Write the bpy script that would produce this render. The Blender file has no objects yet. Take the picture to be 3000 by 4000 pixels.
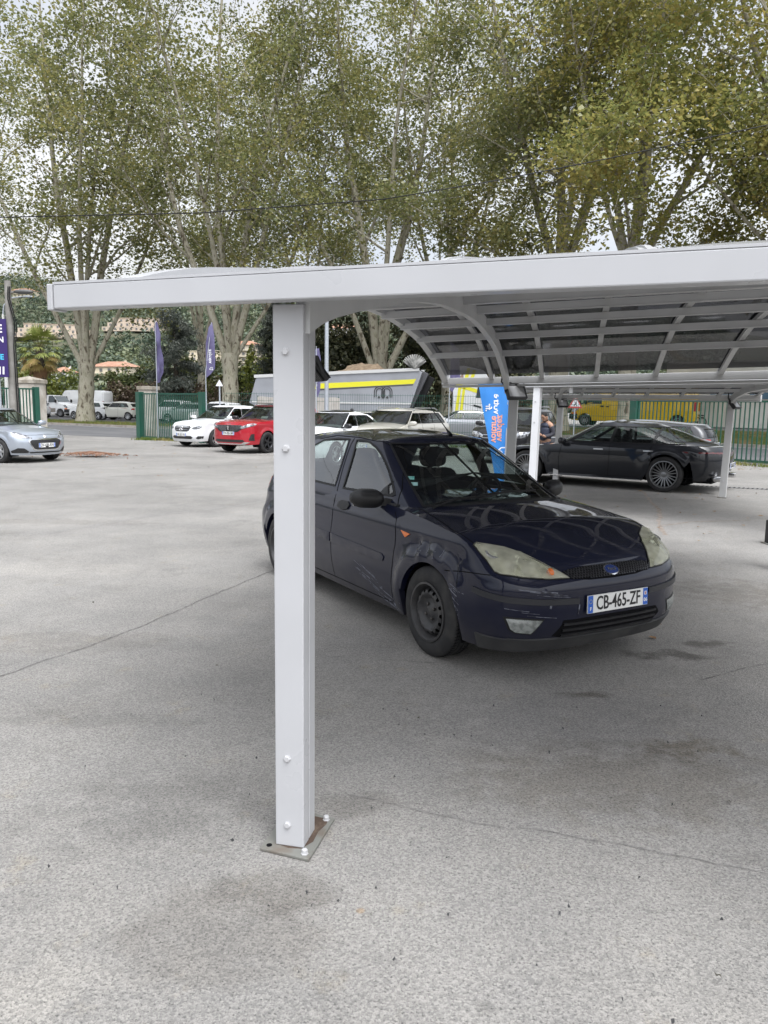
import bpy, bmesh, math, random
import numpy as np
from mathutils import Vector, Matrix, Euler
from mathutils.bvhtree import BVHTree
from mathutils.geometry import delaunay_2d_cdt

scene = bpy.context.scene
COL = scene.collection
rad = math.radians
# ------------------------------------------------------------------ camera
cam_data = bpy.data.cameras.new('camera')
cam_data.sensor_fit = 'VERTICAL'
cam_data.sensor_height = 36.0
cam_data.lens = 27.02
cam_data.clip_start = 0.05
cam_data.clip_end = 5000
cam = bpy.data.objects.new('camera', cam_data)
COL.objects.link(cam)
CAM_H, PITCH, ROLL = 1.68, rad(8.0), rad(0.8)
_f = Vector((0, math.cos(PITCH), -math.sin(PITCH)))
_u = Vector((0, math.sin(PITCH), math.cos(PITCH)))
_x = Vector((1, 0, 0))
_r = _x * math.cos(ROLL) + _u * math.sin(ROLL)
_u2 = _u * math.cos(ROLL) - _x * math.sin(ROLL)
cam.matrix_world = Matrix((( _r.x, _u2.x, -_f.x, 0), (_r.y, _u2.y, -_f.y, 0), (_r.z, _u2.z, -_f.z, CAM_H), (0, 0, 0, 1)))
scene.camera = cam
# ------------------------------------------------------------------ sky, sun, exposure
SUN_EL, SUN_AZ = rad(64), rad(158)      # azimuth measured from +Y clockwise: behind the camera
world = bpy.data.worlds.new('World')
scene.world = world
world.use_nodes = True
nt = world.node_tree
bg = nt.nodes['Background']
sky = nt.nodes.new('ShaderNodeTexSky')
sky.sky_type = 'NISHITA'
sky.sun_disc = False
sky.sun_elevation = SUN_EL
sky.sun_rotation = SUN_AZ
sky.air_density = 1.0
sky.dust_density = 6.0
sky.ozone_density = 1.0
hs = nt.nodes.new('ShaderNodeHueSaturation')
hs.inputs['Saturation'].default_value = 0.12
nt.links.new(sky.outputs['Color'], hs.inputs['Color'])
# broken thin cloud: lighter and slightly bluer patches
tc = nt.nodes.new('ShaderNodeTexCoord')
cn = nt.nodes.new('ShaderNodeTexNoise'); cn.inputs['Scale'].default_value = 3.0; cn.inputs['Detail'].default_value = 5
nt.links.new(tc.outputs['Generated'], cn.inputs['Vector'])
cr = nt.nodes.new('ShaderNodeValToRGB')
cr.color_ramp.elements[0].position = 0.35; cr.color_ramp.elements[0].color = (0.82, 0.88, 0.98, 1)
cr.color_ramp.elements[1].position = 0.62; cr.color_ramp.elements[1].color = (1.12, 1.12, 1.12, 1)
nt.links.new(cn.outputs['Fac'], cr.inputs['Fac'])
mxs = nt.nodes.new('ShaderNodeMix'); mxs.data_type = 'RGBA'; mxs.blend_type = 'MULTIPLY'; mxs.inputs[0].default_value = 1.0
nt.links.new(hs.outputs['Color'], mxs.inputs[6]); nt.links.new(cr.outputs['Color'], mxs.inputs[7])
nt.links.new(mxs.outputs[2], bg.inputs['Color'])
bg.inputs['Strength'].default_value = 0.15
sd = bpy.data.lights.new('sun', 'SUN'); sd.energy = 0.5; sd.angle = rad(50); sd.color = (1, 0.97, 0.92)
sun = bpy.data.objects.new('sun', sd); COL.objects.link(sun)
sdir = Vector((math.sin(SUN_AZ) * math.cos(SUN_EL), math.cos(SUN_AZ) * math.cos(SUN_EL), math.sin(SUN_EL)))
sun.rotation_euler = sdir.to_track_quat('Z', 'Y').to_euler()
sun.location = (0, 0, 40)
scene.view_settings.view_transform = 'Standard'
scene.view_settings.look = 'None'
scene.view_settings.exposure = 1.05
scene.view_settings.gamma = 1.0
scene.render.engine = 'CYCLES'
scene.cycles.max_bounces = 8
scene.cycles.transparent_max_bounces = 16
scene.cycles.use_denoising = True
# ------------------------------------------------------------------ helpers
def tag(o, label=None, cat=None, group=None, kind=None):
    if label: o['label'] = label
    if cat: o['category'] = cat
    if group: o['group'] = group
    if kind: o['kind'] = kind
    return o

def thing(name, label, cat, loc=(0, 0, 0), rz=0.0, group=None):
    o = bpy.data.objects.new(name, None)
    o.empty_display_size = 0.2
    COL.objects.link(o)
    o.location = loc
    o.rotation_euler = (0, 0, rz)
    return tag(o, label, cat, group)

def copy_tree(o, parent=None):
    c = o.copy(); COL.objects.link(c); c.parent = parent
    for ch in list(o.children):
        copy_tree(ch, c)
    return c

def link_mesh(name, me, parent=None, loc=None):
    o = bpy.data.objects.new(name, me)
    COL.objects.link(o)
    if parent is not None: o.parent = parent
    if loc is not None: o.location = loc
    return o

class MB:
    """collects shapes into one mesh"""
    def __init__(s):
        s.v = []; s.f = []; s.m = []; s.k = 0
    def add(s, vs, fs, mi=None):
        b = len(s.v)
        s.v.extend([tuple(p) for p in vs])
        for f in fs:
            s.f.append(tuple(b + i for i in f)); s.m.append(s.k if mi is None else mi)
        return s
    def box(s, c, size, rot=None, mi=None):
        hx, hy, hz = size[0] / 2, size[1] / 2, size[2] / 2
        P = [Vector((x, y, z)) for x in (-hx, hx) for y in (-hy, hy) for z in (-hz, hz)]
        if rot is not None: P = [rot @ p for p in P]
        c = Vector(c)
        return s.add([p + c for p in P], [(0, 1, 3, 2), (4, 6, 7, 5), (0, 4, 5, 1), (2, 3, 7, 6), (0, 2, 6, 4), (1, 5, 7, 3)], mi)
    def bar(s, a, b, w, h, up=(0, 0, 1), mi=None):
        """rectangular bar from a to b: w across, h along up"""
        a = Vector(a); b = Vector(b); d = (b - a)
        L = d.length; d = d / L
        side = d.cross(Vector(up)).normalized(); up = side.cross(d).normalized()
        P = []
        for p in (a, b):
            for sw, sh in ((-1, -1), (1, -1), (1, 1), (-1, 1)):
                P.append(p + side * sw * w / 2 + up * sh * h / 2)
        return s.add(P, [(3, 2, 1, 0), (4, 5, 6, 7), (0, 1, 5, 4), (1, 2, 6, 5), (2, 3, 7, 6), (3, 0, 4, 7)], mi)
    def sweep(s, pts, w, h, up=(0, 0, 1), mi=None):
        """rectangular section swept along a polyline"""
        pts = [Vector(p) for p in pts]; n = len(pts); P = []
        for i, p in enumerate(pts):
            d = (pts[min(i + 1, n - 1)] - pts[max(i - 1, 0)]).normalized()
            side = d.cross(Vector(up)).normalized(); u2 = side.cross(d).normalized()
            for sw, sh in ((-1, -1), (1, -1), (1, 1), (-1, 1)):
                P.append(p + side * sw * w / 2 + u2 * sh * h / 2)
        F = [(3, 2, 1, 0), tuple(4 * (n - 1) + k for k in range(4))]
        for i in range(n - 1):
            for k in range(4):
                a = 4 * i + k; b = 4 * i + (k + 1) % 4
                F.append((a, b, b + 4, a + 4))
        return s.add(P, F, mi)
    def tube(s, pts, r, n=10, cap=True, mi=None):
        pts = [Vector(p) for p in pts]; m = len(pts)
        if not hasattr(r, '__len__'): r = [r] * m
        P = []; ref = None
        for i, p in enumerate(pts):
            d = (pts[min(i + 1, m - 1)] - pts[max(i - 1, 0)]).normalized()
            if ref is None:
                ref = d.orthogonal().normalized()
            ref = (ref - d * ref.dot(d)).normalized()
            bi = d.cross(ref)
            for k in range(n):
                a = 2 * math.pi * k / n
                P.append(p + (ref * math.cos(a) + bi * math.sin(a)) * r[i])
        F = []
        for i in range(m - 1):
            for k in range(n):
                k2 = (k + 1) % n
                F.append((i * n + k, i * n + k2, (i + 1) * n + k2, (i + 1) * n + k))
        if cap:
            F.append(tuple(range(n - 1, -1, -1))); F.append(tuple((m - 1) * n + k for k in range(n)))
        return s.add(P, F, mi)
    def lathe(s, prof, n=32, M=None, mi=None, close=False):
        """prof: (r, h) pairs turned about the local Z axis"""
        P = []; m = len(prof)
        for r, h in prof:
            for k in range(n):
                a = 2 * math.pi * k / n
                p = Vector((r * math.cos(a), r * math.sin(a), h))
                P.append(M @ p if M is not None else p)
        F = []
        for i in range(m - 1 + (1 if close else 0)):
            j = (i + 1) % m
            for k in range(n):
                k2 = (k + 1) % n
                F.append((i * n + k, i * n + k2, j * n + k2, j * n + k))
        if not close:
            F.append(tuple(range(n - 1, -1, -1))); F.append(tuple((m - 1) * n + k for k in range(n)))
        return s.add(P, F, mi)
    def grid(s, A, mi=None, flip=False):
        nu, nv = len(A), len(A[0])
        P = [p for row in A for p in row]; F = []
        for i in range(nu - 1):
            for j in range(nv - 1):
                q = (i * nv + j, (i + 1) * nv + j, (i + 1) * nv + j + 1, i * nv + j + 1)
                F.append(q[::-1] if flip else q)
        return s.add(P, F, mi)
    def prism(s, poly, M, th, mi=None):
        """2-D polygon extruded along local Z by th, placed by matrix M"""
        n = len(poly)
        P = [M @ Vector((x, y, 0)) for x, y in poly] + [M @ Vector((x, y, th)) for x, y in poly]
        F = [tuple(range(n - 1, -1, -1)), tuple(range(n, 2 * n))]
        for i in range(n):
            j = (i + 1) % n
            F.append((i, j, n + j, n + i))
        return s.add(P, F, mi)
    def blob(s, c, r, nu=16, nv=10, e=(1, 1), rot=None, mi=None):
        """superellipsoid"""
        sg = lambda x, p: math.copysign(abs(x) ** p, x)
        P = []; c = Vector(c)
        for i in range(nv + 1):
            ph = -math.pi / 2 + math.pi * i / nv
            for k in range(nu):
                th = 2 * math.pi * k / nu
                p = Vector((r[0] * sg(math.cos(ph), e[0]) * sg(math.cos(th), e[1]), r[1] * sg(math.cos(ph), e[0]) * sg(math.sin(th), e[1]), r[2] * sg(math.sin(ph), e[0])))
                if rot is not None: p = rot @ p
                P.append(c + p)
        F = []
        for i in range(nv):
            for k in range(nu):
                k2 = (k + 1) % nu
                F.append((i * nu + k, i * nu + k2, (i + 1) * nu + k2, (i + 1) * nu + k))
        return s.add(P, F, mi)
    def build(s, name, mats, parent=None, smooth=None, bevel=0, loc=None, segs=2, merge=False):
        me = bpy.data.meshes.new(name)
        me.from_pydata(s.v, [], s.f)
        if not isinstance(mats, (list, tuple)): mats = [mats]
        for m in mats: me.materials.append(m)
        if len(mats) > 1: me.polygons.foreach_set('material_index', s.m)
        if bevel or merge:
            bm = bmesh.new(); bm.from_mesh(me)
            if merge: bmesh.ops.remove_doubles(bm, verts=bm.verts, dist=merge if merge is not True else 1e-5)
            if bevel:
                es = [e for e in bm.edges if len(e.link_faces) == 2 and e.calc_face_angle(0) > 0.6]
                bmesh.ops.bevel(bm, geom=es, offset=bevel, segments=segs, profile=0.5, affect='EDGES')
            bm.to_mesh(me); bm.free()
        me.update()
        if smooth is not None:
            me.polygons.foreach_set('use_smooth', [True] * len(me.polygons))
            if smooth < 179: me.set_sharp_from_angle(angle=rad(smooth))
        return link_mesh(name, me, parent, loc)

# ---- materials
MATS = {}
def mat(name, col=(0.5, 0.5, 0.5), rough=0.5, metal=0.0, spec=0.5, coat=0.0, noise=None, bump=None, emit=None, coat_rough=0.03, var=0.0, rvar=None):
    """principled; noise=(scale, colour2, lo, hi) mixes a second colour; bump=(scale, strength, dist)"""
    if name in MATS: return MATS[name]
    m = bpy.data.materials.new(name); m.use_nodes = True
    n = m.node_tree.nodes; l = m.node_tree.links
    b = n['Principled BSDF']
    b.inputs['Base Color'].default_value = (*col, 1)
    b.inputs['Roughness'].default_value = rough
    b.inputs['Metallic'].default_value = metal
    b.inputs['Specular IOR Level'].default_value = spec
    b.inputs['Coat Weight'].default_value = coat
    b.inputs['Coat Roughness'].default_value = coat_rough
    co = n.new('ShaderNodeTexCoord')
    if noise:
        t = n.new('ShaderNodeTexNoise'); t.inputs['Scale'].default_value = noise[0]; t.inputs['Detail'].default_value = 6
        l.new(co.outputs['Object'], t.inputs['Vector'])
        r = n.new('ShaderNodeValToRGB')
        r.color_ramp.elements[0].position = noise[2]; r.color_ramp.elements[0].color = (*col, 1)
        r.color_ramp.elements[1].position = noise[3]; r.color_ramp.elements[1].color = (*noise[1], 1)
        l.new(t.outputs['Fac'], r.inputs['Fac']); l.new(r.outputs['Color'], b.inputs['Base Color'])
    if rvar:
        t2 = n.new('ShaderNodeTexNoise'); t2.inputs['Scale'].default_value = rvar[0]; t2.inputs['Detail'].default_value = 4
        l.new(co.outputs['Object'], t2.inputs['Vector'])
        mr = n.new('ShaderNodeMapRange'); mr.inputs[3].default_value = rvar[1]; mr.inputs[4].default_value = rvar[2]
        mr.inputs[1].default_value = 0.3; mr.inputs[2].default_value = 0.7
        l.new(t2.outputs['Fac'], mr.inputs[0]); l.new(mr.outputs[0], b.inputs['Roughness'])
    if bump:
        t3 = n.new('ShaderNodeTexNoise'); t3.inputs['Scale'].default_value = bump[0]; t3.inputs['Detail'].default_value = 4
        l.new(co.outputs['Object'], t3.inputs['Vector'])
        bp = n.new('ShaderNodeBump'); bp.inputs['Strength'].default_value = bump[1]; bp.inputs['Distance'].default_value = bump[2]
        l.new(t3.outputs['Fac'], bp.inputs['Height']); l.new(bp.outputs['Normal'], b.inputs['Normal'])
    if emit:
        b.inputs['Emission Color'].default_value = (*emit[0], 1); b.inputs['Emission Strength'].default_value = emit[1]
    MATS[name] = m
    return m

def glass_mat(name, tint=(0.7, 0.78, 0.75), gloss_min=0.04, ior=1.5, rough=0.0):
    if name in MATS: return MATS[name]
    m = bpy.data.materials.new(name); m.use_nodes = True
    n = m.node_tree.nodes; l = m.node_tree.links
    n.clear()
    out = n.new('ShaderNodeOutputMaterial')
    tr = n.new('ShaderNodeBsdfTransparent'); tr.inputs['Color'].default_value = (*tint, 1)
    gl = n.new('ShaderNodeBsdfGlossy'); gl.inputs['Roughness'].default_value = rough; gl.inputs['Color'].default_value = (1, 1, 1, 1)
    fr = n.new('ShaderNodeFresnel'); fr.inputs['IOR'].default_value = ior
    ge = n.new('ShaderNodeNewGeometry'); mr = n.new('ShaderNodeMapRange'); mr.inputs[3].default_value = ior; mr.inputs[4].default_value = 1 / ior
    l.new(ge.outputs['Backfacing'], mr.inputs[0]); l.new(mr.outputs[0], fr.inputs['IOR'])
    mx = n.new('ShaderNodeMixShader')
    l.new(fr.outputs[0], mx.inputs[0]); l.new(tr.outputs[0], mx.inputs[1]); l.new(gl.outputs[0], mx.inputs[2])
    l.new(mx.outputs[0], out.inputs[0])
    MATS[name] = m
    return m

def text_mesh(txt, size=1.0, extrude=0.0, align='CENTER', bold=0.0, sx=1.0):
    cu = bpy.data.curves.new('txt', 'FONT')
    cu.body = txt; cu.size = size; cu.extrude = extrude; cu.align_x = align; cu.align_y = 'CENTER'; cu.offset = bold
    cu.resolution_u = 3
    o = bpy.data.objects.new('txt', cu); COL.objects.link(o)
    dg = bpy.context.evaluated_depsgraph_get()
    me = bpy.data.meshes.new_from_object(o.evaluated_get(dg))
    vs = [(v.co.x * sx, v.co.y, v.co.z) for v in me.vertices]; fs = [tuple(p.vertices) for p in me.polygons]
    bpy.data.objects.remove(o); bpy.data.curves.remove(cu); bpy.data.meshes.remove(me)
    return vs, fs

def add_text(mb, txt, M, size, extrude=0.001, bold=0.0, align='CENTER', sx=1.0, mi=None):
    vs, fs = text_mesh(txt, size, extrude, align, bold, sx)
    if M.determinant() < 0: fs = [f[::-1] for f in fs]
    mb.add([M @ Vector(v) for v in vs], fs, mi)

def frame_matrix(o, x, y):
    """matrix with given origin, local x and y directions (z = x cross y)"""
    x = Vector(x).normalized(); y = Vector(y).normalized(); z = x.cross(y).normalized()
    return Matrix(((x.x, y.x, z.x, o[0]), (x.y, y.y, z.y, o[1]), (x.z, y.z, z.z, o[2]), (0, 0, 0, 1)))

def pch(xs, ys):
    """monotone cubic interpolation (vectorised)"""
    xs = np.array(xs, float); ys = np.array(ys, float)
    h = np.diff(xs); d = np.diff(ys) / h; m = np.zeros(len(xs))
    m[0] = d[0]; m[-1] = d[-1]
    for i in range(1, len(xs) - 1):
        if d[i - 1] * d[i] <= 0: m[i] = 0
        else:
            w1 = 2 * h[i] + h[i - 1]; w2 = h[i] + 2 * h[i - 1]
            m[i] = (w1 + w2) / (w1 / d[i - 1] + w2 / d[i])
    def f(x):
        x = np.asarray(x, float); xx = np.clip(x, xs[0], xs[-1])
        i = np.clip(np.searchsorted(xs, xx) - 1, 0, len(xs) - 2)
        t = (xx - xs[i]) / h[i]
        return ((2 * t**3 - 3 * t**2 + 1) * ys[i] + (t**3 - 2 * t**2 + t) * h[i] * m[i] + (-2 * t**3 + 3 * t**2) * ys[i + 1] + (t**3 - t**2) * h[i] * m[i + 1])
    return f

def dens(poly, step, closed=True):
    out = []; n = len(poly)
    for i in range(n if closed else n - 1):
        a = Vector(poly[i]); b = Vector(poly[(i + 1) % n]); k = max(1, int((b - a).length / step))
        for j in range(k): out.append(a.lerp(b, j / k))
    if not closed: out.append(Vector(poly[-1]))
    return out

def smooth_poly(poly, it=2, keep=()):
    """Chaikin corner cutting of a closed polygon"""
    p = [Vector(q) for q in poly]
    for _ in range(it):
        q = []
        for i in range(len(p)):
            a, b = p[i], p[(i + 1) % len(p)]
            q.append(a.lerp(b, .25)); q.append(a.lerp(b, .75))
        p = q
    return p

def inside(pt, poly):
    x, y = pt[0], pt[1]; c = False; n = len(poly); j = n - 1
    for i in range(n):
        xi, yi = poly[i][0], poly[i][1]; xj, yj = poly[j][0], poly[j][1]
        if (yi > y) != (yj > y) and x < (xj - xi) * (y - yi) / (yj - yi) + xi: c = not c
        j = i
    return c

def tri_fill(outer, holes=(), step=0.05, bstep=None):
    """triangulate a 2-D region with interior points; returns points and triangles"""
    bstep = bstep or step
    loops = [dens([Vector((p[0], p[1])) for p in outer], bstep)] + [dens([Vector((p[0], p[1])) for p in h], bstep) for h in holes]
    V = []; E = []
    for lp in loops:
        b = len(V); V += lp; n = len(lp)
        E += [(b + i, b + (i + 1) % n) for i in range(n)]
    xs = [p.x for p in loops[0]]; ys = [p.y for p in loops[0]]
    nb = len(V)
    B = np.array([[p.x, p.y] for p in V])
    y = min(ys) + step * .5; r = 0
    while y < max(ys):
        x = min(xs) + step * (.5 if r % 2 else .25)
        while x < max(xs):
            if inside((x, y), loops[0]) and not any(inside((x, y), h) for h in loops[1:]):
                if np.min((B[:, 0] - x) ** 2 + (B[:, 1] - y) ** 2) > (step * .45) ** 2: V.append(Vector((x, y)))
            x += step
        y += step * .87; r += 1
    vo, eo, fo, *_ = delaunay_2d_cdt(V, E, [], 0, 1e-6)
    T = []
    for f in fo:
        c = (vo[f[0]] + vo[f[1]] + vo[f[2]]) / 3
        if inside(c, loops[0]) and not any(inside(c, h) for h in loops[1:]): T.append(tuple(f))
    return vo, T

def boundary_edges(T):
    cnt = {}
    for t in T:
        for i in range(3):
            a, b = t[i], t[(i + 1) % 3]
            cnt[(a, b)] = 1
    return [(a, b) for (a, b) in cnt if (b, a) not in cnt]

def patch_mb(mb, bvh, poly, M, off=0.003, step=0.03, skirt=0.006, smooth_it=0, back=5.0, dome=0.0, mi=None):
    """lay a 2-D polygon (in the XY plane of M, seen along -Z of M) on a surface"""
    if smooth_it: poly = smooth_poly(poly, smooth_it)
    P, T = tri_fill(poly, (), step)
    d = -(M.to_3x3() @ Vector((0, 0, 1))).normalized()
    out = []; nr = []
    bd = boundary_edges(T)
    bp = [P[a] for a, b in bd]
    rmax = 1e-6
    dist = []
    for p in P:
        dm = min((p - q).length for q in bp) if dome else 0
        dist.append(dm); rmax = max(rmax, dm)
    for p, dm in zip(P, dist):
        o = M @ Vector((p.x, p.y, 0)) - d * back
        h, n, i, s = bvh.ray_cast(o, d)
        if h is None:
            h, n, i, s = bvh.find_nearest(M @ Vector((p.x, p.y, 0)))
        if n.dot(d) > 0: n = -n
        out.append(h + n * (off + dome * math.sin(min(1, dm / rmax) * math.pi / 2))); nr.append(n)
    F = []
    for t in T:
        a, b, c = (out[i] for i in t)
        nn = (b - a).cross(c - a)
        F.append(t if nn.dot(d) < 0 else t[::-1])
    n0 = len(out); mp = {}
    if skirt:
        for a, b in bd:
            for q in (a, b):
                if q not in mp: mp[q] = len(out); out.append(out[q] - nr[q] * skirt)
        for a, b in bd: F.append((a, b, mp[b], mp[a]))
    mb.add(out, F, mi)

def ribbon_mb(mb, bvh, pts, w, off=0.002, d=None, step=0.04, closed=False, mi=None, back=3.0):
    """narrow band lying on a surface; pts are 3-D, dropped on it along d (or to the nearest point)"""
    Q = dens([Vector(p) for p in pts], step, closed); H = []
    for p in Q:
        if d is not None:
            h, n, i, s = bvh.ray_cast(p - Vector(d).normalized() * back, Vector(d))
            if h is None: h, n, i, s = bvh.find_nearest(p)
            if n.dot(Vector(d)) > 0: n = -n
        else:
            h, n, i, s = bvh.find_nearest(p)
        H.append((h, n))
    A = []; m = len(H)
    for i, (h, n) in enumerate(H):
        a = H[(i - 1) % m if closed else max(i - 1, 0)][0]; b = H[(i + 1) % m if closed else min(i + 1, m - 1)][0]
        t = (b - a).normalized(); s = n.cross(t).normalized() * (w / 2)
        A.append([h - s - n * .003, h - s + n * off, h + s + n * off, h + s - n * .003])
    if closed: A.append(A[0])
    mb.grid(A, mi)
    return mb
def obj_bvh(objs):
    V = []; F = []
    for o in objs:
        b = len(V); V += [v.co.copy() for v in o.data.vertices]; F += [tuple(b + i for i in p.vertices) for p in o.data.polygons]
    return BVHTree.FromPolygons(V, F)
def car_paint(name, col, rough=.32, metal=0.0, dirt=None):
    m = mat(name, col, rough if metal else .55, metal, .5 if metal else .12, coat=1.0, coat_rough=.03)
    if dirt:
        n = m.node_tree.nodes; l = m.node_tree.links; b = n['Principled BSDF']
        co = n.new('ShaderNodeTexCoord'); sp = n.new('ShaderNodeSeparateXYZ'); l.new(co.outputs['Object'], sp.inputs[0])
        mr = n.new('ShaderNodeMapRange'); mr.inputs[1].default_value = dirt[0]; mr.inputs[2].default_value = dirt[1]; mr.inputs[3].default_value = 1; mr.inputs[4].default_value = 0
        l.new(sp.outputs['Z'], mr.inputs[0])
        t = n.new('ShaderNodeTexNoise'); t.inputs['Scale'].default_value = 5; t.inputs['Detail'].default_value = 8; l.new(co.outputs['Object'], t.inputs['Vector'])
        mu = n.new('ShaderNodeMath'); mu.operation = 'MULTIPLY'; l.new(mr.outputs[0], mu.inputs[0]); l.new(t.outputs['Fac'], mu.inputs[1])
        mx = n.new('ShaderNodeMix'); mx.data_type = 'RGBA'; mx.inputs[6].default_value = (*col, 1); mx.inputs[7].default_value = (.085, .08, .078, 1)
        l.new(mu.outputs[0], mx.inputs[0]); l.new(mx.outputs[2], b.inputs['Base Color'])
        m2 = n.new('ShaderNodeMapRange'); m2.inputs[3].default_value = 1.0; m2.inputs[4].default_value = .35; l.new(mu.outputs[0], m2.inputs[0]); l.new(m2.outputs[0], b.inputs['Coat Weight'])
    return m

DARK = mat('dark_void', (.006, .006, .007), .9, spec=.1)
RUB = mat('black_rubber', (.012, .012, .013), .55, spec=.3)
TYRE = mat('tyre_rubber', (.028, .028, .029), .75, spec=.25, noise=(9, (.055, .053, .05), .45, .75), bump=(120, .15, .002))
TRIM = mat('black_plastic', (.018, .018, .02), .5, spec=.35, noise=(14, (.03, .03, .031), .45, .7))
CHROME = mat('chrome', (.75, .75, .76), .12, 1.0)
SILVER = mat('alloy_silver', (.55, .56, .57), .3, .9)
SEATM = mat('seat_cloth', (.022, .023, .026), .9, spec=.2)
LENS = glass_mat('lamp_lens', (.82, .85, .86))
REFL = mat('lamp_reflector', (.78, .79, .8), .18, .9, noise=(18, (.35, .36, .38), .4, .6))
AMBER = mat('amber_lens', (.75, .17, .02), .25, coat=.6)
REDL = mat('red_lens', (.38, .01, .012), .2, coat=.8)
SCR = mat('paint_scratch', (.17, .18, .22), .6, noise=(25, (.03, .03, .04), .45, .6))

# ------------------------------------------------------------------ car builder
class Stack:
    """a car shell as a stack of rounded outlines: t 0..1 rear corner, 1..2 side, 2..3 front corner"""
    def __init__(s, z, xf, xr, w, af, ar, pf=2.3, pr=2.6, bulge=0.03, flares=(), creases=(), dents=()):
        arr = lambda a: a if hasattr(a, '__len__') else [a] * len(z)
        s.xf, s.xr, s.w, s.af, s.ar = (pch(z, arr(q)) for q in (xf, xr, w, af, ar))
        s.pf, s.pr, s.bulge, s.flares, s.creases, s.dents = pf, pr, bulge, flares, creases, dents
    def S(s, t, z):
        t = np.asarray(t, float); z = np.asarray(z, float); t, z = np.broadcast_arrays(t, z)
        xf, xr, w = s.xf(z), s.xr(z), s.w(z)
        xcf = xf - s.af(z); xcr = xr + s.ar(z)
        xm = (xcf + xcr) / 2; hl = (xcf - xcr) / 2
        ff = np.clip(t - 2, 0, 1) * math.pi / 2; fr = np.clip(1 - t, 0, 1) * math.pi / 2
        ws = w * (1 - s.bulge)
        xs = xcr + (xcf - xcr) * np.clip(t - 1, 0, 1)
        ys = w * (1 - s.bulge * ((xs - xm) / hl) ** 2)
        pw = lambda a, p: np.clip(a, 0, 1) ** p
        x = np.where(t > 2, xcf + (xf - xcf) * pw(np.sin(ff), 2 / s.pf), np.where(t < 1, xcr - (xcr - xr) * pw(np.sin(fr), 2 / s.pr), xs))
        y = np.where(t > 2, ws * pw(np.cos(ff), 2 / s.pf), np.where(t < 1, ws * pw(np.cos(fr), 2 / s.pr), ys))
        add = np.zeros_like(y)
        for (xw, zw, ra, amp, sg) in s.flares:
            d = np.hypot(x - xw, z - zw)
            add += amp * .5 * (1 - np.tanh((d - ra) / sg))
        for (z0, amp, sg) in s.creases:
            add += amp * np.exp(-((z - z0) / sg) ** 2)
        for (x0, z0, rx, rz, amp) in s.dents:
            add += amp * np.exp(-((x - x0) / rx) ** 2 - ((z - z0) / rz) ** 2)
        y = y + add * np.clip((y / np.maximum(w, .01) - .5) * 4, 0, 1)
        return np.stack([x, -y, z], -1)          # right-hand side of the car (y < 0)
    def N(s, t, z):
        e = 1e-3
        a = s.S(np.clip(t + e, 0, 3), z) - s.S(np.clip(t - e, 0, 3), z)
        b = s.S(t, np.asarray(z) + e) - s.S(t, np.asarray(z) - e)
        n = np.cross(a, b); n /= np.maximum(np.linalg.norm(n, axis=-1, keepdims=True), 1e-9)
        return n
    def t_at(s, x, z):
        lo, hi = 0.0, 3.0
        for _ in range(40):
            m = (lo + hi) / 2
            if s.S(m, z)[0] < x: lo = m
            else: hi = m
        return (lo + hi) / 2

def mirror_y(vs): return [(v[0], -v[1], v[2]) for v in vs]

def lower_shell(mb, L, zlow, zsh, wheels, nv=14, hood=None, deck=None, nt=(10, 40, 14), hood_w=2.2):
    """lower body sides, nose and tail, hood and deck"""
    zl = pch(*zip(*zlow)); zs = pch(*zip(*zsh))
    ts = list(np.linspace(0, 1, nt[0] + 1)) + list(np.linspace(1, 2, nt[1] + 1))[1:] + list(np.linspace(2, 3, nt[2] + 1))[1:]
    for (xw, zw, ra) in wheels:
        for k in range(13):
            xx = xw - ra * math.cos(math.pi * k / 12)
            ts.append(L.t_at(xx, zw + .2))
        for e in (-ra - .002, -ra + .002, ra - .002, ra + .002): ts.append(L.t_at(xw + e, zw))
    ts = sorted(ts); ts = [t for i, t in enumerate(ts) if i == 0 or t - ts[i - 1] > 4e-4]
    A = []; cut = []
    for t in ts:
        z0 = float(zl(t))
        for _ in range(3):
            x = L.S(t, z0)[0]; zz = float(zl(t))
            for (xw, zw, ra) in wheels:
                if abs(x - xw) < ra: zz = max(zz, zw + math.sqrt(ra * ra - (x - xw) ** 2))
            z0 = zz
        z1 = float(zs(t))
        vv = np.linspace(0, 1, nv) ** 0.9
        zz = z0 + (z1 - z0) * vv
        row = L.S(np.full(nv, t), zz)
        lip = row[0].copy(); lip[1] += .045; 
        A.append([tuple(lip)] + [tuple(p) for p in row])
    mb.grid(A)
    mb.grid([mirror_y(r) for r in A], flip=True)
    for spec, sel in ((hood, lambda t: t >= hood[0] if hood else False), (deck, lambda t: t <= deck[0] if deck else False)):
        if not spec: continue
        rows = [(t, A[i][-1]) for i, t in enumerate(ts) if sel(t)]
        ym = max(-r[1][1] for r in rows)
        R = []
        for t, e in rows:
            row = []
            for v in np.linspace(0, 1, 13):
                y = e[1] * (1 - v); q = abs(y / e[1]) if abs(e[1]) > 1e-6 else 0
                row.append((e[0], y, e[2] + spec[1] * (1 - q ** hood_w) * (-e[1] / ym)))
            R.append(row)
        mb.grid(R); mb.grid([mirror_y(r) for r in R], flip=True)
    return ts, A

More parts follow.
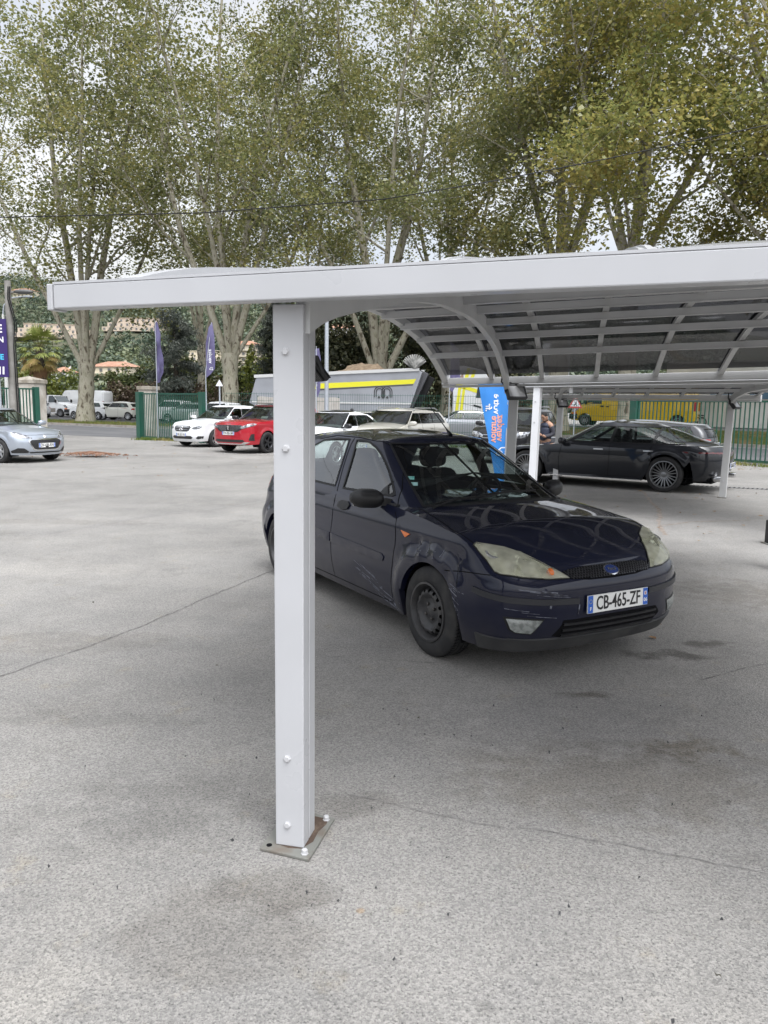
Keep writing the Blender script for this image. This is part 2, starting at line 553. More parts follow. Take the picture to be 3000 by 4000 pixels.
def shell_region(U, poly, holes, tau=2.0, step=0.06, off=0.0):
    """region of the upper shell given in (t*tau, z); returns vertices, faces, normals of both sides"""
    P, T = tri_fill(poly, holes, step)
    t = np.array([p.x / tau for p in P]); z = np.array([p.y for p in P])
    X = U.S(np.clip(t, 0, 3), z); N = U.N(t, z)
    out = np.where((N[:, 1:2] * X[:, 1:2]) < 0, -1, 1)
    # orient outwards from the car's axis
    c = X - np.stack([X[:, 0] * 0 + (U.xf(z) + U.xr(z)) / 2, X[:, 1] * 0, z], -1)
    sgn = np.sign((N * c).sum(-1)); sgn[sgn == 0] = 1
    N = N * sgn[:, None]
    X = X + N * off
    return X, T, N

def shell_mesh(name, mats, parent, X, T, N, mirror=True):
    def orient(X, T, N):
        F = []
        for t in T:
            a, b, c = X[t[0]], X[t[1]], X[t[2]]
            F.append(t if np.dot(np.cross(b - a, c - a), N[t[0]]) > 0 else t[::-1])
        return F
    V = X; F = orient(X, T, N); NN = N
    if mirror:
        m = np.array([1, -1, 1]); X2 = X * m; N2 = N * m
        F2 = orient(X2, T, N2); F = F + [tuple(i + len(X) for i in f) for f in F2]
        V = np.concatenate([X, X2]); NN = np.concatenate([N, N2])
    me = bpy.data.meshes.new(name); me.from_pydata([tuple(v) for v in V], [], F)
    me.materials.append(mats)
    me.polygons.foreach_set('use_smooth', [True] * len(F))
    me.update()
    me.normals_split_custom_set_from_vertices([tuple(n) for n in NN])
    return link_mesh(name, me, parent)

def upper_shell(root, U, zbase, rail, windows, paint, glass, frame, roof_mat, crown=0.06, glass_front=None, step=0.06, z_in=-.004, ws=None, rw=None, ribbon=0.018):
    """pillars, roof and glass; windows: lists of (x, z) on the side; ws / rw: (t range, z0, z1)"""
    tau = 2.0
    rl = pch(*zip(*rail)); TB = np.linspace(0, 3, 49)
    outer = [(t * tau, zbase) for t in (0, 1, 2, 3)] + [(t * tau, float(rl(t))) for t in TB[::-1]]
    holes = []; hs = []
    for w in windows:
        h = [(U.t_at(x, z) * tau, z) for x, z in w]
        holes.append(h); hs.append(('side_window', h, True))
    def end_poly(r, front):
        (t0b, t0t, z0, z1, mg) = r
        e = 3.0 if front else 0.0
        tt = np.linspace(0, 1, 7)
        zt = lambda t: float(rl(t)) - mg
        side = [(t0b + (t0t - t0b) * k, z0 + (zt(t0t) - z0) * k) for k in tt]
        top = [(t0t + (e - t0t) * k, zt(t0t + (e - t0t) * k)) for k in tt[1:]]
        return [(e * tau, z0)] + [(a * tau, b) for a, b in side] + [(a * tau, b) for a, b in top]
    if ws: hw = end_poly(ws, True); hs.append(('windscreen', hw, False))
    if rw: hr = end_poly(rw, False); hs.append(('rear_window', hr, False))
    # notch the ends of the outer loop instead of holes for the front and rear glass
    outer = []
    if rw:
        outer += [(p[0], p[1]) for p in [(0, zbase)]]
    else: outer += [(0, zbase)]
    outer += [(tau, zbase), (2 * tau, zbase), (3 * tau, zbase)]
    if ws: outer += hw[:1] + hw[1:]            # up the A-pillar side and along the header to t = 3
    outer += [(t * tau, float(rl(t))) for t in TB[::-1]]
    if rw: outer += [q for q in hr[1:]][::-1] + [hr[0]]
    X, T, N = shell_region(U, outer, holes, tau, step)
    cab = shell_mesh('cabin_frame', paint, root, X, T, N)
    # roof
    R = []
    es = [U.S(t, float(rl(t))) for t in TB]; ym = max(-e[1] for e in es)
    for e in es:
        R.append([(e[0], e[1] * (1 - v), e[2] + crown * (1 - (1 - v) ** 2.4) * min(1, (-e[1] / ym)) ** .8) for v in np.linspace(0, 1, 9)])
    mb = MB(); mb.grid(R); mb.grid([mirror_y(r) for r in R], flip=True)
    roof = mb.build('roof', roof_mat, root, smooth=60, merge=1e-4)
    gl = []
    for nm, h, two in hs:
        X, T, N = shell_region(U, h, (), tau, step, z_in)
        g = glass_front if nm == 'windscreen' and glass_front else glass
        if two:
            gl.append(shell_mesh(nm, g, root, X, T, N, False))
            m = np.array([1, -1, 1]); gl.append(shell_mesh(nm, g, root, X * m, T, N * m, False))
        else: gl.append(shell_mesh(nm, g, root, X, T, N))
    # rubber round the glass
    mb = MB(); bv = obj_bvh([cab] + gl)
    for nm, h, two in hs:
        pts = [U.S(min(3, max(0, a / tau)), b) for a, b in dens([Vector(p) for p in h], .05)]
        if not two: pts = pts if nm == 'x' else [p for p in pts if True]
        ribbon_mb(mb, bv, pts, ribbon, .004, closed=two)
        ribbon_mb(mb, bv, mirror_y(pts), ribbon, .004, closed=two)
    mb.build('window_rubber', frame, root, smooth=60)
    return cab, roof, gl

def steel_rim(mb, r, depth, holes=16):
    """pressed steel disc with a ring of holes, face towards -Y"""
    M = Matrix.Rotation(rad(90), 4, 'X')        # local z -> -y
    mb.lathe([(r, -.09), (r + .012, .0), (r + .012, .012), (r - .002, .014), (r - .012, .0), (r - .022, -.05), (r - .03, -.06)], 40, M, close=True)
    fz = pch([0, .03, .06, .085, .10, r * .62, r * .80, r - .03], [-.012, -.012, -.028, -.03, -.02, .0, -.012, -.055])
    outer = [((r - .025) * math.cos(a), (r - .025) * math.sin(a)) for a in np.linspace(0, 2 * math.pi, 60, endpoint=False)]
    hs = []
    for k in range(holes):
        a = 2 * math.pi * k / holes; rr = r * .76
        hs.append([(rr * math.cos(a) + .0135 * math.cos(b) , rr * math.sin(a) + .0135 * math.sin(b)) for b in np.linspace(0, 2 * math.pi, 8, endpoint=False)])
    P, T = tri_fill(outer, hs, .02)
    vs = [M @ Vector((p.x, p.y, float(fz(p.length)))) for p in P]
    mb.add(vs, [t for t in T])
    for k in range(4):
        a = 2 * math.pi * k / 4 + .5
        mb.lathe([(.011, 0), (.011, .02), (.007, .024)], 8, M @ Matrix.Translation((.052 * math.cos(a), .052 * math.sin(a), -.03)), mi=1)
    mb.lathe([(.03, 0), (.03, .008), (.02, .014)], 16, M @ Matrix.Translation((0, 0, -.03)), mi=1)

def spoke_rim(mb, r, n, w0=.05, w1=.035, twin=False, hub=.055, dish=.03):
    M = Matrix.Rotation(rad(90), 4, 'X')
    mb.lathe([(r, -.1), (r + .01, .0), (r + .01, .012), (r - .004, .014), (r - .014, .0), (r - .02, -.1)], 40, M, close=True)
    mb.lathe([(hub, -.06), (hub, -dish + .01), (hub * .6, -dish + .016)], 24, M)
    for k in range(n):
        base = 2 * math.pi * k / n
        for da in ((-.5, .5) if twin else (0,)):
            a0 = base + da * (.28 if twin else 0) ; a1 = base + da * (2 * math.pi / n * .55 if twin else 0)
            p0 = Vector((hub * .8 * math.cos(a0), hub * .8 * math.sin(a0), -dish)); p1 = Vector(((r - .008) * math.cos(a1), (r - .008) * math.sin(a1), .0))
            d = (p1 - p0); s = Vector((-d.y, d.x, 0)).normalized()
            V = []
            for p, w in ((p0, w0), (p1, w1)):
                V += [p + s * w / 2, p - s * w / 2, p - s * w / 2 * .7 + Vector((0, 0, -.035)), p + s * w / 2 * .7 + Vector((0, 0, -.035))]
            mb.add([M @ v for v in V], [(0, 1, 5, 4), (1, 2, 6, 5), (3, 0, 4, 7), (2, 3, 7, 6)])

def wheel(root, x, y, R, width, rim_r, rim_fn, rim_mats, tyre_mat, dark, detail=True, name='wheel'):
    w = bpy.data.objects.new(name, None); COL.objects.link(w); w.parent = root; w.location = (x, y, R)
    if y > 0: w.rotation_euler = (0, 0, math.pi)
    h = width / 2
    prof = [(rim_r - .012, -h + .012), (rim_r + .005, -h + .002), (rim_r + .03, -h - .004), (R - .045, -h - .004), (R - .03, -h + .004), (R - .012, -h + .012), (R - .004, -h + .022)]
    if detail:
        g = []
        for c in (-.055, -.02, .02, .055):
            g += [(R, c * width / .195 - .004), (R - .008, c * width / .195 - .003), (R - .008, c * width / .195 + .003), (R, c * width / .195 + .004)]
        prof += [(R - .001, -h + .03)] + g + [(R - .001, h - .03)]
    else: prof += [(R, -h * .5), (R, h * .5)]
    prof += [(R - .004, h - .022), (R - .012, h - .012), (R - .03, h - .004), (R - .045, h + .004), (rim_r + .03, h + .004), (rim_r, h)]
    M = Matrix.Rotation(rad(-90), 4, 'X')     # local z -> +y, so -h is outside (towards -y)
    mb = MB(); mb.lathe(prof, 64 if detail else 36, M, close=True)
    if detail:
        # shoulder sipes
        for k in range(72):
            a = 2 * math.pi * k / 72
            for sgn in (-1, 1):
                p0 = Vector((math.cos(a) * (R - .0035), sgn * (h - .026), math.sin(a) * (R - .0035))); p1 = Vector((math.cos(a + .03) * (R + .0005), sgn * (h - .062), math.sin(a + .03) * (R + .0005)))
                up = Vector((math.cos(a), 0, math.sin(a)))
                mb.bar(p0, p1, .004, .004, up=up, mi=1)
    mb.build('tyre', [tyre_mat, dark], w, smooth=35)
    mb = MB(); rim_fn(mb)
    for i, v in enumerate(mb.v): mb.v[i] = (v[0], v[1] - h + .004, v[2])
    mb.build('rim', rim_mats, w, smooth=35)
    mb = MB(); mb.lathe([(rim_r * .96, 0), (rim_r * .96, .01), (.01, .011)], 32, Matrix.Translation((0, -h + .10, 0)) @ Matrix.Rotation(rad(90), 4, 'X'))
    mb.build('brake_disc', dark, w)
    return w

def arch_liner(root, wheels, y_out, depth, mat_):
    for (xw, zw, ra) in wheels:
        for sg in (-1, 1):
            mb = MB(); A = []
            for k in range(17):
                a = math.pi * (k / 16 * 1.24 - .12)
                A.append([(xw - (ra + .012) * math.cos(a), sg * y_out, zw + (ra + .012) * math.sin(a)), (xw - (ra + .012) * math.cos(a), sg * (y_out - depth), zw + (ra + .012) * math.sin(a)), (xw, sg * (y_out - depth), zw)])
            mb.grid(A)
            mb.build('wheel_arch', mat_, root, smooth=40)

def plate(root, c, nrm, up, txt, w=.52, h=.11, dept='06', name='number_plate', two=True):
    """French plate: white with blue ends, black characters"""
    n = Vector(nrm).normalized(); up = Vector(up); x = up.cross(n).normalized(); up = n.cross(x)
    M = frame_matrix(c, x, up)
    W = mat('plate_white', (.80, .80, .78), .35); B = mat('plate_blue', (.02, .12, .52), .35); K = mat('plate_black', (.012, .012, .014), .4)
    mb = MB()
    mb.box((0, 0, 0), (w, h, .008), mi=0)
    mb.box((-w / 2 + .022, 0, .0045), (.040, h - .004, .002), mi=1)
    if two: mb.box((w / 2 - .022, 0, .0045), (.040, h - .004, .002), mi=1)
    add_text(mb, txt, Matrix.Translation((0, -.002, .0055)), h * 1.10, .0012, .0012, sx=.70, mi=2)
    add_text(mb, 'F', Matrix.Translation((-w / 2 + .022, -h * .26, .006)), h * .28, .0008, .0008, mi=0)
    if two: add_text(mb, dept, Matrix.Translation((w / 2 - .022, -h * .2, .006)), h * .30, .0008, .0006, mi=0)
    for k in range(12):
        a = 2 * math.pi * k / 12
        mb.box((-w / 2 + .022 + .012 * math.cos(a), h * .16 + .012 * math.sin(a), .006), (.003, .003, .001), mi=3)
    if two: mb.box((w / 2 - .022, h * .2, .006), (.02, .024, .001), mi=0); mb.box((w / 2 - .022, h * .2, .0066), (.008, .016, .001), mi=4)
    mb.v = [tuple(M @ Vector(v)) for v in mb.v]
    return mb.build(name, [W, B, K, mat('star_yellow', (.7, .55, .05), .4), mat('plate_red', (.45, .03, .03), .4)], root)

def M_side(sg=-1):   # looking at the car's side: x -> x, y -> z
    return Matrix(((1, 0, 0, 0), (0, 0, sg, 0), (0, 1, 0, 0), (0, 0, 0, 1))) if sg < 0 else Matrix(((1, 0, 0, 0), (0, 0, 1, 0), (0, 1, 0, 0), (0, 0, 0, 1)))
def M_front(sg=1, tilt=0):  # looking at the nose: x -> y, y -> z
    M = Matrix(((0, 0, 1 * sg, 0), (1, 0, 0, 0), (0, 1, 0, 0), (0, 0, 0, 1)))
    return M

def join_into(o, mb, m):
    """add surface marks to an existing part's mesh as another material"""
    me = o.data; k = len(me.materials); me.materials.append(m)
    t = bpy.data.meshes.new('t'); t.from_pydata(mb.v, [], mb.f)
    bm = bmesh.new(); bm.from_mesh(me); n0 = len(bm.faces)
    bm.from_mesh(t); bm.faces.ensure_lookup_table()
    for f in bm.faces[n0:]: f.material_index = k; f.smooth = True
    bm.to_mesh(me); bm.free(); bpy.data.meshes.remove(t)

def gen_car(name, label, cat, loc, yaw, c, group=None):
    """a car from a handful of measures; x forward from the front axle"""
    root = thing(name, label, cat, loc, yaw, group)
    F, wb, Rr, W, H = c['F'], c['wb'], c['R'], c['W'], c['H']
    hz, (cx, cz), belt, wt, rt = c['hz'], c['cowl'], c['belt'], c['wst'], c['rend']
    R = c.get('wheel', .32); ra = R + .045; sill = c.get('sill', .24)
    paint = c['paint']; rail = H - c.get('crown', .06)
    xr0 = -wb - Rr
    hp = c.get('hood', .55)
    zs = [.16, .24, .40, .55, hz - .10, hz - .03, hz, hz + (cz - hz) * .35, hz + (cz - hz) * .7, cz, cz + .12]
    hx = lambda k: (F - .13) + (cx - F + .13) * (k ** (1 / hp) if hp < 1 else k ** hp)
    xf = [F - .12, F - .05, F, F - .005, F - .03, F - .07, F - .13, hx(.35), hx(.7), cx, cx - .2]
    nose = c.get('nose')
    if nose:
        for i, v in nose.items(): xf[i] = F + v
    zr = c.get('tail', [(.2, .12), (.35, .02), (.55, 0), (.75, .01), (belt, .06), (belt + .15, .10)])
    fr = pch([a for a, b in zr], [xr0 + b for a, b in zr])
    wz = pch([.16, .26, .45, .7, belt - .12, belt, belt + .12], [W - .10, W - .045, W - .01, W, W - .012, W - .045, W - .085])
    af = [min(c.get('af', .5), x - (F - c.get('af', .5)) ) if x > F - .4 else .1 for x in xf]
    af = [max(.08, a) for a in af]
    L = Stack(z=zs, xf=xf, xr=[float(fr(z)) for z in zs], w=[float(wz(z)) for z in zs], af=af, ar=c.get('ar', .35), pf=c.get('pf', 2.7), pr=c.get('pr', 2.8), bulge=.03,
              flares=[(0, R, ra + c.get('flw', .07), c.get('fl', .018), .03), (-wb, R, ra + c.get('flw', .07), c.get('fl', .018), .03)], creases=c.get('creases', [(belt - .15, .008, .035)]))
    wh = [(0, R, ra), (-wb, R, ra)]
    tc = 1 + (cx - .35 - (xr0 + c.get('ar', .35))) / ((F - c.get('af', .5)) - (xr0 + c.get('ar', .35)))
    tc2 = 1 + (cx - (xr0 + c.get('ar', .35))) / ((F - c.get('af', .5)) - (xr0 + c.get('ar', .35)))
    dk = c.get('deck')
    sh = [(0, c.get('tailz', belt)), (1, belt + .01), (min(tc - .05, 1.6), belt), (tc, belt - .005), (tc2, cz - .045), (2, hz + (cz - hz) * .42), (2.5, hz + (cz - hz) * .16), (3, hz)]
    mb = MB()
    lower_shell(mb, L, [(0, sill + .05), (1, sill + .02), (1.25, sill), (1.8, sill), (2, sill - .01), (3, sill - .04)], sh, wh, nv=14, hood=(tc, c.get('hcrown', .05)), deck=dk or (1.1, .01), nt=(8, 40, 12))
    body = mb.build('body', paint, root, smooth=40, merge=1e-4)
    U = Stack(z=[belt - .10, belt, belt + (rail - belt) * .35, belt + (rail - belt) * .7, rail, rail + .03],
              xf=[cx + .10, cx + (wt - cx) * .03, cx + (wt - cx) * .36, cx + (wt - cx) * .69, wt, wt - .06],
              xr=[xr0 + c.get('tb', .10) - .02] + [xr0 + c.get('tb', .10) + (rt - xr0 - c.get('tb', .10)) * k for k in (.0, c.get('tk', .25), c.get('tk2', .6), 1.0, 1.08)],
              w=[W - .03, W - .062, W - c.get('t1', .12), W - c.get('t2', .19), W - c.get('t3', .26), W - c.get('t3', .26) - .03],
              af=[.42, .40, .34, .28, .23, .21], ar=c.get('uar', [.32, .32, .31, .3, .28, .27]), pf=2.3, pr=c.get('upr', 2.5), bulge=.04)
    zb, zt = belt + .035, rail - .085
    zz = np.linspace(zb, zt, 6)
    fx = lambda z: float(U.xf(z) - U.af(z)) + c.get('apil', .02); rx = lambda z: float(U.xr(z) + U.ar(z)) + c.get('cpil', .1)
    wins = []
    bs = c.get('pillars', [cx - 1.15, cx - 1.95])
    lean = c.get('lean', .08)
    def bl(b, z, o): return b + o - lean * (z - zb) / (zt - zb)
    edges = [fx] + [None] * len(bs)
    cuts = [('f', None)] + [('b', b) for b in bs] + [('r', None)]
    for i in range(len(cuts) - 1):
        a, b = cuts[i], cuts[i + 1]
        front = [(fx(z) if a[0] == 'f' else bl(a[1], z, -.016), z) for z in zz]
        back = [(rx(z) if b[0] == 'r' else bl(b[1], z, .016), z) for z in zz]
        if front[2][0] - back[2][0] < .06: continue
        back = [(min(p[0], q[0] - .02), p[1]) for p, q in zip(back, front)]
        wins.append(front + back[::-1])
    gl = c['glass']
    cab, roof, g = upper_shell(root, U, belt - .09, [(0, rail - .075), (1, rail - .055), (1.35, rail - .005), (1.7, rail + .018), (2, rail), (3, rail - .012)] if not c.get('rail') else c['rail'], wins, paint, gl, RUB, c.get('roof_paint', paint),
                               crown=c.get('rcrown', .05), ws=(2.14, 2.16, cz - .02, 0, .02), rw=c.get('rw', (.6, .62, belt + .07, 0, .06)), step=.09, ribbon=.022)
    BV = obj_bvh([body]); MS, MF = M_side(), M_front()
    MS2 = M_side() @ Matrix.Diagonal((1, 1, -1, 1))
    mb = MB()
    for sg in (-1, 1):
        d = (0, -sg, 0)
        xb = bs[0]
        for pl in [[(cx - .28, belt), (cx - .22, .6), (cx - .22, sill + .05)], [(xb, belt), (xb, .6), (xb + .02, sill + .05)]] + ([[(bs[1], belt), (bs[1] + .05, .7), (-wb + ra * .7, .62)]] if len(bs) > 1 else []):
            ribbon_mb(mb, BV, [(x, sg * 1.2, z) for x, z in pl], .009, .002, d=d)
        ribbon_mb(mb, BV, [(cx - .2, sg * 1.2, sill + .06), (-wb + ra + .1, sg * 1.2, sill + .06)], .009, .002, d=d)
    ribbon_mb(mb, BV, [(F + .5, y, hz - .005) for y in np.linspace(-W * .75, W * .75, 24)], .010, .002, d=(-1, 0, 0))
    join_into(body, mb, DARK)
    for f in c.get('front', []):     # (name, material, polygon in y-z, mirrored?, raise, dome, sharp)
        nm, m_, pl, mi_, off, dome = f[:6]
        for p in ([pl, mir(pl)] if mi_ else [pl]):
            mb = MB(); patch_mb(mb, BV, p, MF if not (len(f) > 6 and f[6]) else MF, off=off, step=.05, skirt=off + .004, dome=dome); mb.build(nm, m_, root, smooth=50)
    BT = obj_bvh([body, cab])
    MR = Matrix(((0, 0, -1, 0), (-1, 0, 0, 0), (0, 1, 0, 0), (0, 0, 0, 1)))
    for nm, m_, pl, mi_, off, dome in c.get('rear', []):
        for p in ([pl, mir(pl)] if mi_ else [pl]):
            mb = MB(); patch_mb(mb, BT, p, MR, off=off, step=.06, skirt=off + .004, dome=dome); mb.build(nm, m_, root, smooth=50)
    for nm, m_, pl, off in c.get('side', []):
        for M_ in (MS, MS2):
            mb = MB(); patch_mb(mb, BV, pl, M_, off=off, step=.08, skirt=off + .004); mb.build(nm, m_, root, smooth=50)
    if c.get('plate'):
        pz = c.get('pz', .45); h, n, _, _ = BV.ray_cast(Vector((3, 0, pz)), Vector((-1, 0, 0)))
        plate(root, h + Vector((.012, 0, 0)), (1, 0, 0), (0, 0, 1), c['plate'])
    if c.get('rplate'):
        pz = c.get('rpz', .6); h, n, _, _ = BT.ray_cast(Vector((-9, 0, pz)), Vector((1, 0, 0)))
        plate(root, h - Vector((.012, 0, 0)), (-1, 0, 0), (0, 0, 1), c['rplate'])
    for sg in (-1, 1):
        mx = cx - .32
        mb = MB(); mb.blob((mx, sg * (W + .09), belt + .04), (.075, .12, .07), 14, 9, (.7, .7)); mb.bar((mx + .03, sg * (W - .1), belt), (mx + .02, sg * (W + .05), belt + .01), .06, .04)
        mb.build('door_mirror', c.get('mirror', paint), root, smooth=50)
        for hx_ in c.get('handles', [bs[0] + .2] + ([bs[1] + .2] if len(bs) > 1 else [])):
            hp_ = [(hx_ - .1, belt - .125), (hx_ - .1, belt - .10), (hx_ + .1, belt - .10), (hx_ + .1, belt - .125)]
            mb = MB(); patch_mb(mb, BV, hp_, MS if sg < 0 else MS2, off=.02, step=.08, skirt=.02); mb.build('door_handle', c.get('handle_mat', paint), root, smooth=40)
    if c.get('bars'):
        for sg in (-1, 1):
            mb = MB(); ys = sg * (W - c.get('t3', .26) - .01)
            mb.tube([(wt - .15, ys, rail), (wt - .3, ys, rail + .075), (rt + .5, ys, rail + .07), (rt + .3, ys, rail + .01)], .018, 8); mb.build('roof_bar', c['bars'], root, smooth=60)
    arch_liner(root, wh, c.get('liner', W - .03), .30, DARK)
    mb = MB(); mb.box(((F + xr0) / 2, 0, sill + .06), (F - xr0 - .5, W * 1.35, .14)); mb.build('underbody', DARK, root)
    for xx in (0, -wb):
        for sg in (-1, 1):
            wheel(root, xx, sg * (W - .10), R, .21, R - c.get('side_wall', .11), c['rim'], c.get('rim_mats', [SILVER]), TYRE, DARK, detail=False)
    if c.get('seats', True):
        mb = MB(); mb.box((cx - 1.1, 0, belt - .12), (abs(cx - 1.1 - xr0) * 1.1, W * 1.6, .05)); mb.build('cabin_lining', mat('cabin_plastic', (.02, .02, .022), .8), root)
        for xs in ([cx - 1.25] + ([cx - 2.1] if wb > 2.4 else [])):
            for sg in (-1, 1):
                mb = MB(); mb.blob((xs, sg * W * .42, belt - .02), (.08, .22, .20), 12, 8, (.5, .5), Matrix.Rotation(rad(-12), 3, 'Y')); mb.blob((xs - .05, sg * W * .42, belt + .23), (.05, .12, .08), 10, 6, (.6, .6)); mb.build('seat', SEATM, root, smooth=180)
        mb = MB(); mb.blob((cx - .35, 0, belt - .06), (.28, W * .8, .09), 14, 8, (.5, .4)); mb.build('dashboard', mat('dash_plastic', (.018, .018, .02), .75), root, smooth=180)
    return root, body, cab, roof, L, U, BV
# ------------------------------------------------------------------ ground, roads, grass
def ground_material():
    m = bpy.data.materials.new('worn_asphalt'); m.use_nodes = True
    n = m.node_tree.nodes; l = m.node_tree.links; b = n['Principled BSDF']
    b.inputs['Roughness'].default_value = .9; b.inputs['Specular IOR Level'].default_value = .25
    co = n.new('ShaderNodeTexCoord')
    def noise(sc, det=4, rough=.5, vec=None):
        t = n.new('ShaderNodeTexNoise'); t.inputs['Scale'].default_value = sc; t.inputs['Detail'].default_value = det; t.inputs['Roughness'].default_value = rough
        l.new(vec or co.outputs['Object'], t.inputs['Vector']); return t.outputs['Fac']
    def ramp(f, p0, p1, c0=(0, 0, 0), c1=(1, 1, 1)):
        r = n.new('ShaderNodeValToRGB'); r.color_ramp.elements[0].position = p0; r.color_ramp.elements[1].position = p1
        r.color_ramp.elements[0].color = (*c0, 1); r.color_ramp.elements[1].color = (*c1, 1); l.new(f, r.inputs['Fac']); return r.outputs['Color']
    def mix(f, a, c, mode='MIX'):
        x = n.new('ShaderNodeMix'); x.data_type = 'RGBA'; x.blend_type = mode
        if isinstance(f, float): x.inputs[0].default_value = f
        else: l.new(f, x.inputs[0])
        for k, v in ((6, a), (7, c)):
            if isinstance(v, tuple): x.inputs[k].default_value = (*v, 1)
            else: l.new(v, x.inputs[k])
        return x.outputs[2]
    base = ramp(noise(.35, 8, .62), .32, .68, (.193, .187, .178), (.284, .275, .262))
    base = mix(ramp(noise(1.6, 8, .65), .40, .75), base, mix(1.0, base, (1.18, 1.17, 1.15), 'MULTIPLY'))
    base = mix(ramp(noise(.9, 7, .7), .55, .72), base, mix(1.0, base, (.78, .775, .77), 'MULTIPLY'))
    base = mix(ramp(noise(3.3, 6, .7), .60, .72), base, mix(1.0, base, (1.0, .95, .86), 'MULTIPLY'))
    # aggregate grains
    v = n.new('ShaderNodeTexVoronoi'); v.inputs['Scale'].default_value = 130; l.new(co.outputs['Object'], v.inputs['Vector'])
    sp = n.new('ShaderNodeSeparateColor'); l.new(v.outputs['Color'], sp.inputs[0])
    grain = ramp(sp.outputs[0], .05, .95, (.74, .74, .74), (1.24, 1.23, 1.21))
    base = mix(.85, base, grain, 'MULTIPLY')
    pit = ramp(noise(105, 3, .6), .34, .45, (.36, .36, .365), (1, 1, 1))
    base = mix(.8, base, pit, 'MULTIPLY')
    speck = ramp(noise(300, 2), .30, .70, (.80, .80, .80), (1.18, 1.18, 1.18))
    base = mix(1.0, base, speck, 'MULTIPLY')
    # stains: centre x, y, radius x, y, tone
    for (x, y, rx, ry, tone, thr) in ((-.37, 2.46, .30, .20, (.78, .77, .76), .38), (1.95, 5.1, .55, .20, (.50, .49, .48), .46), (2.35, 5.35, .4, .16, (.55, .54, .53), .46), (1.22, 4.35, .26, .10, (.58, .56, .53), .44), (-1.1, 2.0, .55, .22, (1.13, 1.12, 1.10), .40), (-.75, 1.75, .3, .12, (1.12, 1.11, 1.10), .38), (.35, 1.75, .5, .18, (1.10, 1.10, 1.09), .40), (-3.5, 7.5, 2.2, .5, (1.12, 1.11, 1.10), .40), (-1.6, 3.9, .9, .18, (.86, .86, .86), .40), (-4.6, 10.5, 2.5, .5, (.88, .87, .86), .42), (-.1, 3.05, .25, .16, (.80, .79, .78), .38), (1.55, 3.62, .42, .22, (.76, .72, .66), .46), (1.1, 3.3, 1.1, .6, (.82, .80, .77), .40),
                                (.9, 3.9, 1.4, .7, (.88, .88, .89), .40), (-.9, 3.0, .8, .6, (.80, .80, .80), .45), (3.4, 6.9, 1.3, 1.0, (.80, .78, .76), .44), (-.06, 2.36, .022, .02, (1.0, .82, .66), .36), (.62, 1.80, .05, .04, (1.0, .86, .72), .36), (.30, 1.95, .05, .05, (.70, .70, .70), .40), (-.5, 2.25, .5, .35, (.84, .83, .82), .38), (-2.2, 5.2, 1.2, .4, (.84, .83, .82), .42)):
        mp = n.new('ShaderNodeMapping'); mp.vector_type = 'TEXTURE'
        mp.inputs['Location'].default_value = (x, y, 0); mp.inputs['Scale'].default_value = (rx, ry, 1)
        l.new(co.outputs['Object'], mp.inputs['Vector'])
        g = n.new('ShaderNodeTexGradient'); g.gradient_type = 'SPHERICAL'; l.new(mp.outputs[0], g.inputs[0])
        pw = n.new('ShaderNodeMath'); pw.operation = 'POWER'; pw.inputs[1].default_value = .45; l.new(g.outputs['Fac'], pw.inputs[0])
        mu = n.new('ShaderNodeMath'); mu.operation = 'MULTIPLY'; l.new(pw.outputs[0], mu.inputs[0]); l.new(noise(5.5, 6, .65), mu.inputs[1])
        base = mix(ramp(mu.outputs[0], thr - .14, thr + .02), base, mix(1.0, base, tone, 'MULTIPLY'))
    l.new(base, b.inputs['Base Color'])
    bp = n.new('ShaderNodeBump'); bp.inputs['Strength'].default_value = .55; bp.inputs['Distance'].default_value = .004
    ad = n.new('ShaderNodeMath'); ad.operation = 'ADD'; l.new(noise(75, 3, .6), ad.inputs[0]); l.new(v.outputs['Distance'], ad.inputs[1])
    l.new(ad.outputs[0], bp.inputs['Height']); l.new(bp.outputs['Normal'], b.inputs['Normal'])
    return m

def flat(name, poly, z, m, kind='structure'):
    P, T = tri_fill(poly, (), 4.0, 4.0)
    me = bpy.data.meshes.new(name); me.from_pydata([(p.x, p.y, z) for p in P], [], [t for t in T]); me.materials.append(m); me.update()
    o = link_mesh(name, me); tag(o, kind=kind); return o

mb = MB()
mb.add([(-900, -60, 0), (900, -60, 0), (900, 1500, 0), (-900, 1500, 0)], [(0, 1, 2, 3)])
GROUND = mb.build('ground', ground_material()); tag(GROUND, kind='structure')

def crack(pts, w, seed, z=.0025):
    rnd = random.Random(seed); Q = dens([Vector((x, y, 0)) for x, y in pts], .05, False); A = []
    off = 0
    for i, p in enumerate(Q):
        d = (Q[min(i + 1, len(Q) - 1)] - Q[max(i - 1, 0)]).normalized(); s = Vector((-d.y, d.x, 0))
        off = off * .85 + rnd.gauss(0, .006); ww = w * rnd.uniform(.3, 1.3) / 2
        A.append([(*(p + s * (off - ww)).xy, z), (*(p + s * (off + ww)).xy, z)])
    m_ = MB(); m_.grid(A); return m_
CRK = mat('crack_dark', (.10, .095, .09), .95, noise=(30, (.22, .21, .20), .45, .6))
CRKS = mat('crack_soft', (.165, .16, .152), .95, noise=(20, (.24, .233, .223), .42, .58))
CRKL = mat('crack_filled', (.20, .16, .13), .95, noise=(12, (.30, .27, .24), .4, .65))
SEAM = mat('seam_pale', (.275, .268, .258), .95, noise=(9, (.225, .22, .212), .4, .6))
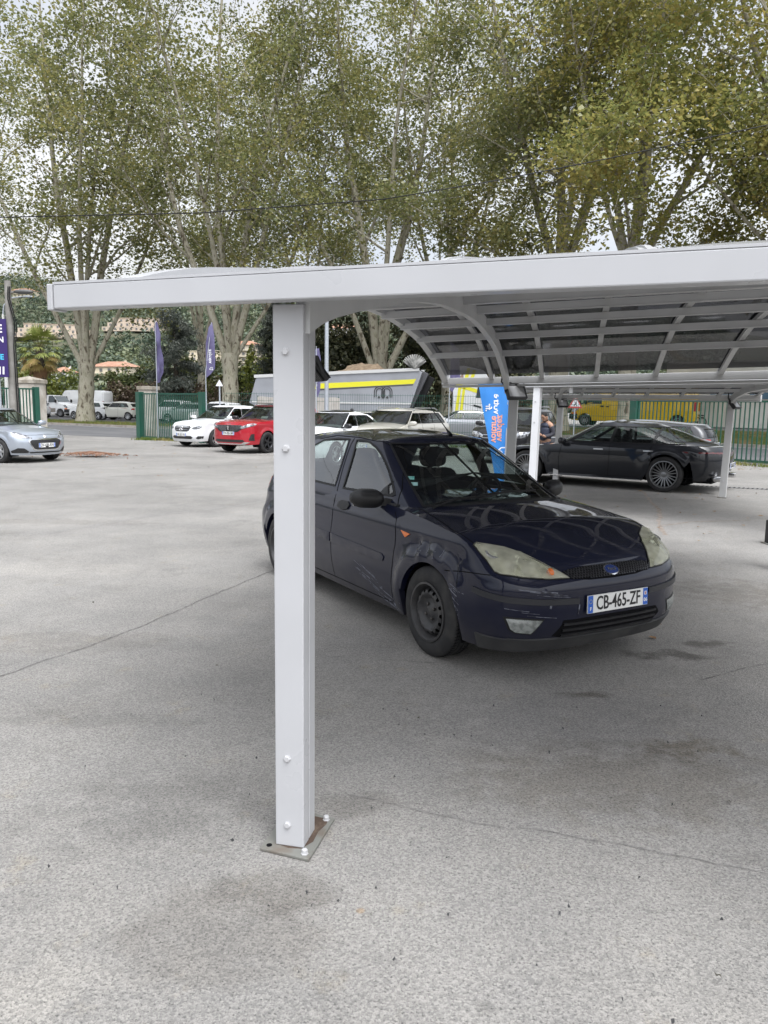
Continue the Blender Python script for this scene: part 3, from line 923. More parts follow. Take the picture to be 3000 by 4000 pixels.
for pts, w, s_, m_ in (([(-1.0, 7.9), (-1.5, 6.5), (-1.9, 5.4), (-2.25, 4.6), (-2.9, 3.6)], .011, 3, CRK), ([(5.3, 16.2), (5.15, 15.2), (4.55, 12.6), (3.95, 10.9), (3.75, 10.1)], .07, 5, CRKL), ([(3.95, 10.9), (4.6, 11.35), (5.6, 11.6)], .05, 6, CRKL),
                       ([(.55, 2.88), (.9, 2.77), (1.45, 2.57), (2.4, 2.2)], .006, 8, CRKS), ([(-.15, 3.14), (.25, 2.98), (.5, 2.89)], .005, 9, CRKS),
                       ([(-.75, 5.05), (-.1, 4.9), (.35, 4.85)], .006, 12, CRKS), ([(-4.3, 9.5), (-3.4, 11.2), (-2.4, 12.4), (-1.7, 14.0)], .03, 11, SEAM), ([(2.0, 4.6), (2.5, 4.9), (3.2, 5.1)], .012, 14, CRK)):
    join_into(GROUND, crack(pts, w, s_), m_)
# drain channel beyond the sedan
mb = MB()
dA, dB = Vector((5.9, 17.05, .003)), Vector((9.6, 15.65, .003)); dd = (dB - dA).normalized(); ds = Vector((-dd.y, dd.x, 0))
mb.bar(dA, dB, .22, .004, mi=0)
k = 0.0
while k < (dB - dA).length:
    mb.bar(dA + dd * k - ds * .08 + Vector((0, 0, .003)), dA + dd * (k + .04) + ds * .08 + Vector((0, 0, .003)), .03, .004, mi=1); k += .09
tag(mb.build('drain_grate', [mat('grate_metal', (.20, .20, .20), .6, .6), DARK]), 'slotted metal drain grate set in the ground behind the charcoal sedan', 'drain')

ROADM = mat('road_asphalt', (.11, .11, .115), .92, spec=.2, noise=(.6, (.15, .15, .152), .35, .7), bump=(60, .4, .004))
GRASSM = mat('grass_soil', (.07, .10, .025), .95, spec=.1, noise=(1.1, (.16, .12, .06), .42, .62), bump=(14, 1, .05))
KERBM = mat('kerb_stone', (.34, .31, .28), .9, noise=(3, (.24, .21, .19), .4, .65))
KL = [(-75, 84), (-50, 68.7), (-34, 58.8), (-23.4, 52.6), (-15.4, 47.9), (-7, 45.0), (2, 43.0), (11, 38.6), (17, 33.5), (24, 27), (34, 17)]
FL_ = [(-50, 60), (-26, 42), (-15, 36.5), (-11.2, 34.8), (-8, 33.2), (-3, 33.0), (4.5, 31.4), (9, 27.6), (11.6, 22.6), (14, 17), (18, 8)]
road = flat('road', FL_ + KL[::-1], .004, ROADM)
KV = [Vector((x, y, 0)) for x, y in KL]
def koff(dist):
    out = []
    for i, p in enumerate(KV):
        d = (KV[min(i + 1, len(KV) - 1)] - KV[max(i - 1, 0)]).normalized(); out.append(p + Vector((-d.y, d.x, 0)) * dist)
    return out
def bank(i): return [.12, .12, .12, .12, .15, .25, .40, .56, .60, .6, .6][i]
mb = MB()
for i in range(len(KV) - 1):
    mb.bar((*KV[i].xy, .065), (*KV[i + 1].xy, .065), .22, .13)
tag(mb.build('kerb', KERBM), kind='structure')
mb = MB(); A = []
for i in range(len(KV)):
    A.append([(*koff(d)[i].xy, h) for d, h in ((.10, .11), (1.0, .12 + (bank(i) - .12) * .35), (2.6, .12 + (bank(i) - .12) * .8), (4.4, bank(i)), (5.2, bank(i) - .02))])
mb.grid(A)
tag(mb.build('grass_strip', GRASSM, smooth=180), kind='structure')
mb = MB(); A = []
for i in range(len(KV)): A.append([(*koff(d)[i].xy, bank(i) - .03) for d in (4.9, 10, 17)])
mb.grid(A); tag(mb.build('far_carriageway', ROADM, smooth=180), kind='structure')
mb = MB(); A = []
for i in range(len(KV)): A.append([(*koff(d)[i].xy, .008) for d in (-.75, -.60)])
mb.grid(A); tag(mb.build('road_marking', mat('marking_white', (.62, .62, .60), .8, noise=(3, (.42, .42, .41), .45, .6))), kind='structure')

def blades(name, pts, h, m, seed, kind='stuff'):
    """short grass blades at given points"""
    rnd = np.random.RandomState(seed); P = np.array(pts); n = len(P)
    a = rnd.uniform(0, 2 * np.pi, n); hh = h * rnd.uniform(.5, 1.3, n); w = .012 + .01 * rnd.rand(n)
    dx, dy = np.cos(a) * w, np.sin(a) * w; lx, ly = rnd.normal(0, .35, n) * hh, rnd.normal(0, .35, n) * hh
    V = np.stack([P + np.stack([dx, dy, 0 * a], 1), P - np.stack([dx, dy, 0 * a], 1), P + np.stack([lx, ly, hh], 1)], 1).reshape(-1, 3)
    me = bpy.data.meshes.new(name); me.from_pydata(V.tolist(), [], np.arange(3 * n).reshape(-1, 3).tolist()); me.materials.append(m); me.update()
    o = link_mesh(name, me); tag(o, kind=kind); return o
GRASSB = mat('grass_blade', (.10, .15, .03), .8, spec=.2, noise=(.8, (.22, .19, .07), .42, .62))
rs = np.random.RandomState(4); pts = []
o_ = [koff(d) for d in (.2, 1.7, 3.2, 4.6)]
for i in range(2, len(KV) - 2):
    nb = int((KV[i + 1] - KV[i]).length * 190)
    for _ in range(nb):
        u, v = rs.rand(), rs.rand() * 2.999; j = int(v); f = v - j
        hts = (.12, .12 + (bank(i) - .12) * .55, .12 + (bank(i) - .12) * .9, bank(i))
        p = (o_[j][i] * (1 - f) + o_[j + 1][i] * f) * (1 - u) + (o_[j][i + 1] * (1 - f) + o_[j + 1][i + 1] * f) * u
        pts.append((p.x, p.y, hts[j] * (1 - f) + hts[j + 1] * f - .02))
blades('grass', pts, .16, GRASSB, 5)
# weeds and leaf litter along the fence foot
pts = []
for (a, b, n) in (((-10.6, 33.6), (-6.3, 32.3), 1500), ((-6, 32.4), (4, 31), 900), ((9.2, 26.6), (11.4, 22.4), 500)):
    for _ in range(n):
        u = rs.rand(); pts.append((a[0] + (b[0] - a[0]) * u + rs.normal(0, .14), a[1] + (b[1] - a[1]) * u - .25 + rs.normal(0, .18), 0))
blades('weeds', pts, .13, GRASSB, 6)
def litter(name, pts, m, s, seed):
    rnd = np.random.RandomState(seed); V = []; F = []
    for (x, y) in pts:
        a = rnd.uniform(0, 6.28); w = s * rnd.uniform(.5, 1.2); z = .006 + rnd.rand() * .02; b = len(V)
        for k, (r, da) in enumerate(((1, 0), (.45, .8), (.8, 1.7), (.4, 2.6), (.9, 3.3), (.4, 4.3), (.75, 5.1), (.45, 5.8))):
            V.append((x + w * r * math.cos(a + da), y + w * r * math.sin(a + da), z + rnd.uniform(-.004, .012)))
        F.append(tuple(range(b, b + 8)))
    me = bpy.data.meshes.new(name); me.from_pydata(V, [], F); me.materials.append(m); me.update()
    o = link_mesh(name, me); tag(o, kind='stuff'); return o
LEAFD = mat('dry_leaf', (.20, .11, .05), .8, noise=(3, (.30, .20, .09), .4, .6))
pts = [(rs.uniform(3.2, 8), rs.uniform(9.5, 16)) for _ in range(46)] + [(rs.uniform(8.5, 13.5), rs.uniform(21, 26)) for _ in range(420)] + [(rs.uniform(-10, 3), rs.uniform(17, 31)) for _ in range(120)] + [(rs.uniform(1.6, 3.6), rs.uniform(3.6, 6.5)) for _ in range(9)]
litter('leaf_litter', pts, LEAFD, .045, 8)
litter('twig_litter', [(-1.05, 4.72), (.42, 1.86), (1.0, 2.05), (.2, 3.9), (-2.4, 6.2), (1.5, 3.1)], mat('dark_leaf', (.06, .055, .04), .8), .018, 9)
litter('grit', [(rs.uniform(-1.4, 1.8), rs.uniform(1.3, 4.2)) for _ in range(90)], mat('grit_dark', (.05, .05, .052), .9), .007, 15)
# chips of bark by the silver car
mb = MB(); rnd = random.Random(3)
for _ in range(900):
    r = abs(rnd.gauss(0, .24)); a = rnd.uniform(0, 6.28)
    p = Vector((-8.75 + r * math.cos(a) * 2.0, 22.9 + r * math.sin(a) * 1.2, max(0, .14 - r * .16) + .01))
    mb.box(p, (rnd.uniform(.03, .10), rnd.uniform(.015, .04), .015), Euler((rnd.gauss(0, .3), rnd.gauss(0, .3), rnd.uniform(0, 6))).to_matrix())
tag(mb.build('bark_mulch', mat('bark_chip', (.16, .075, .045), .9, noise=(5, (.26, .15, .10), .4, .6))), kind='stuff')
# ------------------------------------------------------------------ carports
ALU = mat('white_aluminium', (.47, .473, .488), .34, .0, .5, noise=(2.2, (.43, .433, .446), .35, .75), rvar=(6, .25, .42))
ALU_LIT = mat('lit_white_aluminium', (.74, .745, .76), .34, noise=(2.2, (.68, .685, .70), .35, .75))  # same white paint, brightened so the colour supplies light the shaded far front lacks
ALUG = mat('grey_white_aluminium', (.52, .52, .515), .4, .0, .5, noise=(3, (.45, .45, .445), .35, .75))
def smoky():
    m = bpy.data.materials.new('smoky_polycarbonate'); m.use_nodes = True
    n = m.node_tree.nodes; l = m.node_tree.links; n.clear()
    out = n.new('ShaderNodeOutputMaterial'); tr = n.new('ShaderNodeBsdfTransparent'); tr.inputs[0].default_value = (.095, .095, .10, 1)
    df = n.new('ShaderNodeBsdfDiffuse'); df.inputs[0].default_value = (.035, .035, .037, 1)
    gl = n.new('ShaderNodeBsdfGlossy'); gl.inputs['Roughness'].default_value = .10; gl.inputs[0].default_value = (.55, .55, .56, 1)
    fr = n.new('ShaderNodeFresnel'); fr.inputs[0].default_value = 1.6; ge = n.new('ShaderNodeNewGeometry'); mr = n.new('ShaderNodeMapRange'); mr.inputs[3].default_value = 1.6; mr.inputs[4].default_value = 1 / 1.6; l.new(ge.outputs['Backfacing'], mr.inputs[0]); l.new(mr.outputs[0], fr.inputs[0])
    a = n.new('ShaderNodeMixShader'); a.inputs[0].default_value = .28; l.new(tr.outputs[0], a.inputs[1]); l.new(df.outputs[0], a.inputs[2])
    b = n.new('ShaderNodeMixShader'); l.new(fr.outputs[0], b.inputs[0]); l.new(a.outputs[0], b.inputs[1]); l.new(gl.outputs[0], b.inputs[2]); dd_ = n.new('ShaderNodeBsdfDiffuse'); dd_.inputs[0].default_value = (.30, .30, .295, 1)      # dust lying on the upper face
    c_ = n.new('ShaderNodeMixShader'); m_ = n.new('ShaderNodeMath'); m_.operation = 'MULTIPLY'; m_.inputs[1].default_value = .6; l.new(ge.outputs['Backfacing'], m_.inputs[0]); l.new(m_.outputs[0], c_.inputs[0])
    l.new(b.outputs[0], c_.inputs[1]); l.new(dd_.outputs[0], c_.inputs[2]); l.new(c_.outputs[0], out.inputs[0])
    tc_ = n.new('ShaderNodeTexCoord'); t = n.new('ShaderNodeTexNoise'); t.inputs['Scale'].default_value = 1.6; l.new(tc_.outputs['Object'], t.inputs['Vector'])
    bp = n.new('ShaderNodeBump'); bp.inputs['Strength'].default_value = .25; bp.inputs['Distance'].default_value = .03; l.new(t.outputs['Fac'], bp.inputs['Height'])
    for q in (gl, fr): l.new(bp.outputs[0], q.inputs['Normal'])
    return m
SMOKY = smoky()
BOLTM = mat('bolt_white', (.50, .50, .51), .35, .1)
GALV = mat('galvanised_plate', (.22, .22, .20), .6, .3, noise=(9, (.17, .135, .105), .48, .72))

def hexbolt(mb, p, nrm, r=.013, h=.011):
    q = Vector(nrm).normalized().to_track_quat('Z', 'Y').to_matrix().to_4x4(); q.translation = Vector(p)
    mb.lathe([(r * 1.25, 0), (r * 1.25, .002), (r, .0025), (r, h), (r * .8, h + .003)], 6, q)

class Roof:
    def __init__(s, F0, fu, B0, bu, fz, fs, bz, bs, prof):
        s.F0, s.fu, s.B0, s.bu = Vector(F0), Vector(fu), Vector(B0), Vector(bu)
        s.fz, s.fs, s.bz, s.bs = fz, fs, bz, bs; s.pf = pch(*zip(*prof))
    def P(s, k, d, dz=0):
        a = s.F0 + s.fu * k; b = s.B0 + s.bu * k; p = a.lerp(b, d)
        z = (s.fz + s.fs * k) * (1 - d) + (s.bz + s.bs * k) * d
        return Vector((p.x, p.y, z + float(s.pf(d)) + dz))

def carport(label, roof, slen, s0, bar_step, ribs, purlins, front_posts, rear_posts, first=.09, ALU=None):
    ALU = ALU or globals()['ALU']
    root = thing('carport', label, 'carport', roof.P(0, 0).xy.to_3d())
    o = root.location
    L = lambda p: Vector(p) - o
    kk = np.arange(first, slen, bar_step)
    # fascia beam along the front edge
    mb = MB(); q0 = Vector((0, 0, -float(roof.pf(0)))); a, b = roof.P(s0, 0) + q0, roof.P(slen, 0) + q0
    mb.bar(L(a + Vector((0, 0, .045))), L(b + Vector((0, 0, .045))), .07, .088)
    mb.build('fascia_beam', ALU, root, bevel=.005)
    mb = MB(); fu3 = (b - a).normalized()
    mb.bar(L(a + Vector((0, 0, .044))) - fu3 * .028, L(a + Vector((0, 0, .044))) - fu3 * .003, .078, .096); mb.build('beam_end_cap', ALU, root, bevel=.004)
    mb = MB()
    mb.bar(L(a + Vector((0, 0, .0935))), L(b + Vector((0, 0, .0935))), .0715, .009); mb.build('beam_cover', ALU, root)
    # rear gutter
    mb = MB(); q1 = Vector((0, 0, -float(roof.pf(1)))); a, b = roof.P(s0 + .05, 1) + q1, roof.P(slen, 1) + q1
    mb.bar(L(a + Vector((0, 0, .01))), L(b + Vector((0, 0, .01))), .11, .085); mb.bar(L(a + Vector((0, 0, -.055))), L(b + Vector((0, 0, -.055))), .07, .03); mb.build('gutter', ALUG, root, bevel=.004)
    # arched bars, purlins, panels
    dd = np.linspace(.014, 1, 33)
    for i, k in enumerate(kk):
        mb = MB(); mb.sweep([L(roof.P(k, d, .10)) for d in dd], .05 if i else .075, .035 if i else .09); mb.build('arch_bar', ALUG, root, smooth=40)
        if i == 0:
            mb = MB(); mb.sweep([L(roof.P(k, d, .098 + .066 * min(1, d / .12) ** .7)) for d in np.linspace(.012, 1, 61)], .085, .05); mb.build('edge_profile', ALU, root, smooth=40)
            continue
        mb = MB(); mb.sweep([L(roof.P(k, d, .146)) for d in np.linspace(.012, 1, 41)], .06, .008); mb.sweep([L(roof.P(k, d, .153)) for d in np.linspace(.012, 1, 41)], .022, .008); mb.build('cover_strip', ALU, root, smooth=40)
    for d in purlins:
        mb = MB(); a, b = roof.P(first, d, .055), roof.P(slen, d, .055)
        mb.bar(L(a), L(b), .05, .055); mb.build('purlin', ALUG, root, bevel=.003)
        mb = MB(); mb.bar(L(a - Vector((0, 0, .031))), L(b - Vector((0, 0, .031))), .064, .007); mb.build('purlin_flange', ALUG, root)
    ds = [0.004] + list(purlins) + [.985]
    nodes = list(kk) + [slen]
    for i in range(len(nodes) - 1):
        mb = MB(); A = []
        for d in np.linspace(.004, .985, 85):
            row = []
            # each panel billows a little between purlins
            j = max(q for q in range(len(ds)) if ds[q] <= d + 1e-6); j = min(j, len(ds) - 2)
            w = math.sin(math.pi * (d - ds[j]) / (ds[j + 1] - ds[j]))
            for t in np.linspace(0, 1, 9):
                row.append(L(roof.P(nodes[i] + (nodes[i + 1] - nodes[i]) * t, d, .135 + .016 * w * math.sin(math.pi * t))))
            A.append(row)
        mb.grid(A); mb.build('roof_panel', SMOKY, root, smooth=180)
    # main ribs with deep haunches at the posts
    for k in ribs:
        mb = MB(); A = []
        for d in np.linspace(.012, .988, 49):
            top = roof.P(k, d, .085); e = min(d, 1 - d)
            top = top if d > .06 else roof.P(k, d, .085 + .06 * (1 - d / .06)); bot = roof.P(k, d, .0 - .03 + (.075 * (1 - d / .06) if d < .06 else 0) - .075 * math.exp(-(e / .035) ** 2) - .01)
            c = (roof.bu * .5 + roof.fu * .5).to_3d().normalized() * .028
            A.append([L(top - c), L(top + c), L(bot + c), L(bot - c), L(top - c)])
        mb.grid(A); mb.add(A[0][:4], [(0, 1, 2, 3)]); mb.add(A[-1][:4], [(3, 2, 1, 0)]); mb.build('rib', ALUG, root, smooth=30)
    # posts
    for (x, y, z0, ang, w, dp, detail, mt, lean) in front_posts + rear_posts:
        c, s_ = math.cos(ang), math.sin(ang)
        ux, uy = Vector((c, s_, 0)), Vector((-s_, c, 0))
        base = L(Vector((x, y, 0))); top = base + Vector((lean * z0, 0, z0))
        mb = MB()
        def col(w_, d_, off, za, zb_):
            ce = ux * off[0] + uy * off[1]
            V = []
            for q, zz in ((base, za), (base + (top - base), zb_)):
                f = zz / z0; pc = base.lerp(top, f); pc = Vector((pc.x, pc.y, zz))
                for a_, b_ in ((-1, -1), (1, -1), (1, 1), (-1, 1)): V.append(pc + ce + ux * a_ * w_ / 2 + uy * b_ * d_ / 2)
            mb.add(V, [(3, 2, 1, 0), (4, 5, 6, 7), (0, 1, 5, 4), (1, 2, 6, 5), (2, 3, 7, 6), (3, 0, 4, 7)])
        if detail:
            col(w, dp * .46, (0, -dp * .27), .014, z0); col(w * .985, dp * .04, (0, -dp * .02), .014, z0); col(w, dp * .50, (0, dp * .25), .014, z0)
        else: col(w, dp, (0, 0), 0.012, z0)
        post = mb.build('post', mt, root, bevel=.004)
        for zz in ((.10, .365, 1.52, 1.855) if detail else (.32, 1.42, 1.75)):
            mb = MB(); hexbolt(mb, base + Vector((lean * zz, 0, zz)) - uy * (dp / 2) + ux * (-.008), -uy, .0125 if detail else .013, .006); mb.build('bolt', BOLTM, post, smooth=30)
        mb = MB(); pw, pd = (.205, .30) if detail else (.16, .2)
        M = Matrix.Translation(base + (uy * .035 if detail else Vector())) @ Matrix.Rotation(ang - (rad(7) if detail else 0), 4, 'Z') @ (Matrix(((1, -.09, 0, 0), (0, 1, 0, 0), (0, 0, 1, 0), (0, 0, 0, 1))) if detail else Matrix.Identity(4))
        mb.prism([(-pw / 2, -pd / 2), (pw / 2, -pd / 2), (pw / 2, pd / 2), (-pw / 2, pd / 2)], M @ Matrix.Translation((0, 0, .002)), .011)
        if detail: mb.prism([(-pw * .5, pd * .5), (-pw * .5, pd * .08), (-pw * .44, pd * .08), (-pw * .44, pd * .5)], M @ Matrix.Translation((0, 0, .013)), .02)
        pl = mb.build('base_plate', GALV, post, bevel=.002)
        if detail:
            mb = MB(); mb.prism([(-.055, -.098), (.0, -.112), (.05, -.098), (.078, -.04), (.073, .03), (.086, .09), (.082, .128), (.0, .13), (-.05, .10)], M @ Matrix.Translation((0, 0, .0132)), .0006); mb.build('rust_stain', mat('rust_brown', (.075, .050, .036), .85, noise=(30, (.15, .11, .08), .5, .7)), pl)
        for a_, b_ in ((1, -1), (1, 1), (-1, 1), (-1, -1)) if detail else ((1, -1), (-1, 1)):
            mb = MB(); p = M @ Vector((a_ * (pw / 2 - .028), b_ * (pd / 2 - .028), .013))
            if (a_, b_) == (-1, -1): mb.lathe([(.011, 0), (.011, .002), (.004, .001)], 10, Matrix.Translation(p)); mb.build('bolt_hole', DARK, pl)
            else: hexbolt(mb, p, (0, 0, 1), .0115, .015); mb.build('bolt', BOLTM, pl, smooth=30)
    return root

NEAR = Roof((-1.235, 2.987), (.9336, -.3584), (.73, 10.4), (.819, -.574), 2.015, 0.0, 1.975, .0125,
            [(0, -.075), (.06, .04), (.14, .147), (.25, .28), (.40, .385), (.57, .43), (.76, .35), (.88, .185), (.95, .04), (1, -.085)])
A0 = math.atan2(-.3584, .9336)
carport('white carport with smoky arched roof over the navy hatchback', NEAR, 4.25, 0, .68, [.99, 4.2], [.08, .18, .275, .37, .47, .57, .665, .765, .86],
        [(-.325, 2.775, 2.015, rad(-13), .112, .135, True, ALU, 0.0), (3.55, 1.24, 2.015, rad(-13), .112, .135, False, ALU, 0)],
        [(1.60, 9.84, 1.98, rad(-13), .115, .135, False, ALUG, .012), (4.2, 7.98, 2.03, rad(-13), .115, .135, False, ALUG, .012)])
FAR = Roof((2.13, 12.6), (.819, -.574), (3.01, 17.24), (.788, -.616), 1.975, .0145, 1.885, .0, [(0, -.06), (.12, -.005), (.3, .06), (.5, .085), (.72, .08), (.88, .02), (1, -.085)])
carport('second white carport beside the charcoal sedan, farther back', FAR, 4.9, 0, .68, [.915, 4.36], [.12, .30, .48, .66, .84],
        [(2.40, 12.45, 1.98, rad(-30), .11, .12, False, ALU_LIT, .018), (5.62, 10.2, 2.03, rad(-30), .11, .12, False, ALU_LIT, .018)],
        [(3.73, 16.68, 1.89, rad(-30), .11, .12, False, ALUG, .02), (6.45, 14.57, 1.87, rad(-30), .12, .13, False, ALUG, .02)], first=.05, ALU=ALU_LIT)

def floodlight(label, p, yaw, pitch, s=1.0):
    root = thing('floodlight', label, 'floodlight', p, yaw, 'black floodlights on the carport posts')
    Rm = Matrix.Rotation(pitch, 4, 'X')
    B = mat('floodlight_black', (.012, .012, .013), .45)
    mb = MB()
    mb.box((0, 0, 0), (.26 * s, .05 * s, .20 * s))
    for x in np.linspace(-.10, .10, 7): mb.box((x * s, .035 * s, 0), (.008 * s, .03 * s, .17 * s))
    mb.v = [tuple(Rm @ Vector(v)) for v in mb.v]; mb.build('housing', B, root, bevel=.006)
    mb = MB()
    for c_, sz in (((0, -.03, .09), (.26, .012, .02)), ((0, -.03, -.09), (.26, .012, .02)), ((-.12, -.03, 0), (.02, .012, .16)), ((.12, -.03, 0), (.02, .012, .16))): mb.box(Vector(c_) * s, Vector(sz) * s)
    mb.v = [tuple(Rm @ Vector(v)) for v in mb.v]; mb.build('bezel', B, root, bevel=.002)
    mb = MB(); mb.box((0, -.0275 * s, 0), (.22 * s, .004, .16 * s)); mb.v = [tuple(Rm @ Vector(v)) for v in mb.v]; mb.build('diffuser', mat('floodlight_glass', (.30, .30, .30), .25, coat=.6), root)
    mb = MB(); mb.tube([(-.14 * s, 0, 0), (-.14 * s, .06 * s, .12 * s), (.14 * s, .06 * s, .12 * s), (.14 * s, 0, 0)], .009, 6); mb.build('bracket', B, root, smooth=50)
    mb = MB(); mb.tube([(-.10 * s, .05, .05 * s), (-.17 * s, .06, .13 * s), (-.15 * s, .07, .24 * s), (-.04, .08, .28 * s)], .011, 8); mb.build('cable', B, root, smooth=60)
    return root
floodlight('black floodlight on the rear post of the near carport by the blue banner', (1.62, 9.70, 1.845), rad(18), rad(-32), 1.0)
floodlight('small black floodlight on the slim post in front of the charcoal sedan', (3.77, 16.56, 1.745), rad(16), rad(-30), .9)
floodlight('small black floodlight on the right hand post behind the sedan tail', (6.50, 14.45, 1.755), rad(40), rad(-40), .9)
floodlight('black floodlight behind the nearest white post under the beam', (-.27, 3.02, 1.80), rad(120), rad(-40), .42)
# ------------------------------------------------------------------ the navy hatchback
def mir(poly): return [(-a, b) for a, b in poly][::-1]

def hatch_navy():
    root = thing('hatchback_car', 'dented dark navy hatchback with hazy headlights parked under the near white carport', 'car', (1.029, 5.423, 0), rad(-60))
    paint = car_paint('navy_paint', (.0025, .0044, .020), dirt=(.12, .46)); paint.node_tree.nodes['Principled BSDF'].inputs['Coat IOR'].default_value = 1.42
    L = Stack(z=[.15, .20, .30, .40, .50, .58, .63, .68, .72, .76, .80, .84, .92, 1.0, 1.06],
              xf=[.68, .75, .82, .845, .85, .848, .83, .775, .71, .635, .55, .46, .20, -.1, -.3],
              xr=[-3.10, -3.22, -3.30, -3.33, -3.34, -3.335, -3.31, -3.27, -3.26, -3.25, -3.245, -3.24, -3.22, -3.19, -3.16],
              w=[.75, .795, .828, .845, .850, .850, .848, .842, .835, .830, .824, .816, .795, .762, .735],
              af=[.34, .38, .44, .47, .48, .48, .47, .42, .37, .31, .25, .19, .1, .08, .08],
              ar=[.3] * 15, pf=2.9, pr=2.6, bulge=.028,
              flares=[(0, .305, .45, .022, .022), (-2.615, .305, .44, .018, .03)], creases=[(.815, .006, .03)],
              dents=[(-.17, .725, .05, .045, -.022), (-.10, .70, .02, .05, .016), (-.04, .735, .03, .04, -.016), (.07, .715, .018, .05, .014), (.12, .73, .035, .035, -.018),
                     (.22, .60, .05, .05, -.012), (.60, .62, .05, .02, -.008), (-.85, .38, .18, .05, -.008)])
    wh = [(0, .305, .338), (-2.615, .305, .335)]
    mb = MB()
    lower_shell(mb, L, [(0, .26), (1, .24), (1.2, .20), (1.8, .19), (2, .20), (2.3, .185), (3, .18)],
                [(0, .97), (1, .985), (1.5, .965), (1.70, .955), (1.80, .945), (1.9, .915), (2, .865), (2.25, .805), (2.5, .755), (2.75, .712), (3, .695)],
                wh, nv=26, hood=(1.70, .052), deck=(1.1, .01), nt=(10, 90, 24))
    body = mb.build('body', paint, root, smooth=38, merge=1e-4)
    U = Stack(z=[.90, .96, 1.0, 1.1, 1.2, 1.3, 1.36, 1.40, 1.42],
              xf=[-.12, -.26, -.345, -.55, -.75, -.945, -1.07, -1.165, -1.22],
              xr=[-3.22, -3.20, -3.17, -3.09, -2.99, -2.88, -2.80, -2.72, -2.66],
              w=[.800, .783, .766, .728, .685, .637, .603, .572, .55],
              af=[.42, .40, .385, .345, .305, .265, .24, .22, .21], ar=[.35, .35, .35, .34, .33, .32, .31, .30, .3], pf=2.3, pr=2.4, bulge=.045)
    glass = glass_mat('car_glass', (.70, .78, .76), ior=2.3); wsg = glass_mat('windscreen_glass', (.66, .74, .72))
    fwin = [(-1.525, 1.378), (-1.415, 1.38), (-1.305, 1.368), (-1.205, 1.338), (-1.105, 1.294), (-.995, 1.233), (-.892, 1.172), (-.767, 1.092), (-.66, 1.012), (-.83, 1.005), (-1.41, .995)]
    rwin = [(-1.555, 1.0), (-1.645, 1.378), (-1.85, 1.376), (-2.10, 1.352), (-2.27, 1.29), (-2.35, 1.2), (-2.38, 1.005)]
    qwin = [(-2.43, 1.03), (-2.41, 1.22), (-2.50, 1.25), (-2.72, 1.09), (-2.74, 1.04)]
    tb = U.t_at(-.462, .985); tt = U.t_at(-1.185, 1.375)
    cab, roof, gl = upper_shell(root, U, .90, [(0, 1.36), (1, 1.375), (1.5, 1.415), (1.9, 1.405), (2, 1.395), (2.4, 1.385), (3, 1.38)],
                                [fwin, rwin, qwin], paint, glass, RUB, paint, crown=.045, glass_front=wsg,
                                ws=(tb, tt, .955, 0, .018), rw=(.55, .62, 1.02, 0, .05))
    BV = obj_bvh([body]); BU = obj_bvh([cab] + gl); BR = obj_bvh([roof])
    MS, MF = M_side(), M_front()
    # lamps: mirror-image pair
    HLp = Vector((.62, -.55, .72))
    hz = mat('hazy_lens', (.60, .61, .48), .3, coat=.6, noise=(7, (.42, .43, .36), .35, .7))
    hl3 = [(.392, -.77, .819), (.382, -.745, .832), (.425, -.682, .823), (.484, -.602, .808), (.571, -.526, .776), (.647, -.472, .738), (.725, -.405, .69), (.79, -.345, .642), (.753, -.485, .637), (.686, -.621, .645), (.602, -.723, .660), (.575, -.745, .676), (.517, -.755, .738), (.445, -.765, .788)]
    hlens = glass_mat('hazy_lens_cover', (.75, .76, .66))
    n_ = hlens.node_tree.nodes; l_ = hlens.node_tree.links
    df = n_.new('ShaderNodeBsdfDiffuse'); df.inputs[0].default_value = (.72, .71, .58, 1)
    m2 = n_.new('ShaderNodeMixShader'); tn = n_.new('ShaderNodeTexNoise'); tn.inputs['Scale'].default_value = 6; co_ = n_.new('ShaderNodeTexCoord'); l_.new(co_.outputs['Object'], tn.inputs['Vector'])
    mr_ = n_.new('ShaderNodeMapRange'); mr_.inputs[1].default_value = .35; mr_.inputs[2].default_value = .65; mr_.inputs[3].default_value = .15; mr_.inputs[4].default_value = .5; l_.new(tn.outputs['Fac'], mr_.inputs[0]); l_.new(mr_.outputs[0], m2.inputs[0])
    o_ = n_['Material Output']; src = o_.inputs[0].links[0].from_socket
    l_.new(src, m2.inputs[1]); l_.new(df.outputs[0], m2.inputs[2]); l_.new(m2.outputs[0], o_.inputs[0])
    for sg in (-1, 1):
        n = Vector((.72, .42 * sg, .55)).normalized(); xx = Vector((0, 0, 1)).cross(n).normalized(); yy = n.cross(xx)
        c = Vector((.6, .55 * sg, .72)); M = frame_matrix(c, xx, yy); Mi = M.inverted()
        poly = [(Mi @ Vector((a, -b * sg, z))).xy for a, b, z in hl3]; poly = [(p.x, p.y) for p in poly]
        if sg > 0: poly = poly[::-1]
        mb = MB(); patch_mb(mb, BV, poly, M, off=.003, step=.03, skirt=.004, mi=0)
        lampb = mb.build('headlight', mat('lamp_bowl', (.74, .73, .64), .35, .2, noise=(16, (.40, .40, .34), .46, .62)), root, smooth=50)
        mb = MB()
        for (a, b, z), r in (((.50, -.69, .755), .062), ((.60, -.60, .735), .045), ((.67, -.53, .70), .035)):
            h, nn, i_, d_ = BV.find_nearest(Vector((a, -b * sg, z)))
            Mr = nn.to_track_quat('Z', 'Y').to_matrix().to_4x4(); Mr.translation = h + nn * .004
            mb.lathe([(r, 0), (r, .010), (r * .82, .012), (r * .5, .004), (r * .2, .003), (r * .18, .012), (.004, .016)], 24, Mr)
        mb.build('reflector', mat('bowl_chrome', (.8, .81, .78), .15, .8), lampb, smooth=40)
        if sg > 0: lampb['label'] = 'headlight clouded so evenly that no bulb shows'
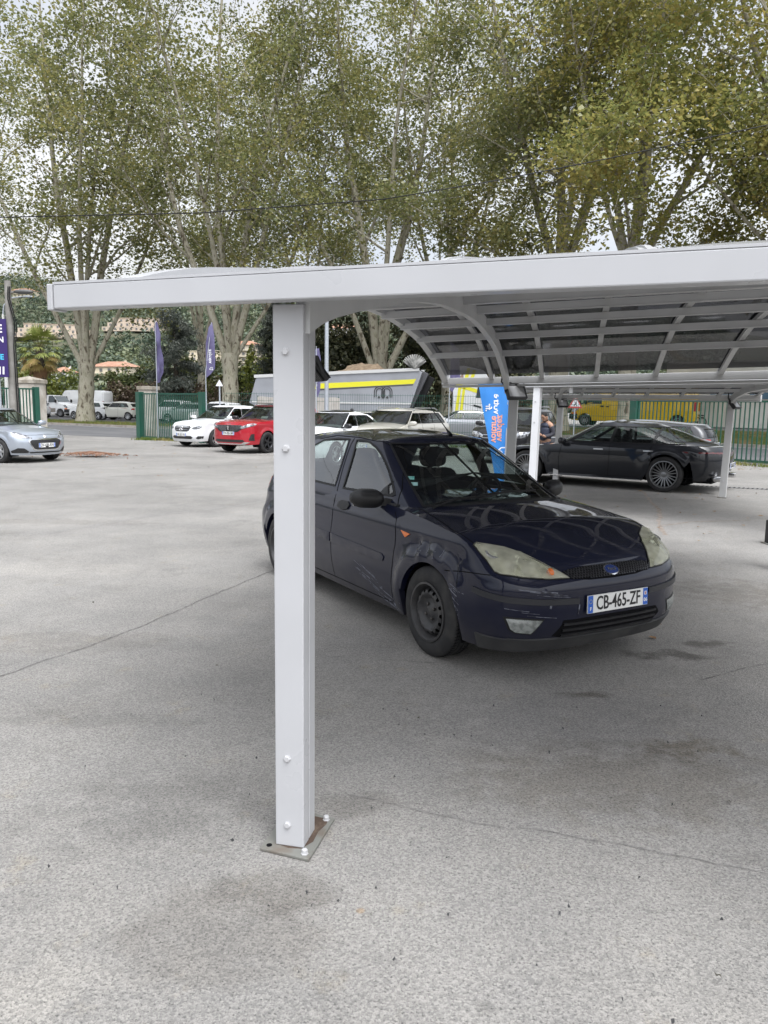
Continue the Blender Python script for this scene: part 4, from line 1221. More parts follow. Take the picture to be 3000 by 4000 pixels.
        mb = MB(); h, nn, i_, d_ = BV.find_nearest(Vector((.742 - (.05 if sg > 0 else 0), .455 * sg, .672)))
        if sg < 0: mb.blob(h + nn * .006, (.026, .022, .030)); mb.build('indicator_bulb', AMBER, lampb, smooth=180)
        mb = MB(); patch_mb(mb, BV, poly, M, off=.010, step=.03, skirt=.012, dome=.018)
        mb.build('lens', hlens, lampb, smooth=60)
        mb = MB()
        edge = [M @ Vector((p[0], p[1], 0)) for p in poly]
        ribbon_mb(mb, BV, edge, .012, .004, d=-n, closed=True); mb.build('lamp_seal', RUB, lampb, smooth=60)
    # grille with diamond mesh
    gr = [(-.375, .683), (-.30, .692), (-.174, .699), (0, .703), (.174, .699), (.30, .692), (.375, .683), (.36, .651), (.322, .642), (0, .634), (-.322, .642), (-.36, .651)]
    mb = MB(); patch_mb(mb, BV, gr, MF, off=.002, step=.03)
    grille = mb.build('grille', DARK, root, smooth=60)
    mb = MB()
    for k in range(-17, 18):
        for s in (-1, 1):
            pts = [(k * .022 + s * t, .634 + t) for t in np.linspace(0, .07, 15)]
            pts = [p for p in pts if inside(p, gr)]
            if len(pts) > 2: ribbon_mb(mb, BV, [(.9, a, b) for a, b in pts], .0045, .007, d=(-1, 0, 0), step=.02)
    mb.build('grille_mesh', mat('grille_plastic', (.03, .03, .033), .35, coat=.3), grille, smooth=60)
    # badge
    el = lambda a, b, cy=0, cz=.664, n=28: [(cy + a * math.cos(t), cz + b * math.sin(t)) for t in np.linspace(0, 2 * math.pi, n, endpoint=False)]
    mb = MB(); patch_mb(mb, BV, el(.060, .025), MF, off=.012, step=.02, skirt=.012, dome=.003)
    badge = mb.build('badge', CHROME, root, smooth=60)
    mb = MB(); patch_mb(mb, BV, el(.054, .0205), MF, off=.0165, step=.02, skirt=.002); mb.build('badge_field', mat('badge_blue', (.012, .035, .16), .25, coat=.8), badge, smooth=60)
    mb = MB(); h, nn, _, _ = BV.ray_cast(Vector((3, 0, .664)), Vector((-1, 0, 0)))
    Mt = frame_matrix(h + nn * .0185, Vector((0, 1, 0)), nn.cross(Vector((0, 1, 0)))); Mt = Mt @ Matrix(((1, .3, 0, 0), (0, 1, 0, 0), (0, 0, 1, 0), (0, 0, 0, 1)))
    add_text(mb, 'Ford', Mt, .034, .0006, .0006); mb.build('badge_lettering', CHROME, badge)
    # fog lamps, lower grille, bumper strips, spoiler lip
    fg = [(-.71, .42), (-.618, .417), (-.515, .408), (-.556, .35), (-.575, .327), (-.657, .335), (-.685, .355)]
    for sg in (-1, 1):
        p = fg if sg < 0 else mir(fg)
        Mg = frame_matrix(Vector((.7, .6 * sg, .37)), Vector((-.45 * sg, .9, 0)) , Vector((0, 0, 1)))
        sc = [((q[0] - .6 * sg) * 1.12, q[1] - .37) for q in p]
        big = [(a * 1.16, b * 1.22) for a, b in sc]
        mb = MB(); patch_mb(mb, BV, big, Mg, off=.002, step=.03); mb.build('fog_lamp_bezel', RUB, root, smooth=50)
        mb = MB(); patch_mb(mb, BV, sc, Mg, off=.005, step=.025)
        fl = mb.build('fog_lamp', mat('fog_bowl', (.5, .5, .47), .22, .7, noise=(30, (.85, .85, .8), .4, .6)), root, smooth=50)
        mb = MB(); patch_mb(mb, BV, sc, Mg, off=.008, step=.025, skirt=.004, dome=.012); mb.build('lens', LENS, fl, smooth=60)
    lg = [(-.40, .40), (0, .405), (.40, .40), (.46, .345), (.38, .285), (0, .275), (-.38, .285), (-.46, .30), (-.42, .35)]
    mb = MB(); patch_mb(mb, BV, lg, MF, off=.002, step=.04); lower = mb.build('lower_grille', DARK, root, smooth=50)
    mb = MB()
    for z in (.375, .338, .302): ribbon_mb(mb, BV, [(.9, y, z) for y in np.linspace(-.40, .40, 20)], .014, .012, d=(-1, 0, 0))
    mb.build('grille_bar', TRIM, lower, smooth=50)
    for sg in (-1, 1):
        mb = MB()
        pts = [(.47, -.82, .566), (.55, -.79, .553), (.667, -.70, .535), (.763, -.54, .522), (.80, -.42, .519), (.829, -.30, .515)]
        ribbon_mb(mb, BV, [(a, -b * sg, z) for a, b, z in pts], .036, .010, step=.03)
        mb.build('bumper_strip', mat('strip_plastic', (.02, .021, .026), .45), root, smooth=60)
    mb = MB()
    ribbon_mb(mb, BV, [tuple(L.S(t, .245)) for t in np.linspace(2.08, 3, 40)] + mirror_y([tuple(L.S(t, .245)) for t in np.linspace(3, 2.08, 40)]), .10, .010, step=.05)
    mb.build('front_spoiler', mat('scuffed_plastic', (.03, .03, .032), .7, noise=(6, (.06, .06, .058), .4, .8)), root, smooth=60)
    plate(root, (.862, .012, .487), (1, 0, .04), (0, 0, 1), 'CB-465-ZF')
    # doors: seams, handles, rubbing strips, side repeaters
    mb = MB()
    for sg in (-1, 1):
        d = (0, -sg, 0)
        front = [(-.57, .955), (-.487, .87), (-.47, .807), (-.45, .69), (-.466, .555), (-.488, .414), (-.494, .26)]
        for pl in (front, [(-1.49, .985), (-1.475, .80), (-1.466, .617), (-1.458, .447), (-1.44, .26)], [(-2.47, .97), (-2.44, .85), (-2.30, .72), (-2.20, .55), (-2.16, .42)],
                   [(-.50, .25), (-1.4, .255), (-2.15, .25)], [(.19, .628), (.33, .648), (.49, .664), (.58, .668)]):
            ribbon_mb(mb, BV, [(x, sg * 1.2, z) for x, z in pl], .006, .0015, d=d)
        ribbon_mb(mb, BU, [(x, sg * 1.2, z) for x, z in [(-.57, .95), (-.66, 1.06), (-.86, 1.21), (-1.06, 1.325), (-1.22, 1.378), (-1.5, 1.40), (-1.9, 1.40), (-2.2, 1.36)]], .007, .002, d=d)
        ribbon_mb(mb, BU, [(x, sg * 1.2, z) for x, z in [(-1.49, .96), (-1.585, 1.39)]], .008, .002, d=d)
        # bonnet shut line
        pts = [(-.50, -.655, 1.0), (-.128, -.715, .95), (.166, -.765, .9), (.386, -.755, .84), (.484, -.602, .808), (.647, -.472, .738), (.79, -.345, .642), (.82, -.2, .632), (.825, 0, .628)]
        ribbon_mb(mb, BV, [(a, -b * sg * -1 if False else b * -sg, z) for a, b, z in pts], .007, .0015)
    join_into(body, mb, DARK)
    sp = [(-1.462, .623), (-.90, .606), (-.62, .596), (-.585, .575), (-.60, .545), (-.70, .53), (-1.079, .54), (-1.455, .55)]
    for sg in (-1, 1):
        Ms = M_side() if sg < 0 else M_side() @ Matrix.Diagonal((1, 1, -1, 1))
        for nm, pl, m_ in (('rubbing_strip', sp, paint), ('rubbing_strip', [(-2.14, .565), (-2.20, .63), (-1.482, .623), (-1.475, .55)], paint),
                           ('door_handle', [(-1.40, .845), (-1.39, .885), (-1.33, .905), (-1.24, .905), (-1.20, .88), (-1.22, .845), (-1.30, .83)], TRIM),
                           ('door_handle', [(-2.34, .855), (-2.33, .895), (-2.27, .915), (-2.18, .915), (-2.14, .89), (-2.16, .855), (-2.24, .84)], TRIM),
                           ('indicator', [(-.385, .802), (-.268, .792), (-.326, .760)], AMBER),
                           ('window_sail', [(-.665, 1.012), (-.775, 1.10), (-.86, 1.0)], TRIM)):
            mb = MB(); bb = BU if nm == 'window_sail' else BV
            patch_mb(mb, bb, pl, Ms, off=.008 if nm != 'door_handle' else .012, step=.05, skirt=.012, dome=.004)
            mb.build(nm, m_, root, smooth=40)
    # scrapes on the door, wing and bumper
    rnd = random.Random(5); mb = MB()
    for k in range(26):
        x0 = rnd.uniform(-1.05, -.55); z0 = .45 - .2 * ((x0 + 1.05) / .5) + rnd.uniform(-.05, .05); ln = rnd.uniform(.05, .28)
        ribbon_mb(mb, BV, [(x0, -1.2, z0), (x0 + ln, -1.2, z0 - ln * .28)], rnd.uniform(.001, .003), .0012, d=(0, 1, 0))
    for k in range(10):
        x0 = rnd.uniform(.23, .30); z0 = rnd.uniform(.38, .56)
        ribbon_mb(mb, BV, [(x0, -1.2, z0), (x0 + rnd.uniform(.02, .10), -1.2, z0 - rnd.uniform(-.01, .05))], rnd.uniform(.002, .007), .0012, d=(0, 1, 0))
    for (y, z, ln, w) in ((-.70, .60, .16, .006), (-.62, .585, .20, .004), (-.55, .585, .10, .008), (-.50, .565, .12, .003), (-.74, .48, .12, .003), (-.66, .46, .10, .002), (-.63, .44, .18, .003), (-.5, .49, .012, .02), (-.58, .565, .22, .003), (-.30, .46, .008, .06)):
        ribbon_mb(mb, BV, [(1.5, y, z), (1.5, y + ln, z - ln * .12)], w, .0014, d=(-1, 0, 0), step=.02)
    for a, z in ((-.17, .71), (-.10, .665), (-.03, .70), (.06, .68), (.12, .70)):
        ribbon_mb(mb, BV, [(a, -1.2, z), (a + .015, -1.2, z + .05)], .004, .0012, d=(0, 1, 0), step=.02)
    join_into(body, mb, SCR)
    # cowl, wipers, stickers, aerial, mirrors
    mb = MB(); MT = Matrix.Identity(4)
    cow = [(-.50, .655), (-.42, .5), (-.36, .3), (-.335, 0), (-.36, -.3), (-.42, -.5), (-.50, -.655), (-.44, -.66), (-.30, -.45), (-.25, -.2), (-.24, 0), (-.25, .2), (-.30, .45), (-.44, .66)]
    patch_mb(mb, BV, cow, MT, off=.006, step=.05); mb.build('cowl_panel', TRIM, root, smooth=60)
    mb = MB()
    for pts in ([(-.36, -.56, .99), (-.36, -.35, 1.0), (-.345, -.12, 1.0)], [(-.37, -.16, 1.0), (-.39, .15, 1.02), (-.43, .42, 1.01)]):
        q = [BU.find_nearest(Vector(p)) for p in pts]
        q = [h + n * (.018 if n.x > 0 else -.018) for h, n, _, _ in q]
        mb.sweep(dens(q, .05, False), .016, .014, mi=0)
        mb.tube([q[0] + Vector((.05, -.05, -.02)), q[1] + Vector((.012, 0, .012))], .007, 6)
    mb.build('wiper', RUB, root, smooth=40)
    for (p, c_) in (((-.72, -.545, 1.135), 'sticker_teal'), ((-.655, -.555, 1.085), 'sticker_pale')):
        h, n, _, _ = BU.find_nearest(Vector(p)); n = n if n.x > 0 else -n
        xx = Vector((0, 0, 1)).cross(n).normalized()
        mb = MB(); M = frame_matrix(h + n * .002, xx, n.cross(xx))
        mb.prism([(-.028, -.022), (.028, -.022), (.028, .022), (-.028, .022)], M, .001)
        mb.build('windscreen_sticker', mat(c_, (.10, .42, .38) if 'teal' in c_ else (.38, .62, .62), .5, noise=(60, (.30, .55, .50), .45, .55)), root)
    mb = MB(); h = BR.ray_cast(Vector((-1.24, .17, 3)), Vector((0, 0, -1)))[0]
    mb.tube([h, h + Vector((-.02, 0, .02)), h + Vector((-.06, 0, .05))], [.022, .014, .006], 8)
    mb.tube([h + Vector((-.05, 0, .045)), h + Vector((-.34, 0, .25))], [.0045, .003], 6); mb.build('aerial', RUB, root, smooth=60)
    for sg in (-1, 1):
        mb = MB()
        A = []
        for i in range(13):
            k = i / 12; yy = .80 + .22 * k
            r = (.072 * (1 - (2 * k - .9) ** 4 * .55)) if k < .96 else .03
            r = max(.02, r); row = []
            for j in range(20):
                a = 2 * math.pi * j / 20
                ca, sa = math.cos(a), math.sin(a)
                row.append((-.73 - .06 * k + (.085 * (ca if ca > 0 else ca * .35)) * r / .072, sg * yy, .985 + .01 * k + r * math.copysign(abs(sa) ** .8, sa)))
            row.append(row[0]); A.append(row)
        mb.grid(A)
        mb.add([A[0][j] for j in range(20)], [tuple(range(20))]); mb.add([A[-1][j] for j in range(20)], [tuple(range(19, -1, -1))])
        mb.bar((-.70, sg * .72, .96), (-.72, sg * .83, .965), .075, .05)
        mirr = mb.build('door_mirror', mat('mirror_plastic', (.014, .014, .015), .42, spec=.45), root, smooth=55, merge=1e-4)
        mb = MB(); mb.prism([(.82, .93), (.99, .93), (1.005, .985), (.985, 1.035), (.83, 1.035)], Matrix(((0, 0, -1, -.792), (sg, 0, 0, 0), (0, 1, 0, 0), (0, 0, 0, 1))), .004)
        mb.build('mirror_glass', CHROME, mirr)
    # tail lamps and rear bumper strip
    for sg in (-1, 1):
        Mr = frame_matrix(Vector((-3.1, sg * .7, .95)), Vector((-.5 * sg, -.85, 0)) if sg < 0 else Vector((.5, -.85, 0)), Vector((0, 0, 1)))
        mb = MB(); patch_mb(mb, obj_bvh([body, cab]), [(-.09, -.12), (.07, -.12), (.06, .22), (-.05, .25)], Mr, off=.004, step=.05); mb.build('tail_lamp', REDL, root, smooth=60)
    plate(root, (-3.35, 0, .62), (-1, 0, .1), (0, 0, 1), 'CB-465-ZF')
    # cabin: floor, dashboard, wheel, seats
    mb = MB(); mb.box((-1.6, 0, .32), (2.9, 1.5, .06)); mb.box((-.35, 0, .6), (.1, 1.45, .55)); mb.box((-2.95, 0, .60), (.08, 1.3, .55))
    for sg in (-1, 1): mb.box((-1.65, sg * .745, .65), (2.2, .05, .62))
    mb.build('cabin_lining', mat('cabin_plastic', (.02, .02, .022), .8), root, bevel=.01)
    mb = MB(); A = []
    for y in np.linspace(-.70, .70, 25):
        hump = .045 * math.exp(-((y - .36) / .2) ** 2)
        A.append([(-.38, y, .93), (-.55, y, .965 + hump * .4), (-.75, y, .955 + hump), (-.86, y, .925 + hump), (-.90, y, .85), (-.84, y, .6)])
    mb.grid(A); mb.build('dashboard', mat('dash_plastic', (.018, .018, .02), .75), root, smooth=60)
    mb = MB(); Ms = Matrix.Translation((-1.02, .36, .915)) @ Matrix.Rotation(rad(-68), 4, 'Y')
    mb.lathe([(.185 + .014 * math.cos(a), .014 * math.sin(a)) for a in np.linspace(0, 2 * math.pi, 9)[:-1]], 40, Ms, close=True)
    mb.lathe([(.07, -.02), (.07, .015), (.05, .03)], 20, Ms)
    for a in (0, 2.4, 3.9): mb.bar(Ms @ Vector((.05 * math.cos(a), .05 * math.sin(a), 0)), Ms @ Vector((.18 * math.cos(a), .18 * math.sin(a), 0)), .03, .012)
    mb.tube([Ms @ Vector((0, 0, -.02)), Vector((-.8, .36, .80))], .04, 10); mb.build('steering_wheel', mat('wheel_plastic', (.02, .02, .022), .5), root, smooth=50)
    for y in (-.36, .36):
        Rt = Matrix.Rotation(rad(-14), 3, 'Y')
        mb = MB(); mb.blob((-1.70, y, .80), (.085, .25, .31), 20, 12, (.45, .5), Rt); mb.blob((-1.40, y, .52), (.28, .25, .10), 18, 10, (.5, .5))
        st = mb.build('seat', SEATM, root, smooth=180)
        mb = MB(); mb.blob((-1.79, y, 1.20), (.05, .135, .095), 16, 10, (.6, .55), Rt); mb.tube([(-1.765, y - .06, 1.04), (-1.785, y - .06, 1.15)], .007, 6); mb.tube([(-1.765, y + .06, 1.04), (-1.785, y + .06, 1.15)], .007, 6)
        mb.build('headrest', SEATM, st, smooth=60)
    mb = MB(); mb.blob((-2.55, 0, .76), (.09, .62, .28), 20, 12, (.4, .35), Matrix.Rotation(rad(-18), 3, 'Y')); mb.blob((-2.3, 0, .5), (.25, .62, .1), 18, 10, (.4, .35))
    for y in (-.38, .38): mb.blob((-2.64, y, 1.05), (.05, .12, .06), 14, 8, (.6, .6))
    mb.build('rear_bench', SEATM, root, smooth=180)
    mb = MB(); mb.blob((-1.02, .0, 1.30), (.015, .11, .035), 16, 8, (.6, .6)); mb.tube([(-1.02, 0, 1.32), (-1.10, 0, 1.37)], .01, 6); mb.build('rear_view_mirror', RUB, root, smooth=60)
    arch_liner(root, wh, .80, .30, DARK)
    mb = MB(); mb.box((-1.3, 0, .24), (3.9, 1.1, .12)); mb.build('underbody', DARK, root)
    steel = mat('steel_rim', (.042, .042, .044), .5, .2, noise=(10, (.065, .062, .06), .45, .7)); nut = mat('lug_nut', (.09, .085, .08), .4, .7)
    for x, y in ((0, -.745), (0, .745), (-2.615, -.745), (-2.615, .745)):
        wheel(root, x, y, .307, .195, .196, lambda m: steel_rim(m, .19, .09), [steel, nut], TYRE, DARK)
    return root, body, cab, roof, gl, L, U, wh, paint
# ------------------------------------------------------------------ the other cars
WG = glass_mat('dark_car_glass', (.30, .35, .33), ior=1.5)
WL = glass_mat('pale_car_glass', (.66, .74, .71), ior=1.5)
WHITE = car_paint('white_paint', (.72, .73, .74), .3)
SILV = car_paint('silver_paint', (.42, .46, .52), .28, .55)
RED = car_paint('red_paint', (.42, .012, .025), .25, .15)
CHAMP = car_paint('champagne_paint', (.52, .50, .45), .28, .3)
GREYP = car_paint('charcoal_paint', (.012, .0135, .018), .28, 0)
BLACKP = car_paint('black_paint', (.012, .012, .014), .25)
GREY2 = car_paint('grey_paint', (.035, .037, .042), .3, 0)
CREAM = car_paint('cream_paint', (.66, .66, .60), .3)
LAMP = mat('clear_lamp', (.55, .57, .6), .15, .6, coat=1, noise=(14, (.12, .12, .13), .42, .62))
LAMPD = mat('dark_lamp', (.08, .085, .09), .12, .3, coat=1, noise=(16, (.5, .5, .52), .55, .66))
GRL = mat('grille_black', (.012, .012, .013), .4, noise=(40, (.03, .03, .03), .45, .55))

def rim_cover(m): spoke_rim(m, .205, 7, .085, .055)
def rim_alloy(m): spoke_rim(m, .215, 5, .075, .05, twin=False)
def rim_twin(m): spoke_rim(m, .265, 10, .022, .016, twin=True)

def silver_small():
    c = dict(F=.78, wb=2.54, R=.66, W=.87, H=1.46, hz=.74, cowl=(-.18, .98), belt=.98, wst=-1.05, rend=-2.75, paint=SILV, glass=WL, wheel=.315, rim=rim_cover, rim_mats=[SILVER], plate='DV-696-RN', pz=.47, hcrown=.07, handle_mat=SILV, pf=2.6,
             front=[('headlight', LAMP, [(-.80, .80), (-.70, .81), (-.52, .74), (-.40, .67), (-.42, .645), (-.60, .655), (-.74, .70)], True, .008, .012),
                    ('grille_surround', CHROME, [(-.46, .64), (.46, .64), (.52, .58), (.40, .36), (.30, .335), (-.30, .335), (-.40, .36), (-.52, .58)], False, .008, 0),
                    ('grille', GRL, [(-.43, .61), (.43, .61), (.485, .57), (.375, .385), (.29, .36), (-.29, .36), (-.375, .385), (-.485, .57)], False, .016, 0),
                    ('fog_recess', GRL, [(-.82, .33), (-.74, .41), (-.62, .40), (-.50, .31), (-.52, .275), (-.80, .275)], True, .006, 0),
                    ('lower_grille', GRL, [(-.50, .30), (.50, .30), (.46, .265), (-.46, .265)], False, .006, 0),
                    ('badge', CHROME, [(-.035, .72), (.035, .72), (.03, .66), (-.03, .66)], False, .02, .003)])
    return gen_car('hatchback_car', 'pale silver small hatchback with round wheel covers cut by the left edge', 'car', (-9.75, 20.95, 0), rad(-26), c)

def white_tall():
    c = dict(F=.90, wb=2.73, R=.79, W=.90, H=1.56, hz=.80, cowl=(-.25, 1.04), belt=1.04, wst=-1.05, rend=-3.0, paint=WHITE, glass=WG, wheel=.325, rim=rim_alloy, rim_mats=[SILVER], plate='FR-253-YN', pz=.46, hcrown=.08, pf=2.6,
             front=[('headlight', LAMPD, [(-.86, .80), (-.74, .80), (-.52, .73), (-.50, .69), (-.60, .66), (-.76, .69)], True, .008, .012),
                    ('grille', GRL, [(-.44, .74), (-.36, .78), (.36, .78), (.44, .74), (.38, .62), (.28, .58), (-.28, .58), (-.38, .62)], False, .006, 0),
                    ('grille_bar', CHROME, [(-.42, .728), (.42, .728), (.41, .716), (-.41, .716)], False, .016, 0), ('grille_bar', CHROME, [(-.38, .645), (.38, .645), (.37, .633), (-.37, .633)], False, .016, 0),
                    ('lower_grille', GRL, [(-.54, .36), (-.46, .42), (.46, .42), (.54, .36), (.46, .31), (-.46, .31)], False, .006, 0),
                    ('air_inlet', GRL, [(-.84, .42), (-.72, .42), (-.64, .34), (-.70, .31), (-.82, .33)], True, .006, 0)])
    r = gen_car('hatchback_car', 'white tall hatchback with a large round grille star parked beside the green gate', 'car', (-7.0, 29.2, 0), rad(-125), c)
    BV = r[6]
    h, n, _, _ = BV.ray_cast(Vector((3, 0, .685)), Vector((-1, 0, 0)))
    mb = MB(); M = Matrix.Translation(h + Vector((.03, 0, 0))) @ Matrix.Rotation(rad(90), 4, 'Y')
    mb.lathe([(.095 + .012 * math.cos(a), .012 * math.sin(a)) for a in np.linspace(0, 2 * math.pi, 9)[:-1]], 28, M, close=True)
    for k in range(3):
        a = math.pi / 2 + k * 2 * math.pi / 3
        mb.tube([h + Vector((.04, 0, 0)), h + Vector((.03, .09 * math.cos(a), .09 * math.sin(a)))], [.018, .006], 6)
    mb.build('badge', CHROME, r[0], smooth=60)
    return r

def red_suv():
    blk = BLACKP
    c = dict(F=.92, wb=2.675, R=.86, W=.92, H=1.63, hz=.98, cowl=(-.22, 1.12), belt=1.10, wst=-1.02, rend=-3.1, paint=RED, roof_paint=blk, mirror=blk, glass=WG, wheel=.355, sill=.32, rim=rim_alloy, rim_mats=[mat('dark_alloy', (.06, .06, .065), .35, .8)], plate='FW-083-SM', pz=.66, hcrown=.06, hood=1.0, pf=2.8, bars=CHROME,
             nose={3: 0, 4: -.01, 5: -.03, 6: -.10},
             front=[('grille', GRL, [(-.52, .93), (.52, .93), (.62, .86), (.40, .72), (.30, .70), (-.30, .70), (-.40, .72), (-.62, .86)], False, .006, 0),
                    ('headlight', LAMP, [(-.88, .97), (-.80, .99), (-.50, .88), (-.47, .82), (-.58, .82), (-.84, .91)], True, .012, .01),
                    ('lower_grille', GRL, [(-.58, .46), (.58, .46), (.62, .40), (.50, .37), (-.50, .37), (-.62, .40)], False, .006, 0),
                    ('bumper_trim', CHROME, [(-.78, .38), (-.62, .39), (-.50, .335), (.50, .335), (.62, .39), (.78, .38), (.60, .30), (-.60, .30)], False, .012, 0),
                    ('air_inlet', GRL, [(-.86, .66), (-.80, .64), (-.74, .44), (-.86, .42)], True, .006, 0),
                    ('lower_bumper', TRIM, [(-.84, .30), (.84, .30), (.80, .24), (-.80, .24)], False, .006, 0)])
    r = gen_car('sports_utility_car', 'bright red sport utility car with black roof beside the white carport post', 'car', (-4.67, 26.1, 0), rad(-121), c)
    # chrome slashes in the grille
    mb = MB(); BV = r[6]
    rows = 6
    for i in range(rows):
        z = .74 + i * .033
        for k in range(-9, 10):
            y = k * .055; 
            if abs(y) > .30 + .05 * i or abs(y) < .06: continue
            ribbon_mb(mb, BV, [(2, y, z), (2, y + (.03 if y > 0 else -.03), z + .012)], .005, .012, d=(-1, 0, 0), step=.03)
    join_into(next(o for o in r[0].children if o.name.startswith('grille')), mb, CHROME)
    h, n, _, _ = BV.ray_cast(Vector((3, 0, .83)), Vector((-1, 0, 0)))
    mb = MB()
    # upright lion-like emblem, simplified to a rampant silhouette
    sil = [(-.03, -.06), (-.01, -.06), (0, -.02), (.02, -.06), (.045, -.06), (.025, -.01), (.03, .02), (.055, .035), (.05, .05), (.025, .045), (.03, .07), (.0, .085), (-.03, .06), (-.055, .06), (-.05, .045), (-.02, .03), (-.025, 0)]
    mb.prism(sil, frame_matrix(h + Vector((.014, 0, 0)), (0, 1, 0), (0, 0, 1)), .012); mb.build('badge', CHROME, r[0])
    h, n, _, _ = BV.ray_cast(Vector((3, 0, .955)), Vector((-1, 0, 0)))
    mb = MB(); add_text(mb, 'PEUGEOT', frame_matrix(h + Vector((.012, 0, 0)), (0, 1, 0), (0, 0, 1)), .045, .002, .001); mb.build('lettering', CHROME, r[0])
    mb = MB(); mb.prism([(-.14, -.05), (.14, -.05), (.14, .05), (-.14, .05)], frame_matrix(Vector((-.50, .35, 1.17)), (0, 1, 0), (-.7, 0, .7)), .003); mb.build('price_card', mat('card_white', (.75, .75, .72), .6), r[0])
    return r

def white_hatch():
    c = dict(F=.74, wb=2.36, R=.52, W=.84, H=1.49, hz=.82, cowl=(-.12, 1.02), belt=1.02, wst=-.95, rend=-2.1, pillars=[-1.2, -1.8], tb=.06, paint=WHITE, roof_paint=BLACKP, mirror=BLACKP, glass=WG, wheel=.31, rim=rim_alloy, hcrown=.08,
             front=[('headlight', LAMP, [(-.82, .84), (-.70, .84), (-.54, .76), (-.60, .70), (-.78, .74)], True, .008, .01), ('grille', GRL, [(-.46, .52), (.46, .52), (.38, .34), (-.38, .34)], False, .006, 0)], plate='FK-582-ZW', pz=.42)
    return gen_car('hatchback_car', 'white small hatchback with black roof seen behind the navy car', 'car', (-2.05, 21.4, 0), rad(-120), c)

def champagne_suv():
    c = dict(F=.86, wb=2.65, R=.87, W=.90, H=1.56, hz=.92, cowl=(-.15, 1.12), belt=1.09, wst=-.98, rend=-3.05, paint=CHAMP, glass=WG, wheel=.345, rim=rim_alloy, hcrown=.08, bars=SILVER,
             front=[('headlight', LAMP, [(-.85, .94), (-.74, .95), (-.52, .84), (-.56, .79), (-.80, .84)], True, .008, .01), ('grille', GRL, [(-.36, .82), (.36, .82), (.22, .60), (-.22, .60)], False, .006, 0)], plate='EN-523-KD', pz=.5)
    return gen_car('sports_utility_car', 'champagne sport utility car with roof rails behind the navy car', 'car', (-.29, 22.4, 0), rad(-120), c)

def black_suv():
    c = dict(F=.88, wb=2.68, R=.9, W=.92, H=1.64, hz=.98, cowl=(-.2, 1.14), belt=1.10, wst=-1.05, rend=-3.1, paint=BLACKP, glass=WG, wheel=.35, rim=rim_alloy, hood=1.0, hcrown=.06, bars=SILVER,
             front=[('headlight', LAMP, [(-.86, .94), (-.62, .92), (-.45, .84), (-.45, .76), (-.66, .76), (-.82, .82)], True, .010, .01), ('grille', GRL, [(-.44, .90), (.44, .90), (.44, .74), (-.44, .74)], False, .006, 0),
                    ('grille_bar', CHROME, [(-.44, .845), (.44, .845), (.44, .83), (-.44, .83)], False, .014, 0), ('grille_bar', CHROME, [(-.46, .76), (.46, .76), (.46, .74), (-.46, .74)], False, .014, 0),
                    ('bumper_trim', CHROME, [(-.84, .55), (-.70, .60), (-.50, .48), (.50, .48), (.70, .60), (.84, .55), (.60, .43), (-.60, .43)], False, .012, 0)], plate='EY-310-LC', pz=.6)
    return gen_car('sports_utility_car', 'black sport utility car facing forward between the two carports behind the person', 'car', (3.6, 23.0, 0), rad(-115), c)

def charcoal_sedan():
    c = dict(F=.93, wb=2.95, R=1.10, W=.965, H=1.42, hz=.66, cowl=(-.52, .965), belt=.925, wst=-1.45, rend=-2.50, paint=GREYP, glass=WL, wheel=.358, side_wall=.085, rim=rim_twin, rim_mats=[mat('dark_silver', (.26, .265, .27), .32, .8)], hcrown=.05, af=.62, ar=.70, hood=.8, pf=2.4, pr=2.4, sill=.21,
             pillars=[-1.83, -2.68], lean=.06, t1=.13, t2=.22, t3=.33, tb=.22, tk=.32, tk2=.64, cpil=-.72, upr=2.0, liner=.86, crown=.05, rcrown=.045, fl=.03, flw=.11, tailz=.92,
             tail=[(.2, .22), (.32, .10), (.45, .03), (.6, .0), (.72, .01), (.82, .02), (.93, .10), (1.1, .3)], deck=(1.25, .02),
             uar=[1.3, 1.25, 1.05, .85, .6, .55], rail=[(0, 1.335), (1, 1.355), (1.5, 1.375), (2, 1.36), (3, 1.355)], handles=[-1.60, -2.62], handle_mat=SILVER, rw=(.66, .66, 1.0, 0, .05), creases=[(.86, .012, .06)],
             front=[('headlight', LAMPD, [(-.86, .70), (-.66, .71), (-.56, .62), (-.62, .52), (-.84, .56)], True, .008, .01), ('lower_grille', GRL, [(-.6, .34), (.6, .34), (.5, .24), (-.5, .24)], False, .006, 0)],
             rear=[('tail_lamp', mat('dark_tail_lamp', (.10, .006, .008), .15, coat=1), [(-.93, .83), (0, .815), (.93, .83), (.93, .80), (0, .785), (-.93, .80)], False, .010, 0), ('rear_diffuser', GRL, [(-.7, .30), (.7, .30), (.62, .24), (-.62, .24)], False, .006, 0)],
             side=[('tail_lamp', mat('dark_tail_lamp'), [(-3.98, .80), (-3.80, .835), (-3.72, .815), (-3.98, .775)], .006)], rplate='GB-482-QT', rpz=.55)
    r = gen_car('sports_sedan', 'long low charcoal fastback sedan seen side on beyond the carport posts', 'car', (3.66, 17.78, 0), rad(146.3), c)
    mb = MB(); mb.box((-1.5, 0, .215), (2.0, 1.93, .016)); mb.build('sill_trim', CHROME, r[0])
    for sg in (-1, 1):
        mb = MB(); mb.tube([(-4.02, sg * .55, .31), (-3.85, sg * .55, .31)], .055, 14); mb.tube([(-4.02, sg * .68, .31), (-3.85, sg * .68, .31)], .055, 14); mb.build('exhaust_pipe', CHROME, r[0], smooth=50)
    return r

